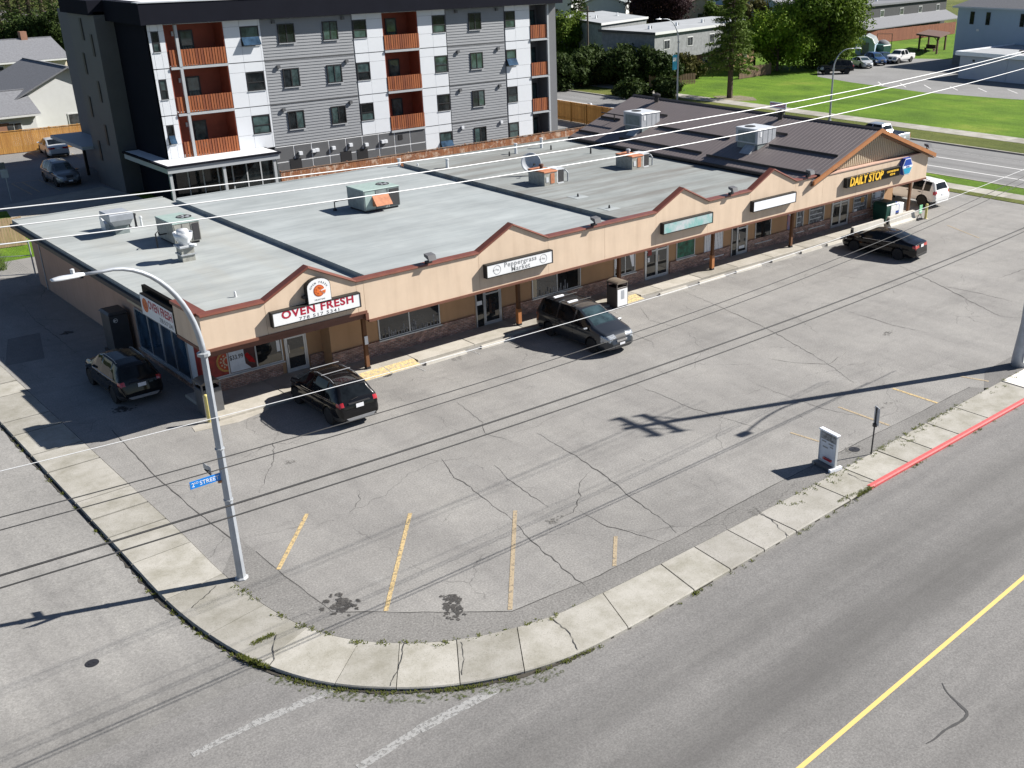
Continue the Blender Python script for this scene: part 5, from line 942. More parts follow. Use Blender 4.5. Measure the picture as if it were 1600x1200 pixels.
def make_car(kind, paint_, label, loc, rz, wheel='rim', group='parked cars', cat='car', name='parked_car', detail=True):
    S = SPEC[kind]; L = S['L']; root = thing(name, label, cat, loc, rz, group)
    xs = sorted(set([round(L*k/64,4) for k in range(65)]+[p[0] for p in S['top']]+[S[k][j] for k in ('rg','ws','sg') for j in (0,1)]+[p+d for p in S['pil'] for d in (-.05,.05)]+([S['bed'][0],S['bed'][1]] if 'bed' in S else [])))
    f_ = lambda key, x: float(np.mean([np.interp(min(max(x+d,0),L), *zip(*S[key])) for d in ((0,) if key == 'top' and x in (0,L) else (-.025,0,.025))]))
    ring = []
    for x in xs:
        zt = f_('top',x); be = min(f_('belt',x), zt-.02); hw = f_('hw',x); end = min(x, L-x); zb = S['bot']+max(0,.12-end*.5)
        g = zt-be; rw = hw*.955-.02-.26*g-(.10 if g > .3 else .10*g/.3); hb = be-zb
        pts = [(0,zb),(hw*.82,zb),(hw*.95,zb+.05)]+[(hw*(.975+.025*math.sin(PI*k/6)), zb+.05+(hb-.05)*k/9) for k in range(1,8)]+[(hw*.985,be-hb*.10),(hw*.95,be),(hw*.95-(hw*.95-rw)*.42,be+.48*g),(rw+.015,zt-.10*min(g,.4)-.005),(rw*.86,zt-.012),(rw*.45,zt+.012),(0,zt+.02)]
        ring.append(pts)
    K = len(pts); RB = 11                      # RB: index of the beltline row; 11-13 side glass, 14.. top
    wr = S['wr']; R = wr+.065; ax = [S['ra'], S['ra']+S['wb']]
    if 'bed' in S:
        for i,x in enumerate(xs):
            if S['bed'][0] <= x <= S['bed'][1]:
                p = ring[i]; w = p[11][0]; p[12] = (w-.02,1.235); p[13] = (w-.07,1.235); p[14] = (w-.075,.82); p[15] = (w*.5,.80); p[16] = (0,.80)
    def region(i, k):
        xm = (xs[i]+xs[i+1])/2
        if 14 <= k and S['ws'][0] <= xm <= S['ws'][1]: return 'windshield'
        if 14 <= k and S['rg'][0] <= xm <= S['rg'][1]: return 'rear_window'
        if RB <= k < 13 and S['sg'][0] <= xm <= S['sg'][1] and all(abs(xm-p) > .05 for p in S['pil']): return 'side_window'
        yc = (ring[i][k][0]+ring[i][k+1][0]+ring[i+1][k][0]+ring[i+1][k+1][0])/4; zc = (ring[i][k][1]+ring[i][k+1][1]+ring[i+1][k][1]+ring[i+1][k+1][1])/4
        tx, ty_, z0_, z1_ = S['tl']
        if k >= 5 and xm < tx and yc > ty_ and z0_ < zc < z1_: return 'tail_light'
        if k >= 6 and xm > L-.46 and yc > .40 and .66 < zc < (.86 if kind in ('sedan','suv') else .92 if kind == 'van' else 1.0) : return 'headlight'
        if k >= 15 and xm > L-.14: return 'grille'
        if S['clad'] and k < 4: return 'cladding'
        return 'body'
    parts_ = {}
    for sgn in (1,-1):
        V = {}
        for i,x in enumerate(xs):
            for k in range(K):
                y, z = ring[i][k]
                if 1 <= k <= 10:
                    for a in ax:
                        dx, dz = x-a, z-wr; d = math.hypot(dx,dz)
                        if d < R and d > 1e-6: pass
                V[i,k] = [x-L/2, sgn*y, z]
        # wheel openings: faces inside the arch are dropped, the rim of the opening is pulled onto the circle
        def inside(i,k): 
            z = ring[i][k][1]; return any(math.hypot(xs[i]-a, z-wr) < R for a in ax)
        keep = []
        for i in range(len(xs)-1):
            for k in range(K-1):
                if 1 <= k < 10 and sum(inside(a,b) for a,b in ((i,k),(i+1,k),(i,k+1),(i+1,k+1))) >= 3: continue
                keep.append((i,k))
        for (i,k) in list(V):
            if 2 <= k <= 9 and inside(i,k):
                a = min(ax, key=lambda q: abs(q-xs[i])); dx, dz = xs[i]-a, ring[i][k][1]-wr; d = math.hypot(dx,dz) or 1
                if dz > -.1: V[i,k][0] = a+dx/d*R-L/2; V[i,k][2] = wr+dz/d*R
        for (i,k) in keep:
            rg_ = region(i,k); key = rg_ if rg_ in ('body','cladding','windshield','rear_window','grille') else (rg_, sgn, (sum(xs[i] > p for p in S['pil']) if rg_ == 'side_window' else 0))
            m, idx = parts_.setdefault(key, (MB(), {}))
            f = []
            for q in ((i,k),(i+1,k),(i+1,k+1),(i,k+1)):
                kk = (q, sgn) if q[1] not in (0,K-1) else (q, 0)
                if kk not in idx: idx[kk] = len(m.v); m.v.append(tuple(V[q]))
                f.append(idx[kk])
            if len(set(f)) >= 3:
                m.f.append(tuple(f) if sgn < 0 else tuple(reversed(f))); m.m.append(0)
    # close the nose and tail
    mb_ = parts_['body'][0]
    for i in (0,len(xs)-1):
        cap = [(xs[i]-L/2, y, z) for y,z in ring[i]]+[(xs[i]-L/2, -y, z) for y,z in reversed(ring[i][1:-1])]
        mb_.add(cap, [tuple(range(len(cap))) if i else tuple(reversed(range(len(cap))))])
    mats = {'body':paint_,'cladding':'plastic_black','windshield':'wind_glass','rear_window':'car_glass','side_window':'car_glass','tail_light':'lamp_red','headlight':'lamp_clear','grille':'plastic_black'}
    body = None
    for key,(m,_) in parts_.items():
        nm = key if isinstance(key,str) else key[0]
        o = m.build(nm, mats[nm], root, smooth=True, world=False)
        if nm == 'body': body = o
    top = lambda x: f_('top',x)
    hwx = lambda x: f_('hw',x)
    # wheels and dark wells
    for a in ax:
        for sgn in (1,-1):
            y = sgn*(hwx(a)-.12); cx = a-L/2; wl = MB(); n = 14
            vs = []
            for k in range(n+1):
                q = PI*1.08*k/n-.04*PI; vs += [(cx+R*math.cos(q),sgn*(hwx(a)*.985),wr+R*math.sin(q)),(cx+R*math.cos(q),sgn*(hwx(a)-.32),wr+R*math.sin(q))]
            wl.add(vs, [(2*k,2*k+1,2*k+3,2*k+2) for k in range(n)]); wl.add([(cx+R*math.cos(PI*k/n),sgn*(hwx(a)-.31),wr+R*math.sin(PI*k/n)) for k in range(n+1)]+[(cx-R,sgn*(hwx(a)-.31),.2),(cx+R,sgn*(hwx(a)-.31),.2)], [tuple(range(n+3))]); wl.build('wheel_well', 'rubber', root, world=False)
            ty = MB().lathe([(wr*.66,-.10),(wr*.90,-.115),(wr,-.085),(wr,.085),(wr*.90,.115),(wr*.66,.10)], 22, (cx,y,wr), 'y').build('wheel', 'rubber', root, world=False)
            rm = MB().lathe([(wr*.68,.06),(wr*.68,.09),(wr*.60,.095),(wr*.56,.05),(.001,.045)] if sgn > 0 else [(wr*.68,-.06),(wr*.68,-.09),(wr*.60,-.095),(wr*.56,-.05),(.001,-.045)], 20, (cx,y,wr), 'y')
            rm.build('rim', 'rim_dark', ty, world=False); spk = MB()
            for s_ in range(5):
                q = s_*2*PI/5+.3; c_, d_ = math.cos(q), math.sin(q); e0, e1 = .05, wr*.64; w_ = .035
                for yy in (y+sgn*.078,): spk.add([(cx+c_*e0-d_*w_,yy+sgn*.015,wr+d_*e0+c_*w_),(cx+c_*e1-d_*w_*.8,yy+sgn*.012,wr+d_*e1+c_*w_*.8),(cx+c_*e1+d_*w_*.8,yy+sgn*.012,wr+d_*e1-c_*w_*.8),(cx+c_*e0+d_*w_,yy+sgn*.015,wr+d_*e0-c_*w_)],[(0,1,2,3)])
            spk.lathe([(.07,sgn*.09),(.001,sgn*.10)], 10, (cx,y,wr), 'y'); spk.build('spokes', wheel, ty, world=False)
    # mirrors, handles, plate, trim
    mx = S['ws'][1]-.28-L/2
    for sgn in (1,-1):
        yb = sgn*(hwx(mx+L/2)*.95); zb = f_('belt',mx+L/2); m = MB(); pr = [(-.09,.0),(-.05,.10),(.05,.11),(.10,.05),(.08,-.02)]
        m.add([(mx+dx,yb+sgn*.02,zb+dz) for dx,dz in pr]+[(mx+dx*.8,yb+sgn*.22,zb+.02+dz*.8) for dx,dz in pr],[(0,1,2,3,4),(9,8,7,6,5)]+[(k,5+k,5+(k+1)%5,(k+1)%5) for k in range(5)]); m.build('mirror', paint_, root, world=False)
        if detail:
            for p in list(S['pil'])[-2:]:
                xh = p+.12-L/2; zh = f_('belt',p)-.13; yh = sgn*(hwx(p)*.995); MB().box(xh,min(yh,yh+sgn*.035),zh,xh+.2,max(yh,yh+sgn*.035),zh+.035).build('door_handle', paint_ if kind != 'offroad' else 'plastic_black', root, world=False)
                m = MB(); zz = [S['bot']+.14+(f_('belt',p)-S['bot']-.16)*k/5 for k in range(6)]
                for za,zc in zip(zz[:-1],zz[1:]): m.quad((p-.006-L/2,sgn*(hwx(p)*1.002),za),(p+.008-L/2,sgn*(hwx(p)*1.002),za),(p+.008-L/2,sgn*(hwx(p)*1.002),zc),(p-.006-L/2,sgn*(hwx(p)*1.002),zc))
                m.build('door_seam', 'sign_black', root, world=False)
            a0, a1 = S['sg'][0]+.1, S['ws'][0]+.25; MB().tube([(x-L/2,sgn*(hwx(x)*.957),f_('belt',x)+.004) for x in np.linspace(a0,a1+.5,8)],.012,5).build('belt_trim', 'chrome' if kind in ('suv','sedan') else 'plastic_black', root, world=False)
    if S['rails']:
        for sgn in (1,-1):
            x0, x1 = S['sg'][0]+.25, S['ws'][0]-.35; pts = []
            for x in np.linspace(x0,x1,7):
                zt = f_('top',x); g = zt-f_('belt',x); rw = hwx(x)*.955-.12-.26*g; e = 0 if x in (x0,x1) else .05; pts.append((x-L/2,sgn*(rw*.93),zt+e-.005))
            MB().tube(pts,.018,6).build('roof_rail', 'skid' if kind == 'suv' else 'plastic_black', root, world=False)
    zp = .80 if kind not in ('sedan',) else .78
    MB().box(-L/2+.005,-.16,zp-.0,-L/2+.03,.16,zp+.15).build('licence_plate', 'plate', root, world=False)
    if kind in ('suv',): MB().add([(-L/2-.03,-.5,.34),(-L/2-.03,.5,.34),(-L/2-.03,.62,.45),(-L/2-.03,-.62,.45),(-L/2+.08,-.5,.34),(-L/2+.08,.5,.34),(-L/2+.08,.62,.45),(-L/2+.08,-.62,.45)],[(0,3,2,1),(4,5,6,7),(3,7,6,2),(0,1,5,4),(1,2,6,5),(0,4,7,3)]).build('skid_plate', 'skid', root, world=False); MB().box(-L/2+.0,-.45,.99,-L/2+.09,.45,1.02).build('tailgate_bar', 'plastic_black', root, world=False)
    MB().box(-L/2-.02,-hwx(.1)*.8,S['bot']+.08,-L/2+.08,hwx(.1)*.8,.40 if kind != 'pickup' else .62).build('rear_bumper', 'plastic_black' if kind not in ('pickup','offroad') else ('chrome' if kind == 'pickup' else paint_), root, world=False)
    MB().box(L/2-.10,-.42,.33,L/2+.008,.42,.50).build('air_intake', 'plastic_black', root, world=False); MB().box(L/2-.03,-.30,.62,L/2-.005,.30,.70).build('grille_bar', 'chrome', root, world=False); MB().box(L/2-.01,-.15,.44,L/2+.02,.15,.56).build('licence_plate', 'plate', root, world=False)
    return root, S
def by_wheels(kind, rear, front, side, z=0.0):
    """centre and heading from the two wheels that show; side +1: the car's left wheels, -1: its right wheels"""
    S = SPEC[kind]; a = np.array(P(*rear,z)[:2]); b = np.array(P(*front,z)[:2]); d = (b-a)/np.linalg.norm(b-a); left = np.array([-d[1],d[0]])
    hw = max(w for _,w in S['hw']); rearc = a-left*side*(hw-.05); c = rearc+d*(S['L']/2-S['ra']); return (float(c[0]),float(c[1]),z), math.atan2(d[1],d[0])
loc, rz = by_wheels('suv',(515.5,663),(463.5,630),1); E1,_ = make_car('suv','paint_black','black SUV with silver roof rails parked nose-in at the OVEN FRESH shop',loc,rz,'rim_dark')
for xx in (-.55,.35): MB().tube([(xx,-.62,1.735),(xx,.62,1.735)],.018,6).build('roof_bar', 'skid', E1, world=False)
MB().tube([(-2.15,.0,1.18),(-2.16,.3,1.12)],.01,5).build('wiper', 'plastic_black', E1, world=False)
loc, rz = by_wheels('suv',(180.6,630),(140.3,598),1); make_car('suv','paint_black2','black SUV parked in the shade beside the plaza side wall',loc,rz,'rim_dark')
loc, rz = by_wheels('van',(858.5,525),(923,550.5),-1); V1,_ = make_car('van','paint_charcoal','dark grey minivan with white roof bars backed up to the storefront',loc,rz,'rim')
for xx in (-1.35,-.35): 
    MB().tube([(xx,-.70,1.83),(xx,.70,1.83)],.02,6).build('roof_bar', 'plastic_black', V1, world=False)
    for sg_ in (-1,1): MB().box(xx-.06,sg_*.42-.28,1.84,xx+.06,sg_*.42+.28,1.90).build('bar_pad', 'blank_white', V1, world=False) if sg_ < 0 else None
loc, rz = by_wheels('sedan',(1401,406),(1337.5,394),1); make_car('sedan','paint_black','black sedan parked nose-in at the concrete barrier',loc,rz,'rim_dark')
loc, rz = by_wheels('offroad',(1439,323),(1391,313.5),1); make_car('offroad','paint_white','white off-road SUV parked at the end of the plaza',loc,rz,'rim_dark')
loc, rz = by_wheels('sedan',(74,246),(60,236),1,-.01); make_car('sedan','paint_pearl','white sedan in the sun by the cedar fence behind the apartments',loc,rz,'rim',detail=False)
loc, rz = by_wheels('suv',(71,284),(93,294.5),-1,-.01); make_car('suv','paint_grey','grey SUV in the shade of the apartment block',loc,rz,'rim')
loc, rz = by_wheels('offroad',(1323,116),(1281,117),1,.006); make_car('offroad','paint_black2','black SUV at the edge of the lawn in the far car park',loc,rz,'rim',group='cars in the far car park')
loc, rz = by_wheels('sedan',(1331,103.5),(1351,108.5),-1,.006); make_car('sedan','paint_pearl','silver-white car between the black SUV and the blue cars',loc,rz,'rim',group='cars in the far car park',detail=False)
loc, rz = by_wheels('suv',(1352,99.5),(1372,104),-1,.006); make_car('suv','paint_blue','bright blue SUV next to the silver-white car in the far car park',loc,rz,'rim',group='cars in the far car park',detail=False)
loc, rz = by_wheels('sedan',(1366,96),(1385,100.5),-1,.006); make_car('sedan','paint_darkblue','dark blue car between the bright blue SUV and the white pickup',loc,rz,'rim',group='cars in the far car park',detail=False)
loc, rz = by_wheels('pickup',(1423,97),(1407,99.5),1,.006); make_car('pickup','paint_white','white crew-cab pickup in front of the brown gazebo',loc,rz,'rim_dark',group='cars in the far car park',cat='pickup',name='pickup_truck',detail=False)
make_car('pickup','paint_silver','silver pickup driving on the cross street behind the metal roof',(84.6,56.2,RZ),PI/2,'rim',group='vehicles on the street',cat='pickup',name='pickup_truck',detail=False)
# ================================================================ UTILITY POLE AND WIRES
up = thing('utility_pole', 'tall steel-sleeved utility pole at the pavement with crossarms above the frame', 'utility pole', (42.3,19.8,0))
MB().tube([(42.3,19.8,-.1),(42.3,19.8,.35),(42.3,19.8,1.4),(42.3,19.8,1.9),(42.3,19.8,7),(42.3,19.8,13.6)],[.36,.34,.25,.21,.18,.13],14).build('pole', 'steel_light', up, smooth=True); MB().box(42.02,19.5,.25,42.6,19.515,.6).build('base_panel', 'fan_white', up)
for z,w in ((13.2,1.15),(12.5,1.1)): MB().box(42.22,19.8-w,z-.08,42.38,19.8+w,z+.08).build('crossarm', 'pole_wood', up)
for z,dy in ((13.26,-1),(13.26,0.35),(13.26,1.0),(12.56,-1.0),(12.56,1.0)): MB().lathe([(.05,0),(.10,.06),(.06,.13),(.10,.2),(.03,.28)],8,(42.3,19.8+dy,z)).build('insulator', 'insulator', up)
MB().tube([(42.3,19.8,11.8),(42.3,20.7,12.5)],.04,6).build('brace', 'pole_wood', up); MB().tube([(42.3,19.6,13.2),(42.3,18.7,12.2)],.03,6).build('brace', 'pole_wood', up)
pts = [(42.3+1.9*math.sin(a)*.0-2.6*(1-math.cos(a)), 19.6-.9*(1-math.cos(a)), 8.2+.9*math.sin(a)) for a in np.linspace(0,PI/2,8)]
MB().tube(pts,.045,6).build('lamp_arm', 'steel_light', up); MB().box(39.3,18.55,9.0,39.8,18.85,9.14).build('lamp_head', 'fan_white', up)
def wire(label, y, pts, r, mat, group):
    xs_ = np.array([p[0] for p in pts]); zs = np.array([p[1] for p in pts]); c = np.polyfit(xs_, zs, 2)      # the sag between the poles is a parabola
    X = np.linspace(-14,46 if r < .02 else 44,40); o = MB().tube([(x,y,float(np.polyval(c,x))) for x in X], r, 6).build('overhead_wire', mat); return tag(o, label, 'wire', group)
G1, G2 = 'power lines on the upper crossarm', 'cables lower on the pole'
wire('upper power line, the highest of the three on the top crossarm', 19.8, [(4.37,12.95),(8.89,12.78),(15.13,12.64),(24.25,12.66),(38.6,13.21)], .0115, 'wire_alu', G1)
wire('upper power line, middle of the three on the top crossarm', 19.8, [(4.31,12.67),(8.85,12.48),(15.12,12.38),(24.27,12.48),(38.62,13.12)], .0115, 'wire_alu', G1)
wire('upper power line, lowest of the three on the top crossarm', 19.8, [(4.25,12.37),(8.8,12.19),(15.1,12.04),(24.31,12.05),(38.79,12.6)], .0115, 'wire_alu', G1)
wire('single pale neutral wire halfway up the pole', 19.8, [(3.38,8.4),(8.21,8.2),(14.89,8.01),(24.66,8.1),(39.99,8.76)], .0075, 'wire_alu', G2)
wire('thin dark cable, higher of the close pair under the neutral wire', 19.8, [(3.18,7.52),(8.08,7.3),(14.85,7.16),(24.73,7.32),(37.74,8.23)], .011, 'wire_black', G2)
wire('thin dark cable, lower of the close pair under the neutral wire', 19.8, [(3.13,7.27),(8.04,7.08),(14.84,6.92),(25.21,7.12),(38.49,8.06)], .011, 'wire_black', G2)
wire('thick black telephone cable, upper of the lowest pair', 19.8, [(2.94,6.4),(7.91,6.19),(14.79,5.99),(24.85,5.95),(40.76,6.33)], .021, 'wire_black', G2)
wire('black telephone cable, lowest on the pole', 19.8, [(2.88,6.14),(7.87,5.93),(14.77,5.72),(24.88,5.65),(40.81,6.17)], .016, 'wire_black', G2)
# ================================================================ APARTMENT BLOCK
APT = thing('apartment_block', 'four-storey apartment block with grey siding, white panels and orange timber balconies', 'apartment block', (45,80,0))
AY = 76.0; FL = [0,3.02,6.05,9.13,12.0]
def ap(name, mb, mat, parent=None, **k): return mb.build(name, mat, parent or APT, **k)
ap('core', MB().box(28.3,77.65,0,63.1,95,12.3), 'apt_core')
ap('side_wall', MB().box(28.0,76.02,0,28.298,82.0,12.4), 'apt_navy'); ap('side_wall', MB().box(26.7,82.001,0,28.298,87.5,12.6), 'apt_charcoal')
for (y,z) in ((83.2,9.6),(85.6,8.2),(83.6,6.4),(86.2,5.1),(83.9,3.3),(86.0,1.9),(84.9,10.6)):
    w = ap('window', MB().box(26.66,y-.22,z,26.698,y+.22,z+1.5), 'apt_frame'); ap('pane', MB().box(26.645,y-.16,z+.06,26.659,y+.16,z+1.44), 'apt_frame', w)
ap('parapet', MB().box(27.45,75.4,12.0,63.75,76.3,13.35), 'apt_navy'); ap('parapet', MB().box(27.45,76.301,12.0,28.5,82.0,13.35), 'apt_navy'); ap('parapet', MB().box(26.4,82.001,12.4,28.5,88,13.35), 'apt_navy'); ap('parapet', MB().box(63.2,76.301,12.0,63.75,95,13.35), 'apt_navy')
ap('roof', MB().box(28.5,76.3,12.3,63.2,95,12.9), 'apt_roof'); ap('parapet_cap', MB().box(27.4,75.35,13.351,63.8,76.35,13.40), 'apt_trim')
def apwin(x0, x1, z0, z1, y=AY, kind='slider', n=0):
    t = .07; fr = MB().box(x0,y-.05,z0,x1,y+.02,z0+t).box(x0,y-.05,z1-t,x1,y+.02,z1).box(x0,y-.05,z0+t,x0+t,y+.02,z1-t).box(x1-t,y-.05,z0+t,x1,y+.02,z1-t)
    if kind == 'slider': xm = (x0+x1)/2; fr.box(xm-t/2,y-.05,z0+t,xm+t/2,y+.02,z1-t)
    else: zm = z0+(z1-z0)*.46; fr.box(x0+t,y-.05,zm-t/2,x1-t,y+.02,zm+t/2)
    w = ap('window', fr, 'apt_frame'); g1 = ('apt_glass','apt_glass_dark')[n%2]; g2 = ('apt_glass','apt_glass','apt_glass_dark')[n%3]
    if kind == 'slider':
        ap('pane', MB().box(x0+t,y-.02,z0+t,xm-t/2,y-.005,z1-t), g1, w); ap('pane', MB().box(xm+t/2,y-.02,z0+t,x1-t,y-.005,z1-t), g2, w)
    else:
        ap('pane', MB().box(x0+t,y-.02,zm+t/2,x1-t,y-.005,z1-t), g1, w)
        if n%5 == 1:
            ap('open_sash', MB().add([(x0+.02,y-.06,zm),(x1-.02,y-.06,zm),(x1-.02,y-.36,z0+.08),(x0+.02,y-.36,z0+.08),(x0+.02,y-.03,zm),(x1-.02,y-.03,zm),(x1-.02,y-.33,z0+.06),(x0+.02,y-.33,z0+.06)],[(0,3,2,1),(4,5,6,7),(3,7,6,2),(0,4,7,3),(1,2,6,5)]), 'blue_glass', w)
        ap('pane', MB().box(x0+t,y-.02,z0+t,x1-t,y-.005,zm-t/2), g2, w)
    ap('sill', MB().box(x0-.03,y-.08,z0-.05,x1+.03,y-.051,z0), 'apt_trim', w); return w
cnt = 0
def white_zone(x0, x1, wx0, wx1, floors=(0,1,2,3)):
    global cnt
    ap('wall', MB().box(x0,AY+.06,FL[floors[0]],x1,AY+.28,12.0), 'apt_grey_dark')
    cols = [c for c in ((x0,wx0),(wx0,wx1),(wx1,x1)) if c[1]-c[0] > .12]
    for f in floors:
        zf, zn = FL[f], FL[f+1]
        for (a,b) in cols:
            for (za,zb) in ((zf+.03,zf+1.08),(zf+1.08,zf+2.42),(zf+2.42,zn-.02)):
                if (a,b) == (wx0,wx1) and za == zf+1.08: continue
                ap('panel', MB().box(a+.008,AY,za+.008,b-.008,AY+.058,zb-.008), 'apt_white')
        cnt += 1; apwin(wx0+.02, wx1-.02, zf+1.10, zf+2.40, AY+.03, 'hung', cnt)
def grey_zone(x0, x1, wins, floors):
    global cnt
    ap('wall', MB().box(x0,AY+.06,FL[floors[0]],x1,AY+.28,12.0), 'apt_grey_dark')
    for f in floors:
        zf, zn = FL[f]+.05, FL[f+1]-.03; m = MB(); z = zf
        while z < zn-.02:
            h = min(.205, zn-z); m.add([(x0+.02,AY+.004,z),(x1-.02,AY+.004,z),(x1-.02,AY+.038,z+h),(x0+.02,AY+.038,z+h),(x0+.02,AY+.058,z),(x1-.02,AY+.058,z)],[(0,1,2,3),(0,4,5,1)]); z += .21
        o = ap('siding_boards', m, 'apt_grey'); o['kind'] = 'stuff'
        for (a,b) in wins: cnt += 1; apwin(a,b,FL[f]+1.12,FL[f]+2.44,AY,'slider',cnt)
        ap('floor_band', MB().box(x0,AY-.006,FL[f+1]-.035,x1,AY+.05,FL[f+1]+.02), 'apt_charcoal')
        for (a,dz) in ((x0+1.0,2.6),(x1-.75,2.6)):
            v = ap('wall_vent', MB().box(a-.12,AY-.14,FL[f]+dz-.1,a+.12,AY+.0,FL[f]+dz+.12), 'apt_charcoal' if f != 0 else 'apt_white')
def balcony(x0, x1, floors, corner=False, dx=(.4,)):
    """recess with rust walls, slab edge, timber balustrade and glazed door"""
    for f in floors:
        z, zn = FL[f], FL[f+1]; b = ap('balcony', MB().box(x0+.01,AY-.10,z-.10,x1-.01,AY+1.6,z+.06), 'apt_trim')
        wallm = 'apt_rust' if not corner or x0 < 40 else 'apt_grey_dark'
        ap('back_wall', MB().box(x0+.01,AY+1.5,z+.061,x1-.01,AY+1.64,zn-.1), wallm, b); ap('return_wall', MB().box(x1-.06,AY+.02,z+.061,x1-.005,AY+1.499,zn-.1), wallm, b)
        if not (corner and x0 < 40): ap('return_wall', MB().box(x0+.005,AY+.02,z+.061,x0+.06,AY+1.499,zn-.1), wallm, b)
        m = MB(); x = x0+.06
        while x < x1-.12: m.box(x,AY-.05,z+.10,x+.15,AY-.02,z+1.18); x += .20
        o = ap('balustrade_boards', m, 'balcony_wood', b); o['kind'] = 'stuff'; ap('rail', MB().box(x0+.04,AY-.019,z+1.08,x1-.04,AY+.03,z+1.15), 'balcony_wood', b); ap('rail', MB().box(x0+.04,AY-.019,z+.2,x1-.04,AY+.03,z+.27), 'balcony_wood', b)
        d0 = x0+(x1-x0)*.36; ap('door', MB().box(d0,AY+1.44,z+.07,d0+1.0,AY+1.499,z+2.3), 'apt_frame', b); ap('door_pane', MB().box(d0+.12,AY+1.425,z+.3,d0+.88,AY+1.439,z+2.2), 'apt_glass', b); ap('wall_lamp', MB().box(d0-.5,AY+1.4,z+1.95,d0-.36,AY+1.499,z+2.25), 'galv', b)
    ap('soffit', MB().box(x0,AY+.02,FL[4]-.08,x1,AY+1.6,FL[4]), 'apt_trim')
white_zone(28.0, 29.1, 28.2, 28.72, (1,2,3))
ap('side_return', MB().box(29.1,AY+.02,3.1,29.16,AY+1.5,11.9), 'apt_rust')
balcony(29.17, 33.25, (1,2,3), True)
for f in (1,2,3): ap('post', MB().box(29.78,AY-.12,FL[f]+.061,29.98,AY+.06,FL[f+1]-.1), 'apt_trim')
white_zone(33.25, 36.0, 34.45, 35.85, (1,2,3)); grey_zone(36.0, 43.35, ((37.3,38.6),(40.88,42.12)), (1,2,3)); white_zone(43.35, 46.0, 43.42, 44.6, (1,2,3)); balcony(46.0, 49.2, (1,2,3))
white_zone(49.2, 51.9, 50.57, 51.84); grey_zone(51.9, 57.75, ((54.12,55.38),), (0,1,2,3)); white_zone(57.75, 60.5, 57.85, 58.95); balcony(60.5, 62.55, (0,1,2,3), True)
for f in (0,1,2,3): ap('post', MB().box(62.35,AY-.12,FL[f]+.061,62.53,AY+.06,FL[f+1]-.1), 'apt_trim')
ap('end_wall', MB().box(62.56,AY,0,63.4,95,12.0), 'apt_grey_dark')
# charcoal ground floor: panels with light reveals, doors, wall vents
ap('wall', MB().box(36.0,AY+.02,0,49.2,AY+.25,3.0), 'alu_white'); xs_ = [36.0+1.467*k for k in range(10)]
for a,b in zip(xs_[:-1],xs_[1:]):
    for za,zb in ((0,1.81),(1.90,2.95)): ap('panel', MB().box(a+.045,AY,za,b-.045,AY+.019,zb), 'apt_charcoal')
for x in (37.0,41.3,42.75): d = ap('service_door', MB().box(x,AY-.02,0,x+.95,AY-.001,2.0), 'apt_frame'); ap('handle', MB().box(x+.82,AY-.05,1.0,x+.88,AY-.021,1.05), 'galv', d)
for x,z in ((37.9,2.35),(39.0,2.4),(39.3,2.42),(40.7,2.4),(42.2,2.45),(43.6,2.3),(45.1,2.35),(45.35,2.35)): ap('wall_vent', MB().box(x-.14,AY-.2,z-.12,x+.14,AY-.001,z+.12), 'apt_white')
ap('louvre', MB().box(46.6,AY-.03,2.3,47.0,AY-.001,2.7), 'apt_frame')
# entrance canopy and lobby
c0, c1, c2 = P(259,260,3.1), P(202,236,3.1), P(436,240,3.1)
cb = ap('entrance_canopy', MB().prism([(26.9,73.6),(35.1,73.6),(35.1,75.99),(27.99,75.99),(27.99,81.6),(26.9,81.6)], 2.62, 3.0), 'apt_trim'); ap('canopy_roof', MB().prism([(26.8,73.5),(35.2,73.5),(35.2,75.99),(27.99,75.99),(27.99,81.7),(26.8,81.7)], 3.001, 3.12), 'apt_navy', cb); ap('canopy_gravel', MB().prism([(27.0,73.7),(35.0,73.7),(35.0,75.95),(27.95,75.95),(27.95,81.5),(27.0,81.5)], 3.121, 3.13), 'apt_roof', cb)
for x in (27.1,30.9,34.7): ap('canopy_post', MB().box(x-.1,73.7,0,x+.1,73.9,2.62), 'apt_trim', cb)
lb = ap('lobby_wall', MB().box(28.1,AY+.3,0,35.99,AY+.5,3.0), 'apt_frame')
for k in range(7): ap('pane', MB().box(28.25+1.1*k,AY+.27,.15,29.2+1.1*k,AY+.299,2.5), 'apt_glass_dark', lb); ap('mullion', MB().box(28.1+1.1*k,AY+.24,0,28.2+1.1*k,AY+.299,2.6), 'apt_trim', lb)
cp = thing('carport_canopy', 'flat grey side-entry canopy on a dark post beside the apartment wing', 'canopy', (26,90,0)); MB().box(25.9,87.6,2.55,28.4,95.2,2.8).build('roof', 'apt_trim', cp); MB().box(26.95,91.1,0,27.15,91.3,2.5).build('post', 'apt_frame', cp)
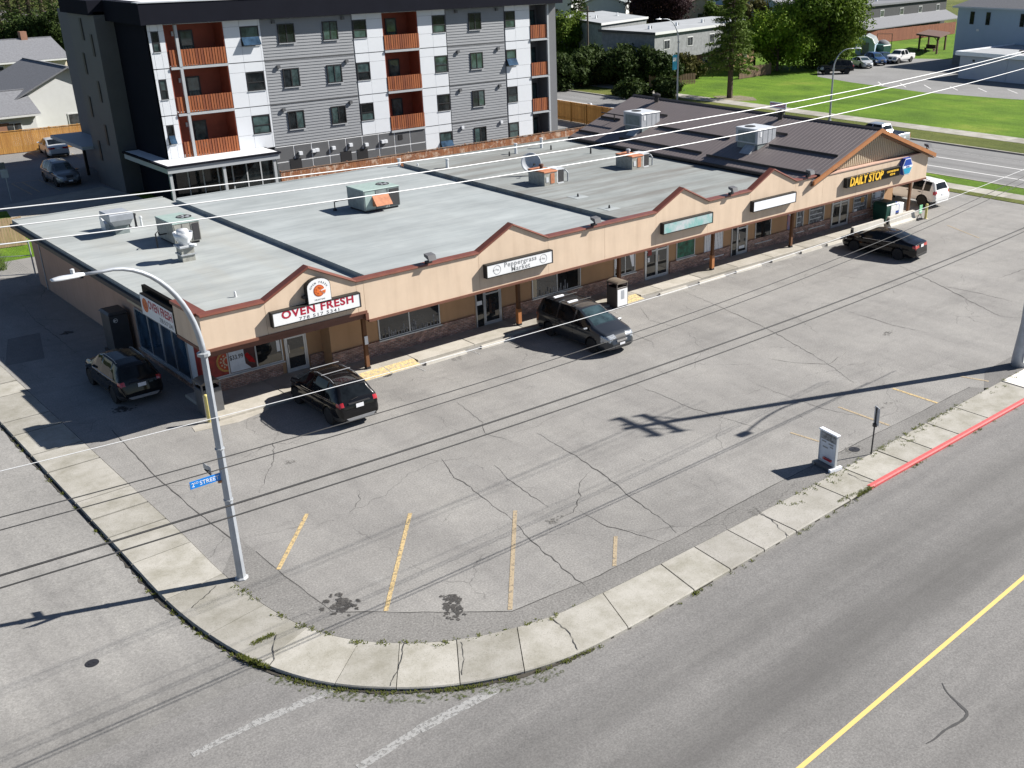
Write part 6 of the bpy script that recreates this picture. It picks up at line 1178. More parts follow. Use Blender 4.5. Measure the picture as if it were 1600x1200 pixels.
# ================================================================ FENCES
def board_fence(name, label, a, b, h, mat, bw=.145, gap=.012, post=2.4, cap=None, group='fences', z0=0.0, picket=False, top=True):
    a = np.array(a[:2],float); b = np.array(b[:2],float); L = float(np.linalg.norm(b-a)); ang = math.atan2(b[1]-a[1],b[0]-a[0])
    t = thing(name, label, 'fence', (float(a[0]),float(a[1]),z0), ang, group); n = int(L/(bw+gap)); rb = random.Random(int(L*10))
    big = MB()
    for k in range(n):
        x = k*(bw+gap); hh = h+rb.uniform(-.02,.02)
        if picket: big.add([(x,-.012,.05),(x+bw,-.012,.05),(x+bw,-.012,hh-.1),(x+bw/2,-.012,hh),(x,-.012,hh-.1),(x,.012,.05),(x+bw,.012,.05),(x+bw,.012,hh-.1),(x+bw/2,.012,hh),(x,.012,hh-.1)],[(0,1,2,3,4),(9,8,7,6,5)]+[((j+1)%5,j,5+j,5+(j+1)%5) for j in range(5)])
        else: big.box(x,-.012+rb.uniform(-.004,.004),.04,x+bw,.012,hh)
    o = big.build('boards', mat, t, world=False); o['kind'] = 'stuff'
    x = 0
    while x <= L+.01: MB().box(x-.05,.013,0,x+.05,.11,h+.10).build('post', mat, t, world=False); x += post
    for zz in (.3,h-.3): MB().box(0,.0125,zz,L,.05,zz+.09).build('rail', mat, t, world=False)
    if cap: MB().box(0,-.05,h+.02,L,.07,h+.06).build('cap_rail', cap, t, world=False)
    return t
board_fence('timber_fence', 'weathered red-brown board fence between the plaza and the apartments', (33.4,70.2), (61.5,70.0), 2.35, 'worn_fence', post=2.6, cap='picket_wood')
board_fence('timber_fence', 'golden cedar fence at the end of the apartment grounds by the cross street', (72.4,68.0), (72.6,88), 1.9, 'cedar_fence', cap='cedar_fence')
board_fence('timber_fence', 'golden cedar fence behind the apartment car park', (12,106.2), (40,105.2), 1.9, 'cedar_fence', cap='cedar_fence')
board_fence('timber_fence', 'pale new board fence behind the chain-link gate', (8.4,72.5), (16.9,71.4), 1.8, 'pale_fence')
board_fence('timber_fence', 'long red-stained board fence behind the gazebo', P(1352,70), P(1492,53), 2.2, 'red_fence', post=3.0)
board_fence('picket_fence', 'rustic brown picket fence under the conifer', P(1015,137), P(1088,131), 1.4, 'picket_wood', .16, .09, picket=True); board_fence('picket_fence', 'grey picket fence in the shade of the round tree', P(1155,124), P(1205,116), 1.5, 'picket_wood', .16, .06, picket=True); board_fence('picket_fence', 'dark picket fence in the hedge shade', P(905,122), P(1000,134), 1.4, 'picket_wood', .12, .12, picket=True)
# chain-link gate
cl = thing('chain_link_gate', 'galvanised chain-link gate at the back corner of the plaza', 'gate', (12,66,0)); A0, B0 = np.array((10.0,66.8)), np.array((15.1,63.9))
for k in range(4):
    p = A0+(B0-A0)*k/3; MB().tube([(p[0],p[1],0),(p[0],p[1],2.0)],.04,8).build('post', 'galv', cl)
for zz in (.15,1.2,1.95): MB().tube([(A0[0],A0[1],zz),(B0[0],B0[1],zz)],.022,6).build('rail', 'galv', cl)
m = MB(); n = 44
for k in range(n):
    a_ = A0+(B0-A0)*k/n; b_ = A0+(B0-A0)*min(1,(k+14)/n)
    if k+14 <= n: m.tube([(a_[0],a_[1],.15),(b_[0],b_[1],1.95)],.004,3,False); m.tube([(b_[0],b_[1],.15),(a_[0],a_[1],1.95)],.004,3,False)
o = m.build('mesh', 'galv', cl); o['kind'] = 'stuff'
# ================================================================ BACKGROUND BUILDINGS
def house(name, label, cx, cy, w, d, h, rise, rz, wall, roof, over=.45, wins=2, cat='house', chimney=False, door_=True, gable_wall=None):
    """gable house: local x along the ridge, gable ends at +-w/2"""
    t = thing(name, label, cat, (cx,cy,0), rz, 'houses behind')
    MB().box(-w/2,-d/2,0,w/2,d/2,h).build('wall', wall, t, world=False)
    for s_ in (-1,1): MB().add([(s_*w/2,-d/2,h),(s_*w/2,d/2,h),(s_*w/2,0,h+rise),(s_*(w/2-.15),-d/2,h),(s_*(w/2-.15),d/2,h),(s_*(w/2-.15),0,h+rise)],[(0,1,2),(5,4,3),(0,2,5,3),(1,4,5,2)]).build('gable', gable_wall or wall, t, world=False)
    m = MB(); e = over; zz = h-rise*e/(d/2)
    for s_ in (-1,1):
        a = [(-w/2-e,0,h+rise+.02),(w/2+e,0,h+rise+.02),(w/2+e,s_*(d/2+e),zz+.02),(-w/2-e,s_*(d/2+e),zz+.02)]; m.add(a+[(x,y,z+.14) for x,y,z in a], [(0,1,2,3),(7,6,5,4),(0,4,5,1),(1,5,6,2),(2,6,7,3),(3,7,4,0)])
    rf = m.build('roof', roof, t, world=False); MB().box(-w/2-e,-.12,h+rise+.13,w/2+e,.12,h+rise+.2).build('ridge', roof, rf, world=False)
    for s_ in (-1,1): MB().box(-w/2-e,s_*(d/2+e)-.05,zz-.06,w/2+e,s_*(d/2+e)+.08,zz+.10).build('gutter', 'house_white', rf, world=False)
    if chimney: MB().box(w*.2,-.35,h+rise*.5,w*.2+.7,.35,h+rise+.9).build('chimney', 'house_brown', rf, world=False)
    for s_ in (-1,1):
        for k in range(wins):
            for fl in range(1 if h < 4 else 2):
                x = -w/2+w*(k+.5)/wins; z = .95+fl*2.7; y = s_*d/2
                wn = MB().box(x-.7,min(y,y+s_*.05),z,x+.7,max(y,y+s_*.05),z+1.15).build('window', 'house_white', t, world=False); MB().box(x-.6,min(y+s_*.051,y+s_*.07),z+.1,x-.04,max(y+s_*.051,y+s_*.07),z+1.05).build('pane', 'house_glass', wn, world=False); MB().box(x+.04,min(y+s_*.051,y+s_*.07),z+.1,x+.6,max(y+s_*.051,y+s_*.07),z+1.05).build('pane', 'house_glass', wn, world=False)
        x = s_*w/2; wn = MB().box(min(x,x+s_*.05),-.7,1.0,max(x,x+s_*.05),.7,2.1).build('window', 'house_white', t, world=False); MB().box(min(x+s_*.051,x+s_*.07),-.6,1.1,max(x+s_*.051,x+s_*.07),.6,2.0).build('pane', 'house_glass', wn, world=False)
    if door_: d_ = MB().box(w*.08,-d/2-.06,.05,w*.08+.95,-d/2,2.1).build('door', 'house_brown', t, world=False); MB().box(w*.08+.78,-d/2-.12,1.0,w*.08+.84,-d/2-.061,1.06).build('handle', 'chrome', d_, world=False)
    return t
def flat_block(name, label, c00, c10, c01, h, wall, wall2, roof, wins, cat='townhouses', low=None):
    """flat-roofed terrace: c00 near corner, c10 end of the long front, c01 end of the short side (ground x,y)"""
    c00, c10, c01 = [np.array(p[:2],float) for p in (c00,c10,c01)]; c11 = c10+c01-c00
    t = thing(name, label, cat, (float(c00[0]),float(c00[1]),0), 0, 'houses behind')
    ex = (c10-c00)/np.linalg.norm(c10-c00); ey = (c01-c00)/np.linalg.norm(c01-c00); L = np.linalg.norm(c10-c00); D = np.linalg.norm(c01-c00)
    q = lambda u,v,z: tuple(np.append(c00+ex*u+ey*v, z))
    def bx(u0,v0,z0,u1,v1,z1): return MB().add([q(u0,v0,z0),q(u1,v0,z0),q(u1,v1,z0),q(u0,v1,z0),q(u0,v0,z1),q(u1,v0,z1),q(u1,v1,z1),q(u0,v1,z1)],[(0,3,2,1),(4,5,6,7),(0,1,5,4),(1,2,6,5),(2,3,7,6),(3,0,4,7)])
    bx(0,0,2.6 if low else 0,L,D,h).build('wall', wall, t); rf = bx(-.3,-.3,h,L+.3,D+.3,h+.15).build('roof', roof, t); bx(-.35,-.35,h-.12,L+.35,-.301,h+.2).build('roof_edge', 'house_white' if wall != 'dark_shake' else 'shingle_grey', rf); bx(-.35,-.3,h-.12,-.301,D+.35,h+.2).build('roof_edge', 'dark_metal', rf)
    for k in range(int(L/7)): bx(4+7*k,D*.4,h+.151,4.3+7*k,D*.4+.3,h+.6).build('vent', 'fan_white', rf); bx(5+7*k,D*.45,h+.151,5.2+7*k,D*.45+.2,h+.5).build('vent', 'dark_metal', rf)
    if low: bx(.6,.8,0,L,D,2.6).build('ground_floor', low, t)
    for k in range(wins):
        u = L*(k+.5)/wins; z = h-2.1
        w = bx(u-.75,-.05,z,u+.75,-.001,z+1.2).build('window', 'house_white', t); bx(u-.65,-.07,z+.1,u-.04,-.051,z+1.1).build('pane', 'house_glass', w); bx(u+.04,-.07,z+.1,u+.65,-.051,z+1.1).build('pane', 'house_glass', w)
        if low: 
            d = bx(u+1.2,.72,0,u+2.1,.799,2.0).build('door', 'house_brown', t); bx(u-1.2,.72,.8,u+.2,.799,2.0).build('window', 'house_glass', t)
    return t
h6 = 6.0
pA, pB, pC = P(1023,53,h6), P(1190,31,h6), P(940,48,h6); flat_block('townhouse_row', 'flat-roofed grey stucco townhouses with white windows behind the conifer', pA, pB, pC, h6, 'cottage_wall', 'shadow_wall', 'flat_roof', 5, low='house_brown')
pA, pB, pC = P(940,38,h6), P(1010,28,h6), P(872,27,h6); flat_block('townhouse_row', 'flat-roofed grey townhouses partly hidden by the light green tree', pA, pB, pC, h6, 'cottage_wall', 'shadow_wall', 'flat_roof', 4)
pA, pB = np.array(P(1330,12,h6)[:2]), np.array(P(1480,-3,h6)[:2]); ex_ = (pB-pA)/np.linalg.norm(pB-pA); ey_ = np.array([-ex_[1],ex_[0]])*(1 if (-ex_[1]*pA[0]+ex_[0]*pA[1]) > 0 else -1)
flat_block('townhouse_row', 'dark shingled townhouses with white windows beyond the red fence', pA, pB, pA+ey_*11, h6, 'dark_shake', 'dark_shake', 'shingle_grey', 5)
# its long porch roof
m = MB(); a, b = pA-ey_*.01, pB-ey_*.01; c_, d_ = pB-ey_*3.2, pA-ey_*3.2; m.add([(*a,3.9),(*b,3.9),(*c_,2.5),(*d_,2.5),(*a,3.75),(*b,3.75),(*c_,2.35),(*d_,2.35)],[(0,3,2,1),(4,5,6,7),(3,7,6,2),(0,4,7,3),(1,2,6,5)]); pr_ = tag(m.build('porch_roof', 'shingle_grey'), 'long grey lean-to porch roof along the dark shingled townhouses', 'roof')
pr_.parent = None
bb = thing('blue_building', 'tall pale blue clapboard building with narrow windows beside the far car park', 'building', (148,80,0))
MB().box(148,52,0,166,86.8,7.75).build('wall', 'blue_siding', bb); MB().box(147.3,51.5,7.751,166.7,87.4,7.95).build('eave', 'annex_wall', bb); rfm = MB().add([(147.3,51.5,7.95),(147.3,87.4,7.95),(166.7,87.4,7.95),(166.7,51.5,7.95),(155.5,58,11.5),(155.5,81,11.5)],[(0,4,5,1),(1,5,2),(2,5,4,3),(3,4,0)]).build('roof', 'shingle_grey', bb)
m = MB(); z = .6
while z < 7.6: m.box(147.975,52,z,147.999,86.8,z+.02); z += .28
o = m.build('clapboard_laps', 'blue_siding', bb); o['kind'] = 'stuff'
for px_ in (1520,1545,1599):
    c = onX(px_,22,148); w = MB().box(147.93,c[1]-.32,5.6,147.974,c[1]+.32,7.3).build('window', 'apt_frame', bb); MB().box(147.91,c[1]-.25,5.7,147.929,c[1]+.25,7.2).build('pane', 'apt_glass_dark', w)
c = onX(1528,47,148); MB().box(147.85,c[1]-.2,c[2]-.15,147.97,c[1]+.2,c[2]+.15).build('wall_lamp', 'fan_white', bb); MB().box(147.9,84.8,0,147.974,86.75,1.3).build('base_panel', 'cottage_wall', bb)
an = thing('annex', 'low white flat-roofed annex in front of the blue building', 'building', (133,66,0)); MB().box(133.2,45,0,147.9,77.0,2.85).build('wall', 'annex_wall', an); MB().box(132.8,44.6,2.851,147.95,77.4,3.25).build('roof', 'flat_roof', an); MB().box(132.7,44.5,2.9,132.799,77.5,3.4).build('fascia', 'blank_white', an); MB().box(132.8,77.401,2.9,147.9,77.5,3.4).build('fascia', 'blank_white', an)
for y in (75.0,66.5): w = MB().box(133.12,y-.15,2.2,133.199,y+.15,2.45).build('wall_lamp', 'dark_metal', an)
MB().tube([(133.15,70.3,0),(133.15,70.3,2.6)],.08,6).build('downpipe', 'annex_wall', an); MB().box(133.1,66.2,0,133.199,67.2,2.1).build('door', 'blue_siding', an)
for k in range(4): MB().box(137+k*1.2,70+((k*7)%3)*.8,3.251,137.5+k*1.2,70.6+((k*7)%3)*.8,3.4).build('roof_vent', 'bin_brown', an)
hr = thing('roof_handrail', 'white balcony railing with dark seating on the annex roof', 'railing', (147,70,3.25)); 
for k in range(8): MB().box(146.5,66+k*.55,3.26,146.56,66.06+k*.55,4.5).build('baluster', 'blank_white', hr)
MB().box(146.5,66,4.5,146.56,70.0,4.58).build('rail', 'blank_white', hr); MB().box(146.6,58,3.26,147.9,65.5,4.6).build('seat', 'dark_metal', hr)
ga = thing('gazebo', 'dark brown timber pergola gazebo on the far grass', 'gazebo', P(1455,82)); gx, gy, _ = P(1455,82)
cs = [P(1435,80),P(1463,84.5),P(1475.5,78),P(1450,74)]
for c in cs: MB().box(c[0]-.12,c[1]-.12,0,c[0]+.12,c[1]+.12,2.5).build('post', 'brownwood', ga)
m = MB(); n=4; ce = np.mean(np.array(cs),axis=0); ring_ = [tuple((np.array(c)-ce)*1.3+ce) for c in cs]; m.add([(x,y,2.5) for x,y,_ in ring_]+[(x,y,2.75) for x,y,_ in ring_],[(3,2,1,0),(4,5,6,7)]+[(k,(k+1)%4,4+(k+1)%4,4+k) for k in range(4)]); m.build('roof', 'brownwood', ga)
for k in range(4):
    a, b = np.array(cs[k]), np.array(cs[(k+1)%4]); MB().tube([(*(a+(b-a)*.02)[:2],1.9),(*(a+(b-a)*.22)[:2],2.5)],.06,5).build('brace', 'brownwood', ga); MB().tube([(*(b+(a-b)*.02)[:2],1.9),(*(b+(a-b)*.22)[:2],2.5)],.06,5).build('brace', 'brownwood', ga)
bn = thing('garden_bench', 'brown bench under the gazebo', 'bench', P(1452,80)); bx_, by_, _ = P(1452,80); MB().box(bx_-.2,by_-.9,.4,bx_+.35,by_+.9,.48).build('seat', 'brownwood', bn); MB().box(bx_+.3,by_-.9,.48,bx_+.38,by_+.9,1.0).build('backrest', 'brownwood', bn); MB().box(bx_-.2,by_-.85,0,bx_+.35,by_-.75,.4).build('leg', 'brownwood', bn); MB().box(bx_-.2,by_+.75,0,bx_+.35,by_+.85,.4).build('leg', 'brownwood', bn)
sh = thing('garden_shed', 'grey barn-roofed shed with white trimmed door', 'shed', P(1352,86)); sx_, sy_, _ = P(1350,88); 
secs = [(-1.5,0),(1.5,0),(1.5,1.6),(1.05,2.4),(0,2.85),(-1.05,2.4),(-1.5,1.6)]; mm = Matrix.Translation((sx_+1.5,sy_+1.0,0)) @ Matrix.Rotation(math.radians(-62),4,'Z')
m = MB().prismY(secs,0,4.2); m.v = [tuple(mm @ Vector(p)) for p in m.v]; m.build('wall', 'house_blue', sh); m = MB()
for k in range(2,6): a, b = secs[k], secs[(k+1)%7]; m.add([(a[0]*1.06,-.25,a[1]+.05),(b[0]*1.06,-.25,b[1]+.05),(b[0]*1.06,4.4,b[1]+.05),(a[0]*1.06,4.4,a[1]+.05),(a[0]*1.06,-.25,a[1]+.15),(b[0]*1.06,-.25,b[1]+.15),(b[0]*1.06,4.4,b[1]+.15),(a[0]*1.06,4.4,a[1]+.15)],[(0,1,2,3),(7,6,5,4),(0,4,5,1),(2,6,7,3),(0,3,7,4),(1,5,6,2)])
m.v = [tuple(mm @ Vector(p)) for p in m.v]; m.build('roof', 'shingle_teal', sh); m = MB(); 
for k in range(2,6): a, b = secs[k], secs[(k+1)%7]; m.tube([(a[0],-.3,a[1]+.08),(b[0],-.3,b[1]+.08)],.10,5)
m.v = [tuple(mm @ Vector(p)) for p in m.v]; m.build('trim', 'blank_white', sh); m = MB().box(-.6,-.05,0,.6,-.001,1.9); m.v = [tuple(mm @ Vector(p)) for p in m.v]; m.build('door', 'shingle_grey', sh)
for (px_,py_,lab) in ((1422,32,'pale canvas gazebo tent beyond the red fence'),(1446,33,'white patio umbrella beyond the red fence')):
    c = P(px_,py_+10); t = thing('patio_canopy', lab, 'canopy', c); MB().lathe([(2.6 if px_ < 1430 else 2.0,2.3),(1.2,2.75),(.05,3.3),(.001,3.35)],4 if px_ < 1430 else 8,c).build('canopy', 'canvas', t); MB().tube([c,(c[0],c[1],2.4)],.05,6).build('pole', 'dark_metal', t)
sw = thing('swing_frame', 'thin metal swing frame on the far grass', 'swing', P(1380,78)); a, b = P(1369,79), P(1392,79); MB().tube([a,(a[0],a[1],2.6),(b[0],b[1],2.6),b],.06,6).build('frame', 'dark_metal', sw)
tn = thing('garden_tent', 'small dark dome tent by the far fence', 'tent', P(1379,75)); MB().lathe([(1.5,0),(1.4,.5),(1.0,1.0),(.4,1.3),(.001,1.35)],10,P(1379,75)).build('shell', 'shingle_grey', tn, smooth=True)
bx0 = thing('utility_box', 'dark green utility box behind the blue cars', 'box', P(1375,84)); c = P(1375,84); MB().bbox(c[0]-1,c[1]-1.2,0,c[0]+1,c[1]+1.2,1.4,.1).build('case', 'bin_green', bx0); MB().box(c[0]-.95,c[1]-1.23,.1,c[0]+.95,c[1]-1.201,1.2).build('door', 'bin_green', bx0)
# houses along the top of the frame, and behind the cedar fence
def at_roof(px_, py_, z): return P(px_, py_, z)[:2]
c = onY(85,150,113); house('white_house', 'white clapboard house with a grey shingle gable behind the cedar fence', c[0]+1.0, 117.5, 11, 9.6, 3.9, 2.3, PI/2+.04, 'house_white', 'shingle_grey', .5, 3)
c = onY(8,180,112); house('white_house', 'small grey-roofed house wing at the edge of the cedar fence', c[0]-2.2, 112.5, 8, 6, 2.8, 1.6, .05, 'house_white', 'shingle_grey', .4, 2)
c = onY(20,90,135); house('cream_house', 'cream house with a pale roof behind the white clapboard house', c[0], 138, 10, 8, 5.2, 1.8, .1, 'house_cream', 'shingle_grey', .4, 2, chimney=True)
for (px_,py_,w,d,h,r_,rz_,wl,rf_,lab,ch) in ((948,20,13,9,4.6,1.6,.75,'house_white','shingle_teal','white house with a teal roof above the grey townhouses',False),(1010,12,12,9,4.2,1.8,.4,'house_brown','shingle_brown','brown-roofed house with a carport behind the purple tree',False),(1090,22,13,10,3.0,2.2,.85,'house_cream','shingle_brown','cream house with a broad brown hip roof beside the purple tree',False),(1205,26,10,9,4.4,2.2,.3,'house_blue','shingle_grey','pale blue gabled house between the conifer and the round tree',False),(1168,14,12,9,3.6,2.0,.9,'house_brown','shingle_brown','low brown-roofed house behind the conifer',True),(880,12,10,8,4.0,1.8,.5,'house_white','shingle_grey','white house beside the apartment block behind the dark spruce',False),(1250,-2,12,9,5,2.2,.7,'house_white','shingle_grey','white house behind the tall broadleaf tree',True),(1130,-6,12,9,4,2,.2,'house_blue','shingle_grey','grey-roofed house at the top of the street',False),(1395,-22,14,9,5,2.2,.6,'house_white','shingle_brown','brown-roofed house beyond the dark townhouses',False)):
    c = P(px_,py_,h*.5); house('far_house', lab, c[0], c[1], w, d, h, r_, rz_, wl, rf_, .5, 2, chimney=ch)
# background utility pole
c = P(919,121); bp = thing('utility_pole', 'bare wooden utility pole with one crossarm among the dark hedge trees', 'utility pole', c); MB().tube([c,(c[0],c[1],9.0)],[.16,.11],8).build('pole', 'pole_wood', bp); MB().box(c[0]-.06,c[1]-1.4,8.3,c[0]+.06,c[1]+1.4,8.45).build('crossarm', 'pole_wood', bp)
c = P(924,193); m = thing('dish_post', 'small floodlight post beside the cedar fence at the metal roof', 'light', P(924,195)); MB().tube([(c[0],c[1],0),(c[0],c[1],1.9)],.05,6).build('post', 'dark_metal', m); MB().lathe([(.25,0),(.2,.12),(.001,.16)],10,(c[0]-.2,c[1],1.9)).build('lamp_head', 'hvac_grey', m)
c = P(12,312); m = thing('parking_sign', 'grey and blue accessible-parking sign on a post at the apartment walk', 'sign', P(18,315)); x,y,_ = P(18,315); MB().tube([(x,y,0),(x,y,2.6)],.03,6).build('post', 'galv', m); MB().box(x-.28,y-.03,1.7,x+.2,y-.01,2.3).build('plate', 'steel_light', m); MB().box(x-.3,y-.03,2.35,x+.1,y-.01,2.8).build('plate', 'bin_grey', m)
# ================================================================ TREES AND WEEDS
def foliage(centers, radii, n, size, seed, squash=1.0, droop=0.0, up=.25):
    """leaf clumps: many small tilted leaf faces spread through each lobe, denser near its skin; 'tone' varies per clump and per leaf"""
    r = np.random.default_rng(seed); C = np.array(centers,float); Rr = np.array(radii,float); w = Rr**2/np.sum(Rr**2)
    idx = r.choice(len(C), n, p=w); d = r.normal(size=(n,3)); d /= np.linalg.norm(d,axis=1)[:,None]
    q = r.uniform(0,1,n)**.38; bump_ = 1+.22*np.sin(d[:,0]*7+idx)+.18*np.sin(d[:,1]*9+idx*2)+.15*np.sin(d[:,2]*8+idx*3)
    p = C[idx]+d*(Rr[idx]*q*bump_)[:,None]*np.array([1,1,squash])
    nrm = d+r.normal(size=(n,3))*.8+np.array([0,0,up]); nrm /= np.linalg.norm(nrm,axis=1)[:,None]
    a = np.cross(nrm, r.normal(size=(n,3))); a /= np.linalg.norm(a,axis=1)[:,None]; b = np.cross(nrm,a)
    s = size*r.uniform(.6,1.4,n)[:,None]; t = a*s*.9; u = b*s*.5
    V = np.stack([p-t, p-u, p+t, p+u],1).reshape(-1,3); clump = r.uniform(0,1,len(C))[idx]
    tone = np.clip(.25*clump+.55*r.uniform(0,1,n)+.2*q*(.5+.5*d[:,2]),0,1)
    return V, tone
def leafmesh(name, V, tone, mat, parent, world=True):
    n = len(tone); me = bpy.data.meshes.new(name)
    if world: V = V-np.array(WORLD.get(parent.name,(0,0,0)))
    me.vertices.add(4*n); me.vertices.foreach_set('co', V.astype(np.float32).ravel()); me.loops.add(4*n); me.loops.foreach_set('vertex_index', np.arange(4*n,dtype=np.int32)); me.polygons.add(n); me.polygons.foreach_set('loop_start', np.arange(0,4*n,4,dtype=np.int32))
    at_ = me.attributes.new('tone','FLOAT','FACE'); at_.data.foreach_set('value', tone.astype(np.float32)); me.materials.append(M(mat)); me.update(calc_edges=True); me.validate()
    o = bpy.data.objects.new(name, me); COL.objects.link(o); o.parent = parent; o['kind'] = 'stuff'; return o
def broadleaf(label, base, h, rad, mat, n=7000, seed=1, lobes=16, trunk=.2, low=.25, size=.21, name='tree', group='trees behind the lawn', cat='tree', squash=.9):
    t = thing(name, label, cat, base, 0, group); r = random.Random(seed); x,y,z = base
    tr = MB(); tr.tube([(x,y,z-.1),(x+.05,y,z+h*.2),(x-.05,y+.1,z+h*.55)],[trunk*h*.11,trunk*h*.085,trunk*h*.04],9); C = []; R = []
    for k in range(lobes):
        a = r.uniform(0,2*PI); v = r.uniform(0,1); zz = low+(1-low)*v; prof = math.sin(PI*min(1,(.16+.84*(1-v))*.78+.08))*1.0; rr = rad*prof*r.uniform(.35,.85)
        c = (x+rr*math.cos(a), y+rr*math.sin(a), z+(h-.36*rad)*zz); C.append(c); R.append(rad*r.uniform(.26,.44))
        if k < 7: tr.tube([(x,y,z+h*(.18+.05*k)),((x+c[0])/2,(y+c[1])/2,(z+h*.3+c[2])/2),c],[trunk*h*.035,trunk*h*.022,.02],6)
    C.append((x,y,z+h*.58)); R.append(rad*.5)
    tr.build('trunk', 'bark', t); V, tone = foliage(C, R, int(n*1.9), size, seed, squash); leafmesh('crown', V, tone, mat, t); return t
def conifer(label, base, h, rad, mat='leaf_pine', n=7000, seed=1, bare=.12, name='conifer_tree', group='trees behind the lawn'):
    t = thing(name, label, 'tree', base, 0, group); r = np.random.default_rng(seed); x,y,z = base; rb = random.Random(seed)
    tr = MB().tube([(x,y,z-.1),(x+.05,y,z+h*.5),(x,y,z+h)],[h*.018+.08,h*.012+.03,.03],9); Vs = []; Ts = []
    nb = int(h*7)
    for k in range(nb):
        v = (k+.5)/nb; zz = bare+(1-bare)*v; L = rad*(1-v)**.75*rb.uniform(.55,1.15)+.25; a = k*2.4+rb.uniform(-.4,.4)
        tip = np.array([x+L*math.cos(a),y+L*math.sin(a),z+h*zz-L*.16]); b0 = np.array([x,y,z+h*zz+.1]); tr.tube([tuple(b0),tuple((b0+tip)/2+np.array([0,0,.06])),tuple(tip)],[.05,.03,.012],4,False)
        m = int(1.5*n/nb*(.4+L/rad)); s = r.uniform(.12,1.05,m)**.7; p = b0[None]+(tip-b0)[None]*s[:,None]; side = np.array([-math.sin(a),math.cos(a),0]); wd_ = L*.26*(1.05-s*.6)
        p = p+side[None]*(r.normal(size=m)*wd_)[:,None]+np.array([0,0,1.])[None]*(r.normal(size=m)*.10-.05)[:,None]
        nrm = np.array([0,0,1.])[None]+r.normal(size=(m,3))*.7; nrm /= np.linalg.norm(nrm,axis=1)[:,None]; aa = np.cross(nrm,r.normal(size=(m,3))); aa /= np.linalg.norm(aa,axis=1)[:,None]; bb_ = np.cross(nrm,aa); sz = .20*r.uniform(.6,1.4,m)[:,None]
        Vs.append(np.stack([p-aa*sz,p-bb_*sz*.3,p+aa*sz,p+bb_*sz*.3],1).reshape(-1,3)); Ts.append(np.clip(.25+.5*r.uniform(0,1,m)+.25*s,0,1))
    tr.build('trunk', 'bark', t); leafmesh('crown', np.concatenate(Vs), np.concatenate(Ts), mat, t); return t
conifer('tall open conifer standing alone on the lawn above a patch of bare soil', P(1140,153), 15.5, 3.3, n=9500, seed=4, bare=.2)
broadleaf('round bright green broadleaf tree left of the tallest one at the lawn edge', P(1214,111), 9.2, 5.0, 'leaf_bright', 13000, 11, 26, low=.15)
broadleaf('tallest dark green broadleaf tree behind the black SUV', P(1291,105), 15.0, 6.3, 'leaf_mid', 22000, 12, 40, low=.12, size=.23)
for i,(px_,py_,h,rad,mt,lab) in enumerate(((880,140,5.6,3.0,'leaf_dark','dark hedge tree next to the apartment block end'),(907,135,5.8,2.6,'leaf_dark','dark hedge tree by the bare utility pole'),(938,132,6.0,3.0,'leaf_dark','dark hedge tree in front of the grey townhouses corner'),(968,132,6.2,3.2,'leaf_dark','thick dark hedge tree below the shaded townhouse wall'),(1000,133,6.0,3.2,'leaf_dark','dark hedge tree left of the banner lamp'),(1030,134,5.0,2.6,'leaf_dark','dark bushy hedge tree behind the banner lamp'),(1046,150,2.6,2.0,'leaf_dark','low dark shrub at the foot of the banner lamp'),(985,150,2.2,2.4,'leaf_dark','low shrub at the road side of the hedge'),(1072,122,4.2,2.4,'leaf_autumn','yellowish garden shrub in front of the townhouse porches'))):
    broadleaf(lab, P(px_,py_), h*.86, rad, mt, 5200, 30+i, 14, low=.08, group='hedge along the cross street', name='hedge_tree')
broadleaf('fresh light green tree beside the apartment block', P(885,98), 7.4, 4.0, 'leaf_light', 7000, 50, 16, low=.15)
conifer('dark spruce in front of the white far house', P(905,62), 9.5, 3.6, 'leaf_dark', 5000, 51, .06); broadleaf('large purple-leaved tree above the townhouse roofs', P(1030,42), 11.5, 7.0, 'leaf_purple', 11000, 52, 26, low=.12, size=.26); broadleaf('smaller purple-leaved tree beside the large one', P(1000,30), 8.5, 4.5, 'leaf_purple', 6000, 53, 16, low=.12, size=.25)
broadleaf('yellow-green garden tree behind the conifer', P(1178,105), 9.5, 3.4, 'leaf_autumn', 5000, 54, 14, low=.3); conifer('slim dark garden conifer beyond the red fence, left of the pair', P(1403,52), 9.0, 2.6, 'leaf_dark', 4000, 55, .05); conifer('slim dark poplar-like conifer beyond the red fence, right of the pair', P(1411,52), 12.0, 2.0, 'leaf_dark', 4000, 56, .05); broadleaf('reddish brown shrub beyond the red fence', P(1376,57), 3.4, 2.8, 'leaf_purple', 3500, 57, 10, low=.1)
for i,(px_,py_,h,rad,lab) in enumerate(((1110,38,5,3,'garden tree in front of the cream house'),(1240,60,8,4.5,'garden tree between the two broadleaf giants'),(1300,40,9,5,'dark tree behind the tallest broadleaf'),(1320,78,5,3.2,'dark shrub at the end of the red fence'))): broadleaf(lab, P(px_,py_), h, rad, 'leaf_dark' if i != 0 else 'leaf_green', 4000, 70+i, 12, low=.1)
# dark wood on the slope behind the white house
for i in range(9):
    px_ = -25+i*17; c = P(px_, 74+6*(i%3)); conifer('dark spruce in the wood behind the houses, '+['at its open end','second from the open end','behind the cream house ridge','beside the cream house chimney','over the cream house end','over the clapboard gable','left of the apartment wing','nearest the apartment wing','hidden behind the apartment wing'][i], c, 17+3*((i*5)%4), 4.6, 'leaf_dark', 3400, 80+i, .03, group='spruce wood behind the houses')
for i in range(6):
    px_ = -10+i*26; c = P(px_, 118); broadleaf('dark garden tree behind the clapboard house, '+['by the house wing','by the wing roof','beside the cream house wall','between cream house and gable','over the gable eave','beside the apartment wing'][i], c, 8+i%3, 4.0, 'leaf_dark', 3600, 95+i, 12, low=.05, group='garden trees behind the houses')
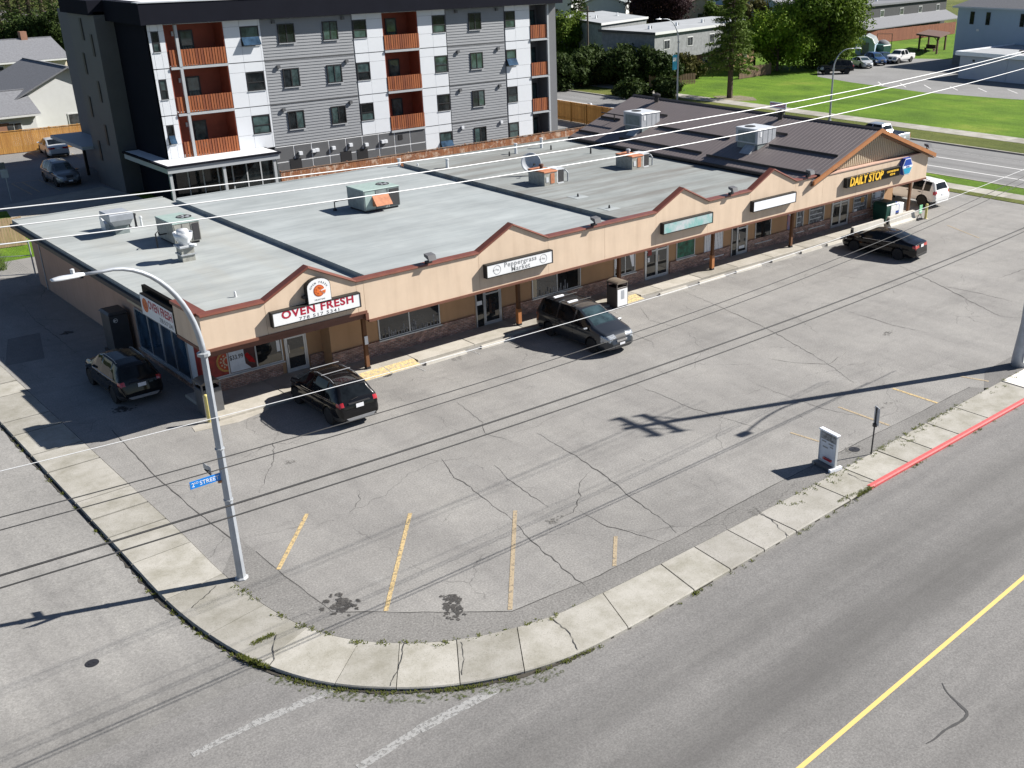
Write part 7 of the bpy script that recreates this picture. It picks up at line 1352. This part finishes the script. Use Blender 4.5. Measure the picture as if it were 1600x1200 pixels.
# weeds in the pavement joints and along the kerb, grass by the fence
def weeds(name, label, spots, mat, seed, hgt=.12, n=14, spread=.12):
    r = np.random.default_rng(seed); Vs = []; Ts = []
    for (x,y,z) in spots:
        k = int(n*r.uniform(.3,1.5))+1; a = r.uniform(0,2*PI,k); d = r.uniform(0,spread,k); bx = x+d*np.cos(a); by = y+d*np.sin(a); h = hgt*r.uniform(.3,1.2,k); ln = r.uniform(0,1.0,k)*h; a2 = a+r.uniform(-1,1,k); w = .012+.012*r.uniform(0,1,k)
        p0 = np.stack([bx-w,by,np.full(k,z)],1); p1 = np.stack([bx+w,by,np.full(k,z)],1); p2 = np.stack([bx+ln*np.cos(a2)+w*.3,by+ln*np.sin(a2)+w,z+h],1); p3 = np.stack([bx+ln*np.cos(a2)-w*.3,by+ln*np.sin(a2)+w,z+h],1)
        Vs.append(np.stack([p0,p1,p2,p3],1).reshape(-1,3)); Ts.append(r.uniform(0,1,k))
    root = bpy.data.objects.new('tmp', None); o = leafmesh(name, np.concatenate(Vs), np.concatenate(Ts), mat, root); o.parent = None; bpy.data.objects.remove(root); tag(o, label, 'weeds', kind='stuff'); return o
r9 = random.Random(9); spots = []
for k in range(190):
    s = r9.choice([r9.uniform(8.0,12.6),r9.uniform(8.4,11.5),r9.uniform(13.5,19),r9.uniform(3,8)]); p = at(SO,min(s,18.9)); spots.append((p[0]-.06+r9.uniform(-.05,.04),p[1]-.06+r9.uniform(-.05,.03),RZ+.01))
weeds('kerb_weeds', 'green weeds sprouting along the kerb of the pavement', spots, 'leaf_weed', 1, .06, 9, .10)
spots = []
for k in range(170):
    s = r9.choice([r9.uniform(6,12.5),r9.uniform(15.2,18.2),r9.uniform(15.5,17.4)]); p = at(SI,s); q = at(SO,s); f = r9.uniform(0,1)**3*(.35 if s > 15 else .12); spots.append((p[0]*(1-f)+q[0]*f,p[1]*(1-f)+q[1]*f,.012))
weeds('joint_weeds', 'sparse dry weeds between the pavement and the asphalt', spots, 'leaf_weed', 2, .035, 9, .12)
spots = []
for (a,b) in [((395,1008),(428,993)),((372,1025),(420,1043)),((1200+440/4,785),(1362,762)),((1340,775),(1362,762))]:
    for k in range(26): f = k/25; c = P(a[0]+(b[0]-a[0])*f,a[1]+(b[1]-a[1])*f,-.02); spots.append((c[0]+r9.uniform(-.04,.04),c[1]+r9.uniform(-.04,.04),-.02))
weeds('crack_weeds', 'bright green moss and grass filling the broken kerb corner', spots, 'leaf_weed', 3, .06, 14, .07)
spots = [(r9.uniform(9.9,14.3),r9.uniform(66.5,71.3),0) for k in range(420)]
weeds('tall_grass', 'tall rough grass behind the chain-link gate', spots, 'leaf_light', 4, .55, 26, .25)
struct(MB().box(8.3,68.3,-.3,26,76.0,.004).build('rear_grass', 'lawn'))
